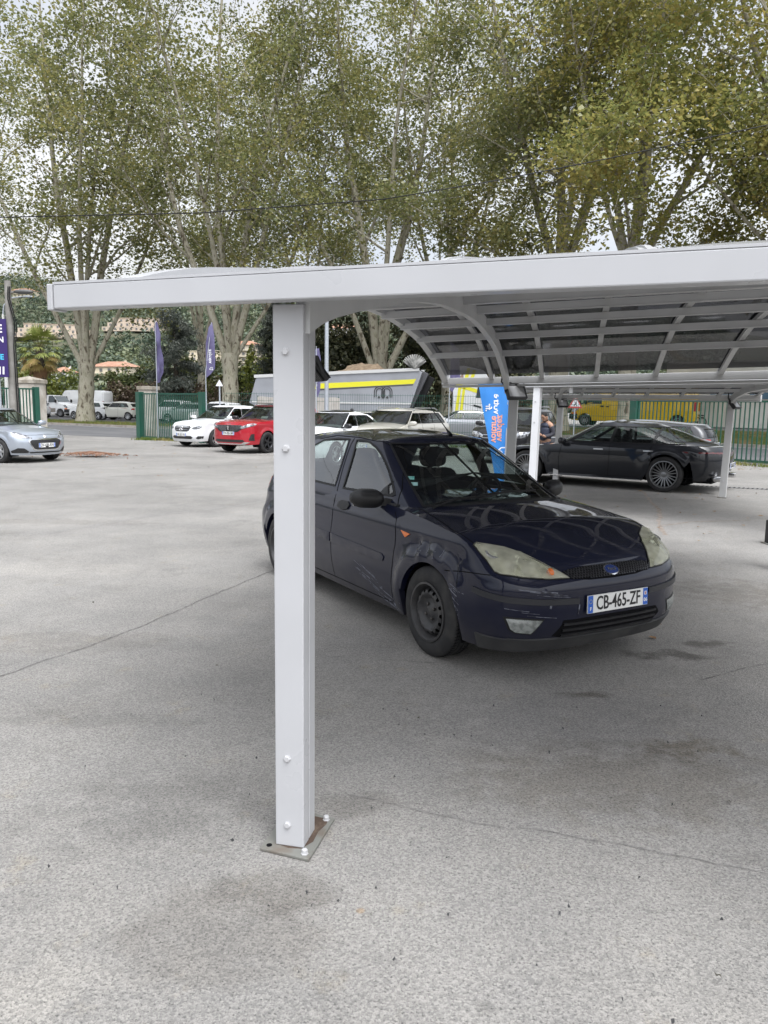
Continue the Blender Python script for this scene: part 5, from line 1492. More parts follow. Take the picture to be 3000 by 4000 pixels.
def grey_estate():
    c = dict(F=.88, wb=2.70, R=.95, W=.88, H=1.38, hz=.80, cowl=(-.2, .95), belt=.92, wst=-1.05, rend=-3.3, paint=GREY2, glass=WL, wheel=.32, rim=rim_alloy, tb=.04, tk=.12, tk2=.45, pillars=[-1.35, -2.25, -2.95],
             rear=[('tail_lamp', REDL, [(-.88, .96), (-.58, .94), (-.60, .80), (-.88, .80)], True, .008, .01)], rplate='FE-118-TP', rpz=.8)
    return gen_car('estate_car', 'dark grey estate car with red tail lamps half hidden behind the charcoal sedan', 'car', (5.0, 20.7, 0), rad(150), c)
# ------------------------------------------------------------------ trees
def bark_mat():
    m = bpy.data.materials.new('plane_bark'); m.use_nodes = True
    n = m.node_tree.nodes; l = m.node_tree.links; b = n['Principled BSDF']; b.inputs['Roughness'].default_value = .85; b.inputs['Specular IOR Level'].default_value = .2
    co = n.new('ShaderNodeTexCoord'); mp = n.new('ShaderNodeMapping'); mp.inputs['Scale'].default_value = (1, 1, .45); l.new(co.outputs['Object'], mp.inputs[0])
    t = n.new('ShaderNodeTexNoise'); t.inputs['Scale'].default_value = 4.5; t.inputs['Detail'].default_value = 3; t.inputs['Distortion'].default_value = .6; l.new(mp.outputs[0], t.inputs['Vector'])
    r = n.new('ShaderNodeValToRGB'); r.color_ramp.interpolation = 'LINEAR'
    e = r.color_ramp.elements; e[0].position = .36; e[0].color = (.115, .095, .068, 1); e[1].position = .42; e[1].color = (.30, .275, .215, 1)
    for p, c in ((.52, (.38, .355, .285, 1)), (.60, (.33, .315, .24, 1)), (.70, (.24, .22, .155, 1))):
        x = e.new(p); x.color = c
    l.new(t.outputs['Fac'], r.inputs['Fac']); l.new(r.outputs['Color'], b.inputs['Base Color'])
    return m
BARK = bark_mat()

def leaf_mat(name, cols, scale=.35, transl=.52, fine=6.0):
    """cols: dark, mid, light foliage colours mixed by two noises"""
    m = bpy.data.materials.new(name); m.use_nodes = True
    n = m.node_tree.nodes; l = m.node_tree.links; n.clear()
    out = n.new('ShaderNodeOutputMaterial'); co = n.new('ShaderNodeTexCoord')
    t = n.new('ShaderNodeTexNoise'); t.inputs['Scale'].default_value = scale; t.inputs['Detail'].default_value = 3; l.new(co.outputs['Object'], t.inputs['Vector'])
    t2 = n.new('ShaderNodeTexWhiteNoise'); 
    sc = n.new('ShaderNodeVectorMath'); sc.operation = 'SCALE'; sc.inputs['Scale'].default_value = fine; l.new(co.outputs['Object'], sc.inputs[0])
    fl = n.new('ShaderNodeVectorMath'); fl.operation = 'FLOOR'; l.new(sc.outputs[0], fl.inputs[0]); l.new(fl.outputs[0], t2.inputs['Vector'])
    ad = n.new('ShaderNodeMath'); ad.operation = 'MULTIPLY_ADD'; ad.inputs[1].default_value = .36; l.new(t2.outputs['Value'], ad.inputs[0])
    su = n.new('ShaderNodeMath'); su.operation = 'SUBTRACT'; su.inputs[1].default_value = .18; l.new(t.outputs['Fac'], su.inputs[0]); l.new(su.outputs[0], ad.inputs[2])
    r = n.new('ShaderNodeValToRGB'); e = r.color_ramp.elements
    ps = np.linspace(.26, .74, len(cols))
    e[0].position = ps[0]; e[0].color = (*cols[0], 1); e[1].position = ps[-1]; e[1].color = (*cols[-1], 1)
    for p, c in list(zip(ps, cols))[1:-1]: x = e.new(p); x.color = (*c, 1)
    l.new(ad.outputs[0], r.inputs['Fac'])
    d = n.new('ShaderNodeBsdfDiffuse'); tr = n.new('ShaderNodeBsdfTranslucent'); mx = n.new('ShaderNodeMixShader'); mx.inputs[0].default_value = transl
    l.new(r.outputs['Color'], d.inputs[0]); l.new(r.outputs['Color'], tr.inputs[0]); l.new(d.outputs[0], mx.inputs[1]); l.new(tr.outputs[0], mx.inputs[2])
    gl = n.new('ShaderNodeBsdfGlossy'); gl.inputs['Roughness'].default_value = .4; gl.inputs[0].default_value = (.8, .8, .8, 1); m2 = n.new('ShaderNodeMixShader'); m2.inputs[0].default_value = .04
    l.new(mx.outputs[0], m2.inputs[1]); l.new(gl.outputs[0], m2.inputs[2]); l.new(m2.outputs[0], out.inputs[0])
    return m

def leaf_mesh(name, P, size, m, seed, shape='leaf', flatz=.6, droop=0.0, N=None):
    rnd = np.random.RandomState(seed); P = np.asarray(P, float); n = len(P)
    nrm = rnd.normal(size=(n, 3)); nrm[:, 2] = np.abs(nrm[:, 2]) * 1.0 + flatz
    if N is not None: nrm = N + rnd.normal(size=(n, 3)) * .38
    nrm = nrm; nrm /= np.linalg.norm(nrm, axis=1, keepdims=True)
    a = rnd.normal(size=(n, 3)); a[:, 2] -= droop; u = a - (a * nrm).sum(1, keepdims=True) * nrm; u /= np.linalg.norm(u, axis=1, keepdims=True); v = np.cross(nrm, u)
    s = (size * rnd.uniform(.55, 1.25, n))[:, None]
    if shape == 'leaf': K = [(-.5, 0), (-.15, .42), (.5, .02), (-.1, -.40)]
    elif shape == 'needle': K = [(-.6, -.08), (-.6, .08), (.6, .05), (.6, -.05)]
    else: K = [(-.5, -.3), (-.2, .5), (.5, .3), (.3, -.5)]
    V = np.stack([P + u * s * x + v * s * y + nrm * s * (.12 if i % 2 else -.06) for i, (x, y) in enumerate(K)], 1).reshape(-1, 3)
    me = bpy.data.meshes.new(name); me.vertices.add(4 * n); me.vertices.foreach_set('co', V.ravel())
    me.loops.add(4 * n); me.loops.foreach_set('vertex_index', np.arange(4 * n)); me.polygons.add(n); me.polygons.foreach_set('loop_start', np.arange(0, 4 * n, 4)); me.polygons.foreach_set('loop_total', np.full(n, 4))
    me.materials.append(m); me.update(calc_edges=True); return me

LEAF_A = leaf_mat('plane_foliage', [(.115, .135, .055), (.165, .185, .073), (.225, .235, .09), (.295, .285, .105), (.36, .31, .11)])
LEAF_B = leaf_mat('plane_foliage_yellowing', [(.16, .185, .06), (.23, .25, .08), (.32, .31, .095), (.37, .335, .10), (.42, .335, .105)])

def curve(p, d, ln, n, bend, rnd, wob=.06):
    pts = [p.copy()]; d = d.normalized()
    for i in range(n):
        d = (d + Vector((0, 0, bend)) / n + Vector((rnd.gauss(0, wob), rnd.gauss(0, wob), rnd.gauss(0, wob * .5)))).normalized()
        pts.append(pts[-1] + d * ln / n)
    return pts

def plane_tree(label, base, seed, r0, fork, limbs, leaf_m, H, per=90, leaf=.20, group='plane trees along the road', sig=.56, sub=(8, 5), low=6.0, droop=5):
    rnd = random.Random(seed); rs_ = np.random.RandomState(seed)
    root = thing('plane_tree', label, 'tree', base, 0, group)
    mb = MB(); A = []
    # trunk with a flare and lumps
    pts = []; rr = []
    for i in range(13):
        k = i / 12; z = fork * k
        pts.append((.10 * math.sin(k * 3 + seed), .08 * math.cos(k * 2.2 + seed), z)); rr.append(r0 * (1.0 + .38 * math.exp(-z / .7) - .10 * k + (.10 if k > .85 else 0)) + .03 * math.sin(k * 17 + seed))
    mb.tube(pts, rr, 18)
    top = Vector(pts[-1])
    tips = []
    for (az, lean, ln, rf, curl) in limbs:
        az = rad(az); d = Vector((math.sin(az) * math.sin(rad(lean)), math.cos(az) * math.sin(rad(lean)), math.cos(rad(lean))))
        st = top + Vector((d.x, d.y, 0)) * r0 * .3 - Vector((0, 0, .7))
        ln *= 1.17
        L1 = curve(st, d, ln, 16, curl, rnd, .035); n = len(L1)
        rl = [max(.045, r0 * rf * (1 - .88 * (i / (n - 1)) ** .8)) for i in range(n)]
        mb.tube(L1, rl, 10)
        for j in range(sub[0]):
            f = .22 + .78 * (j + rnd.random() * .6) / sub[0]; i = min(n - 2, int(f * (n - 1))); p = L1[i]
            dl = (L1[i + 1] - L1[i]).normalized(); a2 = rnd.uniform(0, 6.28)
            side = Vector((math.cos(a2), math.sin(a2), rnd.uniform(-.1, .5))).normalized()
            d2 = (dl * rnd.uniform(.35, .9) + side).normalized(); l2 = ln * rnd.uniform(.22, .40) * (1.15 - .55 * f)
            L2 = curve(p, d2, l2, 8, rnd.uniform(-.2, .5), rnd, .10)
            mb.tube(L2, [max(.022, rl[i] * .5 * (1 - .85 * q / 8)) for q in range(9)], 6)
            for q in range(sub[1]):
                f3 = .3 + .7 * (q + rnd.random()) / sub[1]; i3 = min(7, int(f3 * 8)); p3 = L2[i3]
                d3 = ((L2[i3 + 1] - L2[i3]).normalized() * .6 + Vector((rnd.gauss(0, 1), rnd.gauss(0, 1), rnd.gauss(.0, .6)))).normalized()
                L3 = curve(p3, d3, l2 * rnd.uniform(.35, .7), 5, -.25, rnd, .12)
                mb.tube(L3, [.018, .016, .014, .012, .009, .007], 4, cap=False)
                tips += [(x, 1.0) for x in L3[1:]] + [(L2[i3], .35)]
        tips += [(x, .5) for x in L1[10:]]
    # hanging lower sprays
    for q in range(droop * 6):
        x = rnd.choice(tips)[0]
        if x.z < H * (.6 if droop < 10 else .8): 
            L3 = curve(x, Vector((rnd.gauss(0, .6), rnd.gauss(0, .6), -.5)), rnd.uniform(1.5, 3.5), 5, -.5, rnd, .1); mb.tube(L3, [.015, .013, .011, .009, .007, .005], 4, cap=False); tips += [(y, .9) for y in L3[1:]]
    mb.build('trunk', BARK, root, smooth=60)
    C = []
    for x, wgt in tips:
        if x.z < low * .8: continue
        n = int(per * wgt * rnd.uniform(.3, 1.5) * (1.0 if x.z < H * .9 else .9) / 5.4)
        if n > 0:
            c = np.array(x); cl = rs_.normal(size=(n, 3)) * sig * np.array([1, 1, .75]); C.append(c + cl)
    P = np.concatenate(C); P = P[P[:, 2] > low * .75]
    me = leaf_mesh('crown', P, leaf * 1.12, leaf_m, seed + 50)
    link_mesh('crown', me, root)
    return root
def fan(rnd, n, l0, l1, ln, rf=.5):
    return [((360 / n) * i + rnd.uniform(-18, 18), rnd.uniform(l0, l1), ln * rnd.uniform(.85, 1.15), rf * rnd.uniform(.8, 1.1), rnd.uniform(.1, .35)) for i in range(n)]
_r = random.Random(7)
plane_tree('stout pale plane tree with a four way fork behind the open gate', (-21.4, 55.5, .14), 11, .55, 4.1, [(-88, 24, 26, .40, .12), (-60, 12, 24, .62, .15), (10, 4, 23, .42, .1), (85, 13, 24, .60, .12), (160, 14, 23, .45, .2), (60, 26, 20, .35, .15)], LEAF_A, 30, 165, 0.22)
plane_tree('plane tree with splayed pale limbs behind the white tall hatchback', (-10.2, 50.6, .2), 12, .53, 4.6, [(-85, 16, 24, .5, .1), (-15, 6, 24, .5, .15), (40, 12, 23, .55, .1), (92, 20, 24, .5, .12), (170, 16, 22, .42, .2), (80, 34, 19, .3, .25)], LEAF_A, 29, 165, 0.20)
plane_tree('plane tree forking low just above the tipper trailer', (-.35, 50, .2), 13, .60, 3.4, [(-70, 5, 24, .62, .1), (20, 6, 24, .55, .1), (85, 24, 22, .42, .25), (180, 12, 22, .4, .2), (-95, 22, 21, .35, .2)], LEAF_A, 28, 160, 0.19)
plane_tree('plane tree standing behind the second carport and the person', (9.2, 42, .4), 14, .50, 8.5, [(-80, 18, 17, .5, .15), (0, 6, 18, .6, .1), (85, 16, 18, .55, .15), (180, 16, 16, .45, .2), (-40, 26, 15, .35, .2), (130, 24, 15, .4, .2), (-95, 66, 8, .26, .1)], LEAF_A, 25, 125, 0.19, low=5, droop=16)
plane_tree('leaning plane tree behind the yellow van', (11.9, 38.5, .5), 15, .42, 8.0, [(-60, 14, 16, .5, .1), (40, 10, 17, .6, .1), (100, 24, 17, .55, .15), (180, 14, 15, .45, .2), (-110, 26, 13, .35, .2), (-160, 66, 9, .28, .1), (100, 64, 9, .28, .1)], LEAF_B, 23, 105, 0.19, low=5, droop=18)
plane_tree('yellowing plane tree reaching in from the right edge of the photo', (19.5, 33.5, .6), 16, .45, 6.0, [(-85, 24, 18, .5, .2), (-60, 34, 16, .4, .3), (-100, 14, 18, .5, .2), (0, 8, 18, .5, .1), (180, 20, 16, .45, .2), (-130, 30, 15, .4, .25), (80, 20, 15, .4, .2), (-90, 62, 11, .3, .1), (-150, 62, 10, .3, .1)], LEAF_B, 22, 120, 0.19, low=4.3, droop=24)
plane_tree('plane tree at the left edge of the photo beyond the purple sign', (-41, 69, .15), 17, .5, 6.0, [(-80, 16, 22, .5, .1), (60, 20, 22, .5, .2), (95, 30, 20, .42, .2), (10, 6, 23, .5, .1), (180, 14, 21, .4, .2)], LEAF_A, 28, 196, 0.22, low=5.5)
plane_tree('slender plane tree in the far row between the first two trees', (-18.5, 78, .2), 18, .42, 7.0, [(-80, 14, 21, .5, .1), (20, 6, 22, .55, .1), (90, 16, 21, .5, .15), (180, 12, 20, .4, .2)], LEAF_A, 29, 150, 0.22)
plane_tree('slender plane tree in the far row beyond the tipper trailer', (4.6, 60, .3), 19, .42, 7.5, [(-80, 16, 21, .5, .1), (20, 8, 22, .55, .1), (90, 16, 20, .5, .15), (180, 12, 20, .4, .2)], LEAF_A, 29, 155, 0.21)
plane_tree('slender plane tree in the far row behind the second tree', (-7.2, 74, .2), 20, .40, 7.5, [(-80, 16, 21, .5, .1), (20, 8, 22, .55, .1), (90, 18, 20, .5, .15), (180, 12, 20, .4, .2)], LEAF_A, 29, 150, 0.22)

# ---- other trees, palm, shrubs
TRUNKD = mat('dark_bark', (.075, .058, .045), .95, noise=(4, (.12, .10, .08), .4, .65))
def bush(name, label, cat, base, rx, ry, h, z0, n, size, m, seed, shape='leaf', lumps=22, group=None, trunk=True, flatz=.3):
    rs_ = np.random.RandomState(seed); root = thing(name, label, cat, base, 0, group)
    C = []; NN = []
    cs = []
    while len(cs) < lumps:
        p = rs_.uniform(-1, 1, 3)
        if np.linalg.norm(p) < 1: cs.append(p)
    for p in cs:
        c = np.array([p[0] * rx, p[1] * ry, z0 + (p[2] * .5 + .5) * (h - z0)]); k = int(n / lumps * rs_.uniform(.6, 1.5))
        q = rs_.normal(size=(k, 3)); q /= np.linalg.norm(q, axis=1, keepdims=True); NN.append(q + np.array([0, 0, .35])); q = q * (rs_.rand(k, 1) ** .35) * np.array([rx, ry, (h - z0)]) * rs_.uniform(.20, .36)
        C.append(c + q)
    P = np.concatenate(C); NN = np.concatenate(NN); k_ = P[:, 2] > max(.02, z0 * .4)
    link_mesh('crown', leaf_mesh('crown', P[k_], size, m, seed + 1, shape, flatz, N=NN[k_] * .8), root)
    if trunk:
        mb = MB(); rnd = random.Random(seed)
        mb.tube([(0, 0, 0), (.05, 0, z0 * .6), (0, .05, z0 + (h - z0) * .5)], [.035 * h, .028 * h, .012 * h], 8)
        for k in range(7):
            p = cs[k % len(cs)]; mb.tube(curve(Vector((0, 0, z0 + rnd.random() * h * .2)), Vector((p[0] * rx, p[1] * ry, (h - z0) * (.5 + p[2] * .4))), Vector((p[0] * rx, p[1] * ry, h * .4)).length, 6, .1, rnd, .1), [.018 * h, .014 * h, .01 * h, .008 * h, .006 * h, .004 * h, .003 * h], 5)
        mb.build('trunk', TRUNKD, root, smooth=60)
    return root
EVER = leaf_mat('evergreen_foliage', [(.024, .03, .016), (.042, .05, .025), (.072, .08, .04), (.12, .12, .06), (.18, .165, .085)], .5, .15, 5)
SHRUB = leaf_mat('shrub_foliage', [(.045, .058, .02), (.085, .108, .034), (.13, .155, .048), (.19, .20, .06)], .4, .3, 5)
BRIGHT = leaf_mat('bright_shrub_foliage', [(.09, .12, .025), (.16, .20, .04), (.24, .27, .055), (.31, .30, .07)], .4, .35, 5)
DRY = leaf_mat('dry_hedge_foliage', [(.075, .054, .038), (.13, .095, .065), (.19, .14, .10), (.15, .145, .06)], .6, .2, 5)
CEDAR = leaf_mat('cedar_foliage', [(.065, .082, .07), (.11, .13, .11), (.17, .19, .165), (.24, .25, .215)], .7, .15, 7)
bush('evergreen_tree', 'broad dark evergreen tree above the tipper trailer left of the low forking tree', 'tree', (-4.6, 62, .2), 4.6, 4, 9.4, 1.6, 9000, .34, EVER, 31, lumps=44)
bush('evergreen_tree', 'broad dark evergreen tree filling the gap right of the low forking tree', 'tree', (3.4, 64, .2), 5.2, 4, 10.2, 1.4, 9500, .34, EVER, 32, lumps=44)
bush('evergreen_tree', 'dark evergreen tree between the trailer front and the truck cab', 'tree', (8.6, 66, .3), 4.4, 4, 7.6, .8, 7000, .34, EVER, 33, lumps=36)
bush('shrub', 'dense green shrub behind the first stout trunk, left side', 'shrub', (-27.5, 84, .3), 3.4, 2.6, 5.0, .6, 4200, .36, SHRUB, 34)
bush('shrub', 'large green shrub between the first stout trunk and the dark flag', 'shrub', (-19.5, 83, .3), 4.6, 3, 6.2, .5, 5200, .36, SHRUB, 35)
bush('shrub', 'green shrub with yellow tints under the fan palm', 'shrub', (-37, 84, .3), 3.6, 2.6, 5.2, .4, 3800, .36, BRIGHT, 36)
bush('shrub', 'bright yellow green shrub behind the leaning dark flag', 'shrub', (-11.8, 72, .3), 1.9, 1.6, 6.0, .8, 2400, .32, BRIGHT, 37)
bush('shrub', 'green shrub behind the second trunk above the fence', 'shrub', (-14.8, 76, .3), 2.6, 2, 4.6, .5, 2600, .34, SHRUB, 38)
for i, (x, y, w, lab) in enumerate(((-24.5, 76, 3.2, 'brown dry hedge behind the parked white cars by the gate'), (-18.2, 71, 3.4, 'brown dry hedge behind the sliding gate bars'), (-11.2, 64.5, 4.2, 'brown dry hedge behind the white tall hatchback'), (7.2, 55, 2.6, 'reddish dry hedge between trailer and truck cab'))):
    bush('hedge', lab, 'hedge', (x, y, .2), w, .9, 3.2 if i < 3 else 3.0, .1, 3600, .24, DRY, 41 + i, lumps=26, trunk=False, group='dry hedges along the far side of the road')

def cedar(label, base, H, R, seed, z0=1.5):
    rnd = random.Random(seed); rs_ = np.random.RandomState(seed); root = thing('cedar_tree', label, 'tree', base, 0, 'blue grey cedars beyond the road')
    mb = MB(); mb.tube([(0, 0, 0), (.1, 0, H * .5), (0, .1, H)], [.30, .2, .04], 10); C = []
    n = int(H * 3.0)
    for i in range(n):
        z = z0 + (H - z0) * (i + rnd.random()) / n; k = (H - z) / (H - z0); ln = R * (.25 + .75 * k) * rnd.uniform(.7, 1.1); a = rnd.uniform(0, 6.28)
        L = curve(Vector((0, 0, z)), Vector((math.cos(a), math.sin(a), .28)), ln, 7, -.75, rnd, .06)
        mb.tube(L, [.06 * k + .02] + [.04 * k + .012] * 5 + [.01, .008], 5)
        for j, p in enumerate(L[2:]):
            m_ = 46; q = rs_.normal(size=(m_, 3)) * np.array([.42, .42, .10]); q[:, 2] -= np.abs(rs_.normal(size=m_)) * .32; C.append(np.array(p) + q)
    mb.build('trunk', TRUNKD, root, smooth=60); link_mesh('crown', leaf_mesh('crown', np.concatenate(C), .34, CEDAR, seed, 'needle', .2, 1.6), root)
    return root
cedar('tall blue grey cedar with drooping boughs behind the thin dark flag', (-19.2, 71, .2), 9.5, 3.9, 51)
cedar('blue grey cedar half hidden by the nearest white post', (-8.9, 66, .2), 10.0, 3.4, 52)

def palm(label, base, H, seed):
    rnd = random.Random(seed); root = thing('fan_palm', label, 'palm tree', base)
    mb = MB(); mb.tube([(0, 0, 0), (.05, 0, H * .5), (0, 0, H)], [.46, .40, .34], 12); mb.build('trunk', TRUNKD, root, smooth=60)
    G = [mat('palm_green', (.24, .29, .07), .55, noise=(2, (.36, .38, .12), .4, .65)), mat('palm_yellow', (.34, .27, .08), .7, noise=(2, (.38, .25, .10), .4, .65)), mat('palm_dry', (.26, .15, .08), .85)]
    mbs = [MB(), MB(), MB()]; ms = MB()
    for i in range(64):
        k = i / 64; el = rad(82 - 165 * k + rnd.uniform(-8, 8)); a = i * 2.4 + rnd.uniform(-.3, .3); stem = rnd.uniform(1.1, 1.7) * (1 if k < .75 else .8)
        c = Vector((0, 0, H + .1 - .8 * k)); d = Vector((math.cos(a) * math.cos(el), math.sin(a) * math.cos(el), math.sin(el)))
        L = curve(c, d, stem, 5, -.35, rnd, .02); ms.tube(L, [.035, .03, .026, .022, .018, .016], 5, cap=False)
        mi = 0 if k < .50 else (1 if k < .74 else 2)
        d = (L[-1] - L[-2]).normalized(); side = d.cross(Vector((0, 0, 1))); side = side.normalized() if side.length > .05 else Vector((1, 0, 0)); up = side.cross(d)
        for j in range(17):
            f = (j - 8) / 8 * 1.45; dl = (d * math.cos(f) + side * math.sin(f) + up * rnd.gauss(0, .06)).normalized(); ln = rnd.uniform(.95, 1.25) * (1 - .25 * abs(f) / 1.45)
            B = curve(L[-1], dl, ln, 3, -.30 - .5 * (k > .3) - .4 * (mi == 2), rnd, .03); w = .055; s = dl.cross(up).normalized()
            mbs[mi].add([B[0] - s * .012, B[0] + s * .012, B[1] + s * w, B[1] - s * w, B[2] + s * w * .7, B[2] - s * w * .7, B[3]], [(0, 1, 2, 3), (3, 2, 4, 5), (5, 4, 6)])
    ms.build('leaf_stalks', mat('palm_stalk', (.17, .16, .06), .7), root, smooth=60)
    for q, nm, g in zip(mbs, ('green_fronds', 'yellowing_fronds', 'dry_fronds'), G): q.build(nm, g, root)
    return root
palm('shaggy fan palm with yellow and dry lower fronds beyond the gate pillar', (-31.0, 70, .2), 5.9, 61)

# ---- the wooded hill with houses
def hill_h(x, y):
    r = np.clip((y - 230) / 700, 0, 1); r = r * r * (3 - 2 * r)
    return 2 + 126 * r * (1 + .06 * np.sin(x / 90 + 1.3) + .03 * np.sin(x / 37)) - np.clip((x - 60) / 500, 0, 1) * 60 * r
mb = MB(); A = []
for x in np.linspace(-900, 800, 120): A.append([(x, y, float(hill_h(x, y)) - 2) for y in np.linspace(200, 1250, 70)])
mb.grid(A); tag(mb.build('hill', mat('hill_soil', (.045, .055, .028), .95, noise=(.05, (.09, .085, .05), .4, .65)), smooth=180), kind='structure')
HILLF = leaf_mat('hill_foliage', [(.060, .085, .060), (.085, .115, .075), (.12, .15, .09), (.17, .19, .10)], .03, .2, .35)
rs_ = np.random.RandomState(77); C = []; HN = []
def in_house(x, y):
    return any(abs(x - hx) < w * .55 + 4 and -45 < y - hy < d * .6 for (hx, hy, w, d) in HOUSES)
HOUSES = []
houses = [  # x, y, width, depth, storeys, roof, wall, turn, label
    (-211, 500, 48, 14, 3, 'flat', 'sand', 12, 'long stepped sand coloured apartment terrace on the hillside behind the palm'),
    (-166, 520, 40, 14, 3, 'flat', 'sand', -6, 'stepped sand coloured apartment terrace on the hillside right of the first trunk'),
    (-114, 330, 19, 11, 3, 'tile', 'cream', -12, 'cream apartment block with red tiled roof behind the first trunk'),
    (-138, 335, 10, 9, 2, 'tile', 'white', 8, 'small white house with red roof left of the first trunk'),
    (-97, 420, 20, 10, 2, 'flat', 'cream', -14, 'cream terraced block on the slope left of the leaning dark flag'),
    (-71, 400, 15, 11, 4, 'tile', 'beige', 10, 'tall beige block with red hipped roof behind the second tree'),
    (-44, 230, 12, 8, 3, 'flat', 'white', 0, 'low white building behind the second tree'),
    (-28, 500, 24, 11, 2, 'tile', 'white', 5, 'white villa with pale tiled roof seen under the near carport arch'),
    (-268, 700, 24, 12, 2, 'flat', 'white', 10, 'white villa high on the hill above the left end of the beam'),
    (-150, 640, 26, 10, 3, 'flat', 'white', -8, 'wide white villa high on the hill right of the second tree'),
    (-225, 720, 20, 12, 2, 'tile', 'white', 6, 'white villa with red roof near the hilltop above the terraces'),
    (-330, 720, 22, 12, 2, 'tile', 'cream', -8, 'cream villa with red roof near the hilltop at the left edge'),
    (-118, 660, 22, 10, 3, 'flat', 'white', 12, 'white villa on the hilltop left of the nearest post'),
    (-40, 610, 20, 10, 3, 'flat', 'white', 12, 'white villa on the hilltop over the trailer'),
    (-14.5, 180, 9, 8, 4, 'flat', 'white', -4, 'plain white building behind the cedar by the nearest post')]
for h in houses: HOUSES.append((h[0], h[1], h[2], h[3]))
WALLC = {'sand': (.50, .42, .34), 'cream': (.60, .54, .42), 'white': (.66, .65, .62), 'beige': (.50, .45, .36)}
TILE = mat('clay_tile', (.33, .165, .105), .85, noise=(.8, (.40, .25, .175), .4, .65)); PANE = mat('window_dark', (.15, .15, .15), .25)
for (x, y, w, d, st, rf, wl, turn, lab) in houses:
    z = float(hill_h(np.array(x), np.array(y))) - 2.5
    z = z if y > 190 else .5
    root = thing('hill_house', lab, 'house', (x, y, z), rad(turn), 'houses on the wooded hill')
    m = mat('render_' + wl, WALLC[wl], .9, noise=(.4, tuple(c * .85 for c in WALLC[wl]), .4, .7)); stepped = 'terrace' in lab
    mb = MB(); wins = []
    for s in range(st):
        off = s * 3.2 if stepped else 0; ww = w * (1 - .12 * s) if stepped else w
        mb.box((0, off, 1.5 + s * 3.0), (ww, d, 3.0 - .02 * s))
        nwin = max(3, int(ww / 3.6))
        for k in range(nwin):
            xx = -ww / 2 + ww * (k + .5) / nwin
            wins.append((xx, off - d / 2 - .02, 1.55 + s * 3))
        mq = MB(); mq.box((0, off - d / 2 - .55, .25 + s * 3.0), (ww * .94, 1.1, .5)); mq.build('balcony', m, root)
    body = mb.build('wall', m, root)
    mq = MB(); mq.box((0, 0, 0), (1.3, .12, 1.5)); w0 = mq.build('window', PANE, root); w0.location = wins[0]
    for q in wins[1:]: link_mesh('window', w0.data, root, q)
    zt = st * 3.0; off = (st - 1) * 3.2 if stepped else 0
    mb = MB()
    if rf == 'tile':
        q = .6; a, b = w / 2 + q, d / 2 + q
        mb.add([(-a, -b, zt), (a, -b, zt), (a, b, zt), (-a, b, zt), (-a + b, 0, zt + 2.4), (a - b, 0, zt + 2.4)], [(0, 1, 5, 4), (1, 2, 5), (2, 3, 4, 5), (3, 0, 4), (3, 2, 1, 0)]); mb.build('roof', TILE, root)
        mb = MB(); mb.box((w * .2, 1, zt + 2.0), (.8, .8, 1.8)); mb.build('chimney', m, root)
    else: mb.box((0, off, zt + .15), (w * (1 - .12 * (st - 1)) + .6 if stepped else w + .6, d + .6, .3)); mb.build('roof', m, root)
for _ in range(5200):
    y = 215 + 760 * rs_.rand() ** 1.25; x = rs_.uniform(-.60 * y - 10, .40 * y + 20)
    if in_house(x, y): continue
    z = float(hill_h(np.array(x), np.array(y))) - 2; r = rs_.uniform(2.2, 5.2) * (.75 + y / 900); h = r * rs_.uniform(.8, 1.5)
    n = int(26 + 9000 / y); q = rs_.normal(size=(n, 3)); q /= np.linalg.norm(q, axis=1, keepdims=True); q[:, 2] = np.abs(q[:, 2]) * 1.2 - .2
    C.append(np.array([x, y, z + h * .45]) + q * np.array([r, r, h]) * (rs_.rand(n, 1) ** .25)); HN.append(q)
o_ = link_mesh('hill_woodland', leaf_mesh('hill_woodland', np.concatenate(C), 2.0, HILLF, 9, 'leaf', .5, N=np.concatenate(HN))); tag(o_, kind='stuff')
# ------------------------------------------------------------------ fences, gates, pillars
GREEN = mat('gate_green', (.012, .085, .055), .42, coat=.3, noise=(3, (.02, .075, .055), .4, .7))
def bar_gate(label, a, b, h, pitch=.115, post=.10, bar=.032, fat=None, parts=True):
    a = Vector(a); b = Vector(b); d = (b - a); Ln = d.length; d.normalize(); root = thing('barred_gate', label, 'gate', a)
    R_ = d.to_track_quat('X', 'Z').to_matrix()
    mb = MB(); mb.bar((0, 0, h - .04), d * Ln + Vector((0, 0, h - .04)), .05, .06); mb.build('top_rail', GREEN, root)
    mb = MB(); mb.bar((0, 0, .10), d * Ln + Vector((0, 0, .10)), .05, .08); mb.build('bottom_rail', GREEN, root)
    n = int(Ln / pitch)
    for i in range(n + 1):
        p = d * (Ln * i / n); f = fat(i / n) if fat else bar
        mb = MB(); mb.bar(p + Vector((0, 0, .12)), p + Vector((0, 0, h - .06)), f, .03, up=(d.x, d.y, 0)); mb.build('bar', GREEN, root)
    for q in (0, Ln):
        mb = MB(); mb.bar(d * q, d * q + Vector((0, 0, h + .04)), post, post, up=(d.x, d.y, 0)); mb.build('post', GREEN, root)
    return root
bar_gate('green barred sliding gate leaf with broad end post left of the white tall hatchback', (-10.85, 34.25, 0), (-7.45, 31.6, 0), 2.02, .12, .26)
bar_gate('green barred gate leaf standing open beside the white rendered pillar', (-16.6, 27.6, 0), (-14.05, 31.2, 0), 2.12, .13, .2, fat=lambda k: .035 if k < .5 else .05)
bar_gate('green barred gate in front of the yellow van', (8.75, 27.2, 0), (12.2, 22.0, 0), 1.95, .15, .26, .034)
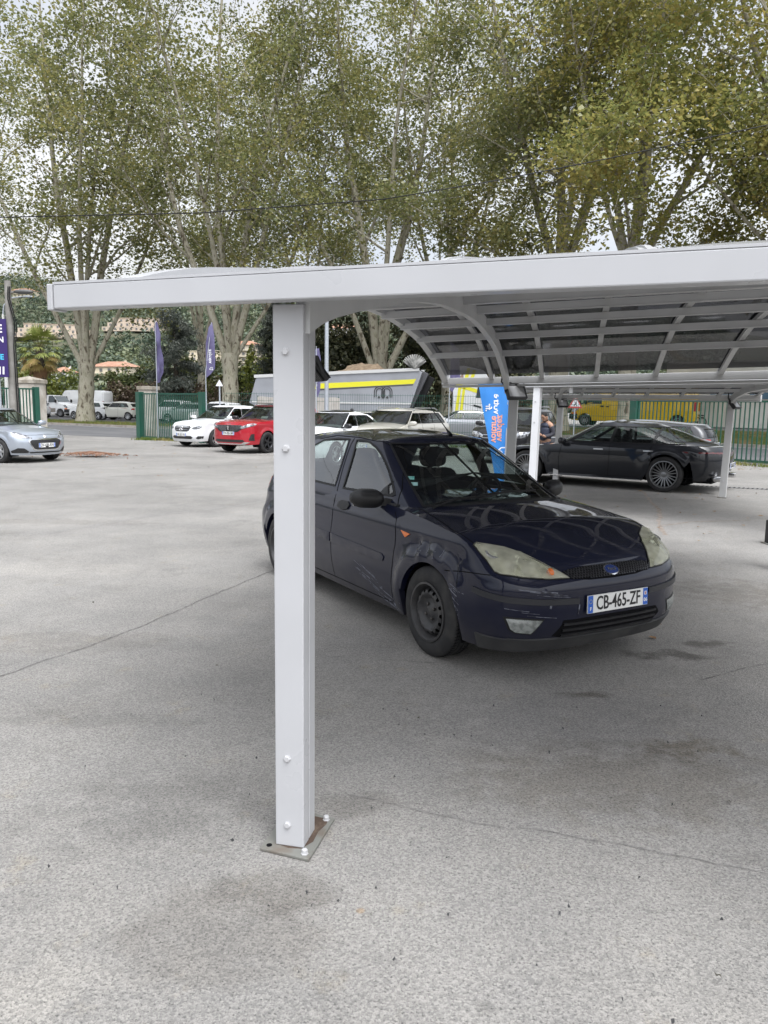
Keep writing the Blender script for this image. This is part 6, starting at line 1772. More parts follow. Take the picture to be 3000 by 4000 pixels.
def mesh_fence(label, pts, h=2.1):
    root = thing('mesh_fence', label, 'fence', (*pts[0], 0)); o = Vector((*pts[0], 0))
    for i in range(len(pts) - 1):
        a = Vector((*pts[i], 0)) - o; b = Vector((*pts[i + 1], 0)) - o; L_ = (b - a).length; d = (b - a) / L_; mb = MB()
        n = int(L_ / .10)
        for k in range(n): p = a + d * (L_ * k / n); mb.bar(p + Vector((0, 0, .05)), p + Vector((0, 0, h)), .008, .008, up=(d.x, d.y, 0))
        for z in (.15, .55, .95, 1.35, 1.75, h - .06): mb.bar(a + Vector((0, 0, z)), b + Vector((0, 0, z)), .012, .012)
        mb.build('mesh_panel', GREEN, root)
        mb = MB(); mb.bar(a, a + Vector((0, 0, h + .06)), .07, .07); mb.build('post', GREEN, root)
    mb = MB(); mb.bar(b, b + Vector((0, 0, h + .06)), .07, .07); mb.build('post', GREEN, root)
    return root
mesh_fence('green welded mesh fence in front of the tipper truck', [(-6.9, 33.2), (-5.3, 33.2), (-3.5, 33.0), (-.6, 33.0), (1.85, 32.7), (4.4, 31.9)])
mesh_fence('green welded mesh fence between the truck cab and the yellow van', [(4.7, 31.7), (6.6, 29.9), (8.6, 27.5)], 1.95)
REND = mat('old_render', (.58, .55, .50), .92, noise=(1.6, (.40, .36, .31), .42, .62)); CAPM = mat('cap_stone', (.36, .33, .28), .95, noise=(4, (.22, .19, .15), .4, .65))
def pillar(label, x, y, w, h, rz, peak):
    root = thing('gate_pillar', label, 'pillar', (x, y, 0), rz); mb = MB(); mb.box((0, 0, h / 2), (w, w, h)); mb.build('shaft', REND, root, bevel=.02)
    a = w / 2 + .06; mb = MB(); mb.add([(-a, -a, h), (a, -a, h), (a, a, h), (-a, a, h), (-a, -a, h + .16), (a, -a, h + .16), (a, a, h + .16), (-a, a, h + .16), (0, 0, h + .16 + peak)], [(3, 2, 1, 0), (0, 1, 5, 4), (1, 2, 6, 5), (2, 3, 7, 6), (3, 0, 4, 7), (4, 5, 8), (5, 6, 8), (6, 7, 8), (7, 4, 8)]); mb.build('cap', CAPM, root, bevel=.01)
    return root
pillar('stained white rendered gate pillar with a peaked stone cap by the silver hatchback', -15.7, 34.3, .95, 2.36, rad(-8), .16)
pillar('squat pale gate pillar with a flat cap behind the green sliding gate', -11.05, 36.2, .66, 2.18, rad(-10), .02)
# ---- poles, sign, flags
GALVP = mat('galvanised_pole', (.45, .48, .52), .45, .5); POLE = mat('old_pole', (.20, .19, .175), .9, noise=(3, (.28, .27, .25), .4, .65))
def pole(name, label, cat, p, h, r0, r1, m, extra=None):
    root = thing(name, label, cat, p); mb = MB(); mb.tube([(0, 0, 0), (0, 0, h * .5), (0, 0, h)], [r0, (r0 + r1) / 2, r1], 14); mb.build('shaft', m, root, smooth=60)
    mb = MB(); mb.lathe([(r0 * 1.9, 0), (r0 * 1.9, .02), (r0 * 1.2, .04)], 12); mb.build('foot', m, root)
    if extra: extra(root)
    return root
pole('lamp_column', 'slim galvanised pole between the nearest post and the trailer stripe', 'pole', (-2.28, 30, 0), 4.9, .085, .075, GALVP)
def arm(root):
    mb = MB(); mb.tube([(0, 0, 7.3), (.1, 0, 8.0), (.6, 0, 8.5), (1.4, 0, 8.6)], [.07, .06, .055, .05], 10); mb.build('arm', GALVP, root, smooth=60)
    mb = MB(); mb.blob((1.75, 0, 8.6), (.45, .14, .09), 14, 8); mb.build('lantern', GALVP, root, smooth=60)
    mb = MB(); mb.tube([(0, 0, 4.6), (-.35, 0, 4.75), (.4, 0, 4.55)], .03, 8); mb.build('cross_arm', GALVP, root, smooth=60)
pole('street_lamp', 'tall white street lamp with a curved arm left of the palm', 'street lamp', (-26.3, 54, 0), 7.4, .17, .08, mat('lamp_white', (.6, .6, .58), .5), arm)
def wires(root):
    for k, dx in enumerate((.06, .12)):
        mb = MB(); mb.tube([(dx + .12, -.1, 0), (dx + .1, -.12, 3.4), (dx + .16, -.1, 4.2), (dx - .02, -.12, 5.0), (dx, -.1, 5.4)], .02, 6); mb.build('cable', RUB, root, smooth=60)
    mb = MB(); mb.tube([(0, 0, 5.2), (.35, 0, 5.25)], .035, 8); mb.build('arm', POLE, root); mb = MB(); mb.blob((.52, 0, 5.25), (.35, .12, .08), 12, 7); mb.build('lantern', mat('lantern_grey', (.09, .09, .09), .5), root, smooth=60)
pole('utility_pole', 'grey concrete utility pole with black cables next to the purple sign', 'pole', (-12.75, 26.6, 0), 5.6, .16, .10, POLE, wires)
root = thing('advertising_sign', 'dark purple advertising sign with white and cyan letters at the left edge', 'sign', (-13.98, 26.2, 0), rad(6))
PURP = mat('sign_purple', (.030, .014, .115), .4); mb = MB(); mb.box((0, 0, 3.36), (2.5, .06, 1.92)); mb.build('panel', PURP, root)
mb = MB()
for x in (-1.0, .9): mb.box((x, .08, 2.2), (.07, .07, 4.4))
mb.build('legs', GALVP, root)
Wt = mat('sign_white', (.75, .75, .75), .5); Cy = mat('sign_cyan', (.06, .50, .72), .5)
Ms = Matrix(((1, 0, 0, 0), (0, 0, -1, -.034), (0, 1, 0, 0), (0, 0, 0, 1)))
mb = MB()
for z in (3.93, 4.04, 4.15): mb.box((.88, -.036, z - .04), (.48, .01, .055))
add_text(mb, 'N', Ms @ Matrix.Translation((1.06, 3.63, 0)), .26, .003, .006)
for x in (.74, .86, .98, 1.10): mb.box((x, -.036, 2.62), (.055, .01, .26), Matrix.Rotation(rad(3), 3, 'Y'))
mb.build('lettering', Wt, root); mb = MB(); add_text(mb, 'GE', Ms @ Matrix.Translation((.98, 3.06, 0)), .25, .003, .006); mb.build('lettering', Cy, root)

def flag_banner(label, p, rz, outline, h_pole, cols, lines, text_at, lean=0.0, name='feather_flag', waves=.03, car=None, group=None):
    """feather banner: outline in local x-z (metres), text running upwards"""
    root = thing(name, label, 'flag', p, rz, group)
    P, T = tri_fill(outline, (), .09); f = lambda x, z: waves * math.sin(x * 22 + z * 3.1) + waves * .6 * math.sin(x * 9 - z * 5)
    mb = MB(); n = len(P)
    mb.add([(q.x, f(q.x, q.y), q.y) for q in P] + [(q.x, f(q.x, q.y) + .004, q.y) for q in P], [t for t in T] + [tuple(n + i for i in t[::-1]) for t in T])
    mb.build('cloth', cols[0], root, smooth=180)
    mb = MB(); mb.tube([(outline[0][0] - .02, 0, 0), (outline[0][0] - .02, 0, h_pole * .6), (outline[0][0] - .02 + lean, 0, h_pole)], [.022, .018, .012], 8); mb.build('pole', GALVP, root, smooth=60)
    for txt, col, x, z, s in lines:
        vs, fs = text_mesh(txt, s, 0, 'LEFT', .004)
        # seen from behind: letters run upwards and are mirrored
        V = []
        for a, b, c in vs:
            X, Z = x + b * 1.0, z + a; V.append((X, f(X, Z) - .006, Z))
        mb = MB(); mb.add(V, fs); mb.build('lettering', col, root)
    if car:
        x, z, s = car; mb = MB()
        for pts in ([(-.5, -.30), (-.35, .05), (-.05, .32), (.35, .34)], [(-.5, -.30), (.5, -.38)], [(.35, .34), (.30, -.05), (.5, -.38)]):
            Q = dens([Vector((a, 0, b)) for a, b in pts], .08, False); mb.sweep([(x + q.x * s, f(x + q.x * s, z + q.z * s) - .008, z + q.z * s) for q in Q], .05 * s * 2, .004, up=(0, 1, 0))
        for cx_, cz_, rr in ((-.12, -.12, .16), (-.42, -.2, .09), (.32, -.3, .10)):
            mb.tube([(x + (cx_ + rr * math.cos(a)) * s, f(x, z) - .008, z + (cz_ + rr * math.sin(a)) * s) for a in np.linspace(0, 6.283, 15)], .03 * s, 5)
        mb.build('car_drawing', cols[1], root, smooth=60)
    return root
BLUE = mat('banner_blue', (.035, .22, .62), .6, noise=(1.5, (.05, .27, .70), .4, .65)); BORD = mat('banner_white', (.72, .73, .76), .6); ORNG = mat('banner_orange', (.74, .33, .23), .6)
flag_banner('tapering blue banner with mirrored orange and white writing beside the carport post', (2.05, 12.9, -.08), rad(-4), [(0, 2.16), (-.52, 2.16), (-.46, 1.85), (-.30, 1.10), (-.20, .62), (-.14, .12), (0, .12)], 2.2, [BLUE, BORD],
            [('vendez', ORNG, -.13, 1.17, .155), ('votre', BORD, -.20, 1.62, .15), ('voiture', ORNG, -.225, 1.15, .15), ('.fr', BORD, -.335, 1.66, .145)], 0, car=(-.09, 1.0, .19), waves=.016)
PFLAG = mat('flag_purple', (.085, .075, .16), .7, noise=(2, (.13, .12, .23), .4, .65))
flag_banner('thin furled dark purple flag above the pale gate pillar', (-9.75, 33.2, 0), rad(60), [(0, 2.42), (0, 4.9), (.06, 5.02), (.30, 4.5), (.36, 2.9), (.25, 2.5)], 5.0, [PFLAG, BORD], [('vendez', BORD, .16, 2.75, .13)], 0, waves=.05, group='dark purple feather flags along the fence')
flag_banner('broad dark purple flag with a faded car drawing above the white tall hatchback', (-6.98, 30.3, 0), rad(4), [(0, 2.6), (0, 3.9), (.12, 4.5), (.26, 4.72), (.33, 4.2), (.36, 3.3), (.34, 2.95), (.16, 2.72)], 4.7, [PFLAG, BORD], [('vendez', BORD, .17, 3.15, .19)], 0, .25, car=(.20, 2.95, .14), waves=.02, group='dark purple feather flags along the fence')
flag_banner('crumpled dark purple flag hanging just right of the nearest white post', (-2.13, 24, 0), rad(50), [(0, 1.95), (-.05, 3.3), (.10, 3.35), (.16, 2.6), (.14, 2.05), (.08, 1.85)], 3.4, [PFLAG, BORD], [('vendez', BORD, .06, 2.2, .10)], 0, waves=.05, group='dark purple feather flags along the fence')
flag_banner('small dark purple flag corner behind the rear left corner of the near carport', (2.6, 31.5, 0), rad(10), [(0, 2.3), (0, 4.2), (.3, 3.9), (.42, 2.75), (.1, 2.2)], 4.2, [PFLAG, BORD], [], 0, waves=.04, group='dark purple feather flags along the fence')
# warning sign
root = thing('warning_sign', 'red and white triangular road works sign left of the yellow van', 'sign', (8.9, 36.5, .2), rad(10))
mb = MB(); mb.tube([(0, 0, 0), (0, 0, 1.9)], .035, 8); mb.build('post', GALVP, root, smooth=60)
tri = lambda s: [(-s, -s * .58), (s, -s * .58), (0, s * 1.15)]
Mt = Matrix(((1, 0, 0, 0), (0, 0, -1, -.05), (0, 1, 0, 1.62), (0, 0, 0, 1)))
mb = MB(); mb.prism(tri(.36), Mt, .01); mb.build('red_border', mat('sign_red', (.5, .05, .05), .5), root)
mb = MB(); mb.prism(tri(.25), Mt @ Matrix.Translation((0, .01, .011)), .004); mb.build('face', BORD, root)
mb = MB(); mb.prism([(-.10, -.12), (-.02, -.02), (.0, .08), (.06, .06), (.04, -.02), (.10, -.12), (.06, -.12), (.01, -.04), (-.05, -.12)], Mt @ Matrix.Translation((0, .01, .016)), .003); mb.build('pictogram', RUB, root)
root = thing('warning_sign', 'small white triangular sign on a pole under the broad dark flag', 'sign', (-6.62, 31.0, 0), rad(4))
mb = MB(); mb.tube([(0, 0, 0), (0, 0, 2.5)], .03, 8); mb.build('post', GALVP, root, smooth=60)
mb = MB(); mb.prism(tri(.15), Matrix(((1, 0, 0, 0), (0, 0, -1, -.04), (0, 1, 0, 2.38), (0, 0, 0, 1))), .01); mb.build('face', BORD, root)
# overhead cable
mb = MB(); cx = [(-40, 22, 6.2), (-24, 18.6, 5.35), (-15, 16.6, 5.1), (-7.27, 15, 5.04), (-3.5, 15, 5.17), (-.08, 15, 5.46), (2, 15, 5.82), (3.94, 15, 6.21), (6.96, 15, 6.86), (10, 15, 7.6), (22, 14.5, 11)]
mb.tube(cx, .010, 6); tag(mb.build('overhead_cable', RUB, smooth=60), 'thin black overhead cable sagging across the trees above the white beam', 'cable')

# ------------------------------------------------------------------ tipper truck
def box_part(root, name, m, items, bevel=0):
    mb = MB()
    for it in items: mb.box(*it)
    return mb.build(name, m, root, bevel=bevel)
TGREY = mat('trailer_aluminium', (.36, .37, .40), .4, .35, noise=(.8, (.30, .31, .33), .4, .65)); YEL = mat('stripe_yellow', (.70, .66, .03), .45); TWH = mat('truck_white', (.66, .67, .67), .35, coat=.5); CHASS = mat('chassis_grey', (.06, .06, .062), .7)
tr = thing('tipper_trailer', 'grey tipper trailer with a yellow stripe behind the mesh fence', 'trailer', (-7.0, 42.4, 0), rad(-9))
prof = [(0.35, 1.45), (-.05, 1.65), (.35, 3.02), (8.9, 3.42), (9.15, 3.3), (8.55, 1.5), (6.5, 1.30), (1.0, 1.30)]
mb = MB(); Mt = Matrix(((1, 0, 0, 0), (0, 0, 1, -1.2), (0, 1, 0, 0), (0, 0, 0, 1))); mb.prism(prof, Mt, 2.4); mb.build('body', TGREY, tr, bevel=.02)
mb = MB(); mb.prism([(.45, 2.52), (8.72, 2.95), (8.85, 2.98), (8.72, 2.72), (.40, 2.22)], Matrix(((1, 0, 0, 0), (0, 0, -1, -1.203), (0, 1, 0, 0), (0, 0, 0, 1))), .01); mb.build('stripe', YEL, tr)
mb = MB(); mb.prism([(.40, 2.20), (8.70, 2.70), (8.69, 2.65), (.40, 2.13)], Matrix(((1, 0, 0, 0), (0, 0, -1, -1.203), (0, 1, 0, 0), (0, 0, 0, 1))), .01); mb.build('stripe_edge', CHASS, tr)
mb = MB(); mb.bar((.25, -1.22, 3.03), (9.0, -1.22, 3.45), .10, .16); mb.bar((.25, 1.22, 3.03), (9.0, 1.22, 3.45), .10, .16); mb.build('top_rail', mat('rail_pale', (.55, .55, .54), .5), tr)
mb = MB(); mb.bar((.1, -1.215, 1.72), (8.6, -1.215, 1.72), .03, .10); mb.build('side_rail', mat('rail_pale', (.55, .55, .54), .5), tr)
for (za, zb_) in ((2.9, 2.4), (2.2, 1.75)):
    pass
mb = MB(); mb.prism([(.02, 1.75), (.42, 3.0), (1.55, 3.05), (1.2, 1.75)], Matrix(((1, 0, 0, 0), (0, 0, -1, -1.204), (0, 1, 0, 0), (0, 0, 0, 1))), .03); mb.build('tailgate_panel', TGREY, tr, bevel=.01)
mb = MB(); mb.bar((8.3, -.55, 1.35), (9.2, -.55, 3.35), .5, .42, up=(0, 1, 0)); mb.build('hydraulic_ram', mat('ram_grey', (.10, .10, .11), .5), tr, bevel=.02)
mb = MB(); mb.bar((8.7, -.2, 1.35), (9.55, -.2, 3.1), .34, .3, up=(0, 1, 0)); mb.build('ram_cylinder', RUB, tr, bevel=.02)
mb = MB(); mb.bar((.3, 0, 1.05), (9.6, 0, 1.05), 1.1, .28); mb.build('chassis', CHASS, tr)
for x in (1.6, 2.95, 4.3):
    for sg in (-1, 1):
        mb = MB(); mb.lathe([(.50, -.15), (.52, -.1), (.52, .1), (.50, .15), (.30, .15), (.28, .1), (.28, -.1), (.30, -.15)], 28, Matrix.Translation((x, sg * 1.05, .52)) @ Matrix.Rotation(rad(90), 4, 'X'), close=True); mb.lathe([(.28, -.05), (.12, -.12), (.1, .1)], 18, Matrix.Translation((x, sg * 1.05, .52)) @ Matrix.Rotation(rad(90), 4, 'X')); mb.build('wheel', TYRE, tr, smooth=40)
# emblem: two arches with three dots
mb = MB()
for r in (.17, .27):
    for cx_ in (-.19, .19):
        mb.tube([(7.15 + cx_ + r * math.cos(a), -1.22, 2.30 + r * math.sin(a)) for a in np.linspace(0, math.pi, 13)], .025, 6)
        for e in (-1, 1): mb.tube([(7.15 + cx_ + e * r, -1.22, 2.30), (7.15 + cx_ + e * r, -1.22, 2.02)], .025, 6)
for cx_ in (-.22, 0, .22): mb.lathe([(.065, 0), (.065, .01)], 14, Matrix.Translation((7.15 + cx_, -1.215, 2.02)) @ Matrix.Rotation(rad(90), 4, 'X'))
mb.build('emblem', CHASS, tr, smooth=60)
# crumpled tarp roll at the front top
mb = MB(); rnd = random.Random(2)
for k in range(13):
    a = rad(-70 + 140 * k / 12); p = Vector((8.75, -1.25, 3.5)); q = p + Vector((math.sin(a) * .62, rnd.uniform(-.1, .1), .18 + math.cos(a) * .52)); mb.tube([p, p.lerp(q, .5) + Vector((0, -.06, 0)), q], [.05, .075, .04], 6)
mb.build('folded_tarpaulin', mat('tarp_grey', (.36, .355, .335), .85, noise=(4, (.18, .18, .17), .4, .6)), tr, smooth=60)
mb = MB(); A = []
rnd = random.Random(9)
for i in range(26):
    row = []
    for j in range(9):
        u, v = i / 25, j / 8; hgt = .5 * math.sin(math.pi * u) ** .7 * math.sin(math.pi * v) ** .7
        row.append((3.6 + 4.2 * u, -1.0 + 2.0 * v, 3.10 + .19 * u + hgt * (1.15 if .35 < u < .8 else .7) + rnd.gauss(0, .03)))
    A.append(row)
mb.grid(A); tag(mb.build('soil_heap', mat('soil', (.16, .115, .075), .95, noise=(4, (.24, .18, .12), .4, .65)), smooth=60), 'brown heap of soil loaded in the tipper trailer', 'soil heap')
bpy.context.view_layer.update()
so = bpy.data.objects['soil_heap']; so.location = tr.location; so.rotation_euler = tr.rotation_euler
cb = thing('truck_cab', 'white truck cab with yellow stripes behind the blue banner', 'truck', (3.55, 40.1, 0), rad(-9))
prof = [(0, .95), (0, 3.55), (.5, 3.62), (1.5, 3.4), (2.05, 2.6), (2.28, 1.7), (2.30, .55), (1.95, .50), (1.86, .80), (1.66, 1.02), (1.30, 1.10), (.94, 1.02), (.74, .80), (.66, .95)]
mb = MB(); mb.prism(prof, Matrix(((1, 0, 0, 0), (0, 0, 1, -1.22), (0, 1, 0, 0), (0, 0, 0, 1))), 2.44); mb.build('body', TWH, cb, bevel=.03)
SD = Matrix(((1, 0, 0, 0), (0, 0, -1, -1.224), (0, 1, 0, 0), (0, 0, 0, 1)))
mb = MB()
for pl in ([(.10, .98), (.25, .98), (.30, 1.5), (.42, 2.55), (.27, 2.55), (.14, 1.5)], [(.33, 1.0), (.46, 1.0), (.52, 1.5), (.63, 2.6), (.50, 2.6), (.37, 1.5)], [(.12, 2.58), (.12, 2.80), (.62, 2.62), (1.9, 2.30), (1.95, 2.05), (.72, 2.42)], [(.55, 3.0), (.68, 3.5), (.84, 3.5), (.74, 3.0)], [(.80, 2.9), (.98, 3.42), (1.12, 3.4), (1.0, 2.9)]): mb.prism(pl, SD, .006)
mb.build('stripe', YEL, cb)
mb = MB(); mb.prism([(1.15, 2.05), (1.25, 2.72), (1.62, 2.68), (2.0, 2.05)], SD, .01); mb.build('side_window', mat('cab_glass', (.05, .06, .065), .1), cb)
mb = MB(); mb.prism([(.22, 2.95), (.50, 3.28), (.52, 2.90)], SD, .008); mb.build('mountain_emblem', mat('emblem_brown', (.25, .17, .14), .6), cb)
mb = MB(); mb.prism([(1.05, 1.72), (1.42, 1.62), (1.42, 1.54), (1.05, 1.64)], SD, .02); mb.build('door_handle', RUB, cb)
mb = MB(); mb.bar((0.05, -1.226, 1.86), (2.1, -1.226, 1.42), .004, .012); mb.build('panel_seam', CHASS, cb)
mb = MB(); mb.sweep([(1.30 + .66 * math.cos(a), -1.15, .52 + .62 * math.sin(a)) for a in np.linspace(0.05, math.pi - .05, 17)], .34, .05, up=(0, 1, 0)); mb.build('wheel_arch', CHASS, cb, smooth=40)
mb = MB(); mb.bar((-3.2, -.45, .85), (1.0, -.45, .85), .12, .28); mb.bar((-3.2, .45, .85), (1.0, .45, .85), .12, .28); mb.box((-1.0, -.95, .72), (1.3, .5, .5)); mb.build('chassis', CHASS, cb)
mb = MB(); mb.box((-1.0, -1.1, .70), (1.35, .25, .56)); mb.build('fuel_tank', mat('tank_alu', (.5, .5, .51), .35, .7), cb, bevel=.05)
for x in (1.30, -2.2):
    for sg in (-1, 1):
        T_ = Matrix.Translation((x, sg * 1.03, .52)) @ Matrix.Rotation(rad(90), 4, 'X')
        mb = MB(); mb.lathe([(.50, -.16), (.53, -.1), (.53, .1), (.50, .16), (.30, .16), (.28, .1), (.28, -.1), (.30, -.16)], 32, T_, close=True); w_ = mb.build('wheel', TYRE, cb, smooth=40)
        mb = MB(); mb.lathe([(.29, -.08), (.20, .02), (.10, .04), (.08, .13), (.02, .14)], 24, T_); mb.build('rim', mat('truck_rim', (.35, .35, .36), .4, .6), w_, smooth=40)

# ------------------------------------------------------------------ vans
def van(label, p, yaw, paint, c, group=None):
    """side profile van; x forward"""
    root = thing('van', label, 'van', p, yaw, group); L_, W, H, hd = c['L'], c['W'], c['H'], c.get('hood', .9)
    pr = [(0, .38), (-.02, .8), (0, H - .25), (.10, H - .04), (.35, H), (L_ - 2.0, H), (L_ - 1.62, H - .06), (L_ - hd, 1.32), (L_ - .25, 1.12), (L_ - .05, .88), (L_, .6), (L_ - .03, .36)]
    sp = []
    for x in (L_ - .88, .95):
        sp += [(x + .40 * math.cos(a), .34 + .40 * math.sin(a)) for a in np.linspace(-.1, math.pi + .1, 11)]
    poly = pr + sp
    mb = MB(); n = len(poly); A = []
    for yy, ins in ((-W, .0), (-W + .02, -.0)): pass
    mb.prism(poly, Matrix(((1, 0, 0, 0), (0, 0, 1, -W), (0, 1, 0, 0), (0, 0, 0, 1))), 2 * W)
    for i, v in enumerate(mb.v):
        z = v[2]; k = 1 - .10 * max(0, (z - 1.1) / (H - 1.1)) ** 1.5 - .06 * max(0, (v[0] - (L_ - .6)) / .6); mb.v[i] = (v[0], v[1] * k, z)
    mb.build('body', paint, root, bevel=.05, smooth=35)
    kk = lambda z: 1 - .10 * max(0, (z - 1.1) / (H - 1.1)) ** 1.5
    G_ = mat('van_glass', (.05, .06, .065), .08, coat=.5)
    for sg in (-1, 1):
        def side(name, pl, m, off=.004, th=.004):
            mb = MB(); V = [(x, sg * (W * kk(z) + off), z) for x, z in pl]; V2 = [(x, sg * (W * kk(z) - .02), z) for x, z in pl]; q = len(pl)
            F = [tuple(range(q))] + [(i, (i + 1) % q, q + (i + 1) % q, q + i) for i in range(q)]; mb.add(V + V2, F); return mb.build(name, m, root)
        wf = L_ - hd
        side('side_window', [(wf - .95, 1.30), (wf - .92, 1.86), (wf - .50, 1.90), (wf - .30, 1.72), (wf - .06, 1.30)], G_)
        for x in (wf - 1.12, wf - 2.3, .12): side('door_seam', [(x, .5), (x + .012, .5), (x + .012, H - .22), (x, H - .22)], RUB, .003)
        side('door_handle', [(wf - 1.06, 1.12), (wf - 1.06, 1.20), (wf - .88, 1.20), (wf - .88, 1.12)], RUB, .012)
        side('door_handle', [(wf - 1.38, 1.12), (wf - 1.38, 1.18), (wf - 1.20, 1.18), (wf - 1.20, 1.12)], RUB, .012)
        if c.get('skirt'): side('side_skirt', [(1.40, .42), (1.40, .78), (L_ - 1.35, .78), (L_ - 1.35, .42)], c['skirt'], .012)
        if c.get('ribs'):
            for k in range(c['ribs']):
                x = .25 + k * (L_ - hd - 1.6) / c['ribs']; side('pressed_panel', [(x, .95), (x, H - .55), (x + (L_ - hd - 1.6) / c['ribs'] - .12, H - .55), (x + (L_ - hd - 1.6) / c['ribs'] - .12, .95)], paint, .014)
        side('headlight', [(L_ - .55, 1.02), (L_ - .30, 1.10), (L_ - .10, .92), (L_ - .12, .80), (L_ - .30, .82)], LAMP, -.02, .004)
        side('indicator', [(L_ - .42, .80), (L_ - .12, .78), (L_ - .10, .70), (L_ - .40, .72)], AMBER, -.015)
        side('bumper', [(L_ - .44, .70), (L_ + .03, .70), (L_ + .05, .40), (L_ - .46, .40)], c.get('bumper', TRIM), -.005)
        side('tail_lamp', [(-.03, .95), (-.03, 1.45), (.10, 1.45), (.10, .95)], REDL, .006)
        mb = MB(); mb.blob((wf - .05, sg * (W + .14), 1.42), (.07, .10, .16), 12, 8, (.6, .6)); mb.bar((wf - .05, sg * (W - .08), 1.30), (wf - .05, sg * (W + .12), 1.38), .05, .04); mb.build('door_mirror', RUB, root, smooth=60)
        for x in (L_ - .88, .95): wheel(root, x, sg * (W - .12), .34, .22, .20, lambda m: spoke_rim(m, .205, 8, .06, .05), [mat('van_rim', (.25, .25, .26), .4, .6)], TYRE, DARK, detail=False)
    mb = MB(); a, b = Vector((L_ - 1.60, 0, H - .10)), Vector((L_ - hd + .0, 0, 1.36)); nrm = Vector((b.z - a.z, 0, -(b.x - a.x))).normalized() * -1
    nn = Vector((.6, 0, .5)).normalized() * .02
    mb.add([Vector((a.x, -W * .80, a.z)) + nn, Vector((a.x, W * .80, a.z)) + nn, Vector((b.x, W * .88, b.z)) + nn, Vector((b.x, -W * .88, b.z)) + nn], [(0, 1, 2, 3)]); mb.build('windscreen', mat('van_windscreen', (.12, .14, .15), .08, coat=.6), root)
    mb = MB(); mb.bar((L_ + .01, -W * .9, .55), (L_ + .01, W * .9, .55), .12, .30); mb.build('bumper', c.get('bumper', TRIM), root, bevel=.03)
    mb = MB(); mb.box((L_ / 2, 0, .42), (L_ - .6, W * 1.5, .16)); mb.build('underbody', DARK, root)
    return root
YVAN = car_paint('yellow_van_paint', (.66, .44, .02), .35)
van('long yellow panel van with ribbed side behind the green gate', (17.7, 44.0, .56), rad(152.5), YVAN, dict(L=7.0, W=1.02, H=2.6, ribs=9))
van('old white low roof van with a grey side skirt left of the first trunk', (-32.9, 71.5, .12), rad(-16), WHITE, dict(L=5.0, W=.92, H=1.95, skirt=mat('skirt_grey', (.22, .20, .18), .7), hood=1.15))
van('white high roof panel van behind the first stout trunk', (-26.6, 74.5, .12), rad(172), WHITE, dict(L=5.6, W=.98, H=2.45, hood=1.0))

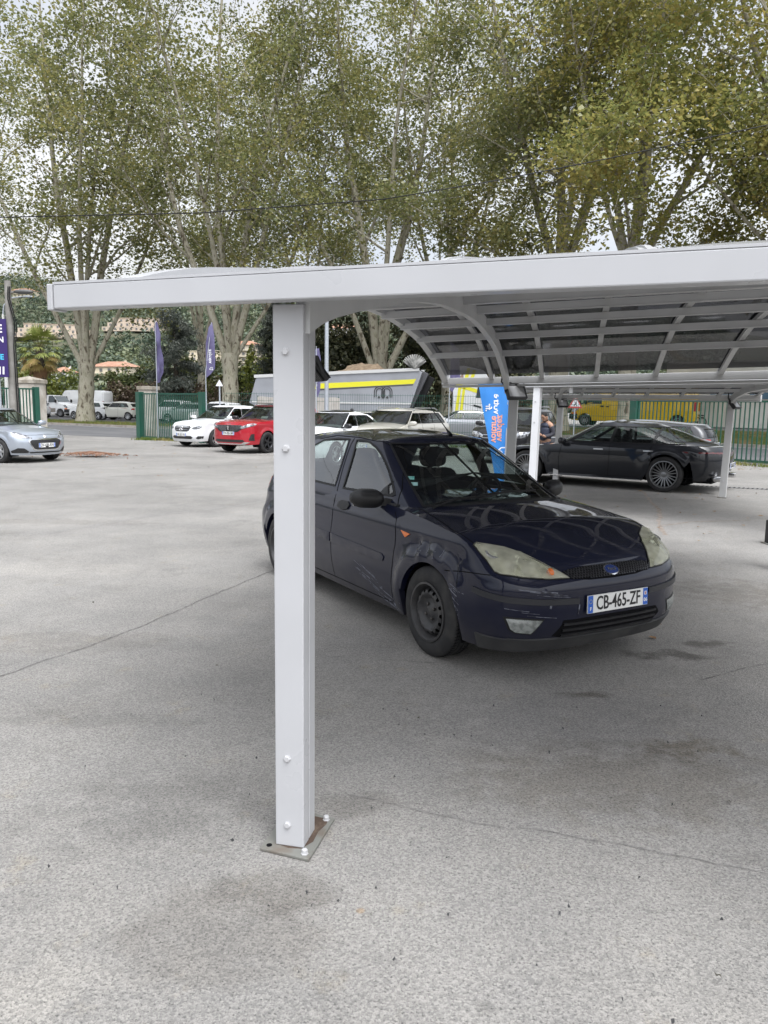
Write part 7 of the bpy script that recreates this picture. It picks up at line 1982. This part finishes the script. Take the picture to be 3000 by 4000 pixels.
# ------------------------------------------------------------------ person looking at a phone
def person():
    root = thing('person', 'person in a dark padded gilet and sleeves looking down at a phone', 'person', (4.02, 19.35, 0), rad(0))
    fx = Vector((-.80, -.60, 0)); fx.normalize()             # facing left and towards the camera
    lt = Vector((-fx.y, fx.x, 0))
    P = lambda f, l, z: fx * f + lt * l + Vector((0, 0, z))
    def skin(name, verts, edges, radii, m, sub=2, parent=root, ry=None):
        me = bpy.data.meshes.new(name); me.from_pydata([tuple(v) for v in verts], edges, []); o = link_mesh(name, me)
        s = o.modifiers.new('s', 'SKIN'); 
        for i, r in enumerate(radii): 
            me.skin_vertices[0].data[i].radius = r if hasattr(r, '__len__') else (r, r)
        me.skin_vertices[0].data[0].use_root = True
        su = o.modifiers.new('u', 'SUBSURF'); su.levels = sub; su.render_levels = sub
        dg = bpy.context.evaluated_depsgraph_get(); m2 = bpy.data.meshes.new_from_object(o.evaluated_get(dg)); bpy.data.objects.remove(o); m2.materials.clear(); m2.materials.append(m)
        m2.polygons.foreach_set('use_smooth', [True] * len(m2.polygons)); return link_mesh(name, m2, parent)
    SK = mat('skin', (.36, .21, .14), .6, noise=(12, (.30, .165, .11), .4, .65)); NAVY = mat('gilet_navy', (.014, .018, .040), .6, noise=(9, (.022, .027, .05), .4, .6)); SLV = mat('sleeve_grey', (.035, .035, .045), .85); TRS = mat('trouser_dark', (.022, .024, .032), .9); SHOE = mat('shoe', (.02, .02, .02), .6); HAIR = mat('hair_black', (.010, .008, .007), .8)
    h0 = .0
    V = [P(0, 0, .82), P(0, .09, .76), P(.03, .10, .42), P(-.01, .10, .07), P(.10, .11, .035), P(0, -.09, .76), P(.0, -.10, .42), P(-.04, -.10, .07), P(.07, -.11, .035), P(-.01, 0, .96), P(-.02, 0, 1.14), P(-.02, 0, 1.25), P(0, 0, 1.30), P(.03, 0, 1.345),
         P(-.02, .165, 1.21), P(-.04, .215, .99), P(.16, .135, .93), P(.225, .085, .965), P(-.02, -.165, 1.21), P(-.04, -.215, .99), P(.16, -.13, .93), P(.225, -.075, .965)]
    E_ = [(0, 1), (1, 2), (2, 3), (3, 4), (0, 5), (5, 6), (6, 7), (7, 8), (0, 9), (9, 10), (10, 11), (11, 12), (12, 13), (11, 14), (14, 15), (15, 16), (16, 17), (11, 18), (18, 19), (19, 20), (20, 21)]
    R = [.115, .09, .062, .045, .04, .09, .062, .045, .04, .12, .125, .10, .055, .05, .062, .052, .042, .03, .062, .052, .042, .03]
    body = skin('body', V, E_, R, SK)
    # face and head
    hc = P(.065, 0, 1.415); tilt = Matrix.Rotation(rad(28), 3, lt)
    mb = MB(); q = Matrix((fx, lt, Vector((0, 0, 1)))).transposed()
    rot = tilt @ q
    mb.blob(hc, (.088, .070, .112), 22, 16, (.95, .95), rot)
    mb.blob(hc + rot @ Vector((.035, 0, -.065)), (.055, .052, .050), 16, 10, (1, 1), rot)
    mb.blob(hc + rot @ Vector((.092, 0, -.012)), (.020, .014, .026), 10, 8, (1, 1), rot)
    for s in (-1, 1):
        mb.blob(hc + rot @ Vector((-.005, .072 * s, -.008)), (.018, .010, .030), 10, 8, (1, 1), rot)
    head = mb.build('head', SK, body, smooth=180)
    mb = MB()
    for s in (-1, 1): mb.blob(hc + rot @ Vector((.080, .028 * s, .012)), (.008, .013, .006), 8, 6, (1, 1), rot); mb.blob(hc + rot @ Vector((.080, .030 * s, .032)), (.008, .020, .005), 8, 6, (1, 1), rot)
    mb.blob(hc + rot @ Vector((.082, 0, -.058)), (.008, .022, .005), 8, 6, (1, 1), rot); mb.build('features', HAIR, body, smooth=180)
    mb = MB(); mb.blob(hc + rot @ Vector((-.014, 0, .034)), (.086, .074, .088), 22, 14, (.95, .95), rot); mb.build('hair', HAIR, body, smooth=180)
    mb = MB(); mb.blob(hc + rot @ Vector((.040, 0, -.080)), (.050, .053, .038), 16, 10, (1, 1), rot); mb.build('beard', mat('beard', (.05, .035, .028), .85), body, smooth=180)
    # gilet, sleeves, trousers, shoes
    skin('gilet', [P(0, 0, .80), P(0, 0, .92), P(-.01, 0, 1.06), P(-.015, 0, 1.17), P(-.02, 0, 1.24), P(-.02, .13, 1.22), P(-.02, -.13, 1.22), P(-.01, 0, 1.31)], [(0, 1), (1, 2), (2, 3), (3, 4), (4, 5), (4, 6), (4, 7)], [.155, .16, .165, .16, .12, .075, .075, .075], NAVY)
    for s in (1, -1): skin('sleeve', [P(-.02, .165 * s, 1.215), P(-.04, .222 * s, .99), P(.14, .14 * s, .932), P(.195, .10 * s, .955)], [(0, 1), (1, 2), (2, 3)], [.072, .062, .05, .040], SLV)
    for s in (1, -1):
        skin('trouser_leg', [P(0, .05 * s, .84), P(0, .095 * s, .74), P(.02 if s > 0 else -.0, .10 * s, .42), P(-.01 if s > 0 else -.04, .10 * s, .07)], [(0, 1), (1, 2), (2, 3)], [.11, .10, .075, .062], TRS)
        mb = MB(); mb.blob(P(.05 if s > 0 else .02, .105 * s, .045), (.135, .05, .045), 16, 8, (.7, .7), q); mb.build('shoe', SHOE, root, smooth=180)
    # hands with fingers round the phone
    for s in (1, -1):
        wr = P(.225, .085 * s, .965); pc = P(.275, .055 * s, .985)
        vs = [wr, pc]; es = [(0, 1)]; rr = [.026, .034]
        for k in range(4):
            b = len(vs); a = pc + fx * (.012 - .0) + Vector((0, 0, .020 - .013 * k)); kn = a + fx * (.042 - .004 * abs(k - 1)) - lt * s * .012; tp = kn + fx * .006 - lt * s * (.036 - .003 * k)
            vs += [a, kn, tp]; es += [(1, b), (b, b + 1), (b + 1, b + 2)]; rr += [.0105, .0095, .008]
        b = len(vs); vs += [pc + Vector((0, 0, .028)) - fx * .006, pc + Vector((0, 0, .052)) - lt * s * .022 + fx * .012]; es += [(1, b), (b, b + 1)]; rr += [.0115, .009]
        skin('hand', vs, es, rr, SK, parent=body)
    return root
pr_ = person()
ph = MB(); ph.box((0, 0, 0), (.075, .010, .150)); o_ = ph.build('phone', mat('phone_black', (.01, .01, .011), .2), bevel=.006)
fx = Vector((-.80, -.60, 0)); o_.location = Vector((4.02, 19.35, 0)) + fx * .305 + Vector((0, 0, 1.005)); o_.rotation_euler = (rad(-48), 0, math.atan2(fx.y, fx.x) + rad(90))
tag(o_, 'dark phone held in both hands by the standing person', 'phone')

# ------------------------------------------------------------------ right background and small things
root = thing('works_building', 'white building with blue panels behind the green gate at the right edge', 'building', (26.5, 43, .6), rad(-42))
box_part(root, 'wall', mat('panel_white', (.62, .62, .60), .7, noise=(.6, (.52, .52, .50), .4, .65)), [((0, 0, 1.9), (20, 6, 3.8))])
for k in range(9):
    box_part(root, 'window', mat('window_blue', (.08, .16, .24), .3), [((-8.8 + k * 2.2, -3.03, 2.2), (1.4, .08, 1.1))])
mb = MB(); rnd = random.Random(12)
for _ in range(420):
    t = rnd.random(); p = Vector((21.5 + 16 * t, 49.5 - 15 * t, .6)) + Vector((rnd.gauss(0, .35), rnd.gauss(0, .35), rnd.uniform(0, 1.35))); s = rnd.uniform(.16, .36)
    mb.blob(p, (s * rnd.uniform(.8, 1.3), s, s * rnd.uniform(.6, 1)), 7, 5, (.8, .8), Euler((rnd.random() * 3, rnd.random() * 3, rnd.random() * 3)).to_matrix())
tag(mb.build('boulder_bank', mat('boulder', (.34, .33, .31), .9, noise=(2, (.20, .195, .18), .4, .65)), smooth=30), kind='stuff')
# grey silo column seen left of the yellow van
root = thing('concrete_column', 'pale grey round concrete column left of the yellow van', 'column', (10.3, 47, .4)); mb = MB(); mb.lathe([(.75, 0), (.72, 2.0), (.72, 5.5)], 24); mb.build('shaft', mat('pale_concrete', (.42, .42, .42), .9, noise=(1, (.34, .34, .34), .4, .65)), root, smooth=60)
mb = MB(); mb.lathe([(.85, 5.5), (.85, 5.7), (.8, 5.72)], 24); mb.build('cap', mat('pale_concrete'), root, smooth=30)
# lidded bin between the two parked cars
root = thing('lidded_bin', 'black round lidded bin between the white hatchback and the champagne car', 'bin', (-1.05, 24.3, 0))
B_ = mat('bin_black', (.02, .022, .025), .4); mb = MB(); mb.lathe([(.26, 0), (.30, .1), (.33, .95), (.34, 1.0)], 24); mb.build('drum', B_, root, smooth=40)
mb = MB(); mb.lathe([(.36, 1.0), (.36, 1.05), (.30, 1.22), (.18, 1.35), (.05, 1.40), (.04, 1.44), (.06, 1.49), (.02, 1.53)], 24); mb.build('lid', B_, root, smooth=40)
# low wall with white cloth behind the red car
root = thing('site_hoarding', 'pale cloth covered site fence behind the red car', 'hoarding', (-6.3, 38.2, 0), rad(-3)); mb = MB(); A = []
for i in range(30): A.append([(i * .14, .03 * math.sin(i * 1.3), z + .02 * math.sin(i)) for z in np.linspace(.5, 1.95, 8)])
mb.grid(A); mb.build('cloth', mat('hoarding_cloth', (.46, .43, .40), .9, noise=(2, (.36, .33, .30), .4, .65)), root, smooth=60)
for x in (0, 2, 4): box_part(root, 'post', GREEN, [((x, .06, 1.0), (.05, .05, 2.0))])
# post edge at the far right
root = thing('low_bollard', 'low black bollard cut off by the right edge of the photo', 'bollard', (4.90, 9.55, 0)); box_part(root, 'shaft', mat('post_dark', (.02, .02, .02), .6), [((0, 0, .15), (.14, .14, .30))], .01); box_part(root, 'foot', GALV, [((0, 0, .006), (.2, .2, .012))])
# ------------------------------------------------------------------ cars beyond the road
def far_spec(**k):
    c = dict(F=.78, wb=2.52, R=.72, W=.87, H=1.48, hz=.78, cowl=(-.18, 1.0), belt=1.0, wst=-1.0, rend=-2.75, paint=WHITE, glass=WG, wheel=.315, rim=rim_alloy, seats=False, hcrown=.06,
             front=[('headlight', LAMP, [(-.80, .78), (-.70, .80), (-.48, .72), (-.50, .66), (-.74, .69)], True, .008, .01), ('lower_grille', GRL, [(-.5, .52), (.5, .52), (.42, .34), (-.42, .34)], False, .006, 0)],
             rear=[('tail_lamp', REDL, [(-.84, .96), (-.56, .96), (-.56, .82), (-.84, .80)], True, .008, .01), ('rear_bumper', GRL, [(-.6, .42), (.6, .42), (.55, .30), (-.55, .30)], False, .006, 0)])
    c.update(k); return c
r = gen_car('hatchback_car', 'white hatchback with black letters on its door behind the first stout trunk', 'car', (-25.2, 64.2, .10), rad(158), far_spec(rear=[('tail_lamp', mat('tail_lamp_black', (.02, .012, .012), .15, coat=1), [(-.84, .98), (.84, .98), (.80, .86), (-.80, .86)], False, .010, 0), ('rear_bumper', GRL, [(-.66, .46), (.66, .46), (.6, .28), (-.6, .28)], False, .006, 0)], rplate='GH-106-RK', rpz=.38))
h = r[6].ray_cast(Vector((-.9, 3, .62)), Vector((0, -1, 0)))[0]
mb = MB(); add_text(mb, 'mobi', frame_matrix(h + Vector((.1, .012, 0)), (-1, 0, 0), (0, 0, 1)), .46, .004, .008, 'LEFT'); mb.build('lettering', RUB, r[0])
gen_car('small_car', 'rounded cream small car left of the pale gate pillar', 'car', (-22.6, 63.2, .10), rad(165), far_spec(F=.66, wb=2.3, R=.58, W=.81, H=1.49, hz=.80, cowl=(-.05, 1.02), wst=-.75, rend=-2.35, paint=CREAM, pillars=[-1.42], rim=rim_cover))
gen_car('hatchback_car', 'white car seen only by its red tail lamp at the stained pillar', 'car', (-30.6, 63.6, .10), rad(168), far_spec(H=1.52, R=.6), )
gen_car('saloon_car', 'pale car behind the white lettered hatchback', 'car', (-25.3, 69.0, .10), rad(160), far_spec(paint=SILV, H=1.45))
gen_car('sports_utility_car', 'white sport utility car seen through the left part of the green gate bars', 'car', (-17.2, 58.2, .12), rad(160), far_spec(H=1.66, belt=1.10, cowl=(-.2, 1.12), hz=.9, wheel=.34))
gen_car('estate_car', 'pale green grey estate car seen through the right part of the gate bars', 'car', (-15.4, 56.6, .12), rad(160), far_spec(paint=mat('pale_green_paint', (.36, .42, .40), .3, .3, coat=1), R=.95, rend=-3.1))
gen_car('hatchback_car', 'white hatchback roof showing above the white tall hatchback', 'car', (-11.9, 50.5, .1), rad(150), far_spec(H=1.6))
gen_car('saloon_car', 'silver grey car parked between the fence post and the truck cab', 'car', (2.3, 36.5, 0), rad(175), far_spec(paint=mat('grey_silver_paint', (.30, .31, .33), .3, .5, coat=1), H=1.46, F=.85, wb=2.65))
gen_car('hatchback_car', 'dark car with red tail lamps right of the yellow van', 'car', (17.4, 48.2, .56), rad(140), far_spec(paint=GREYP, F=.8, R=.8))
hatch_navy(); silver_small(); white_tall(); red_suv(); white_hatch(); champagne_suv(); black_suv(); charcoal_sedan(); grey_estate()
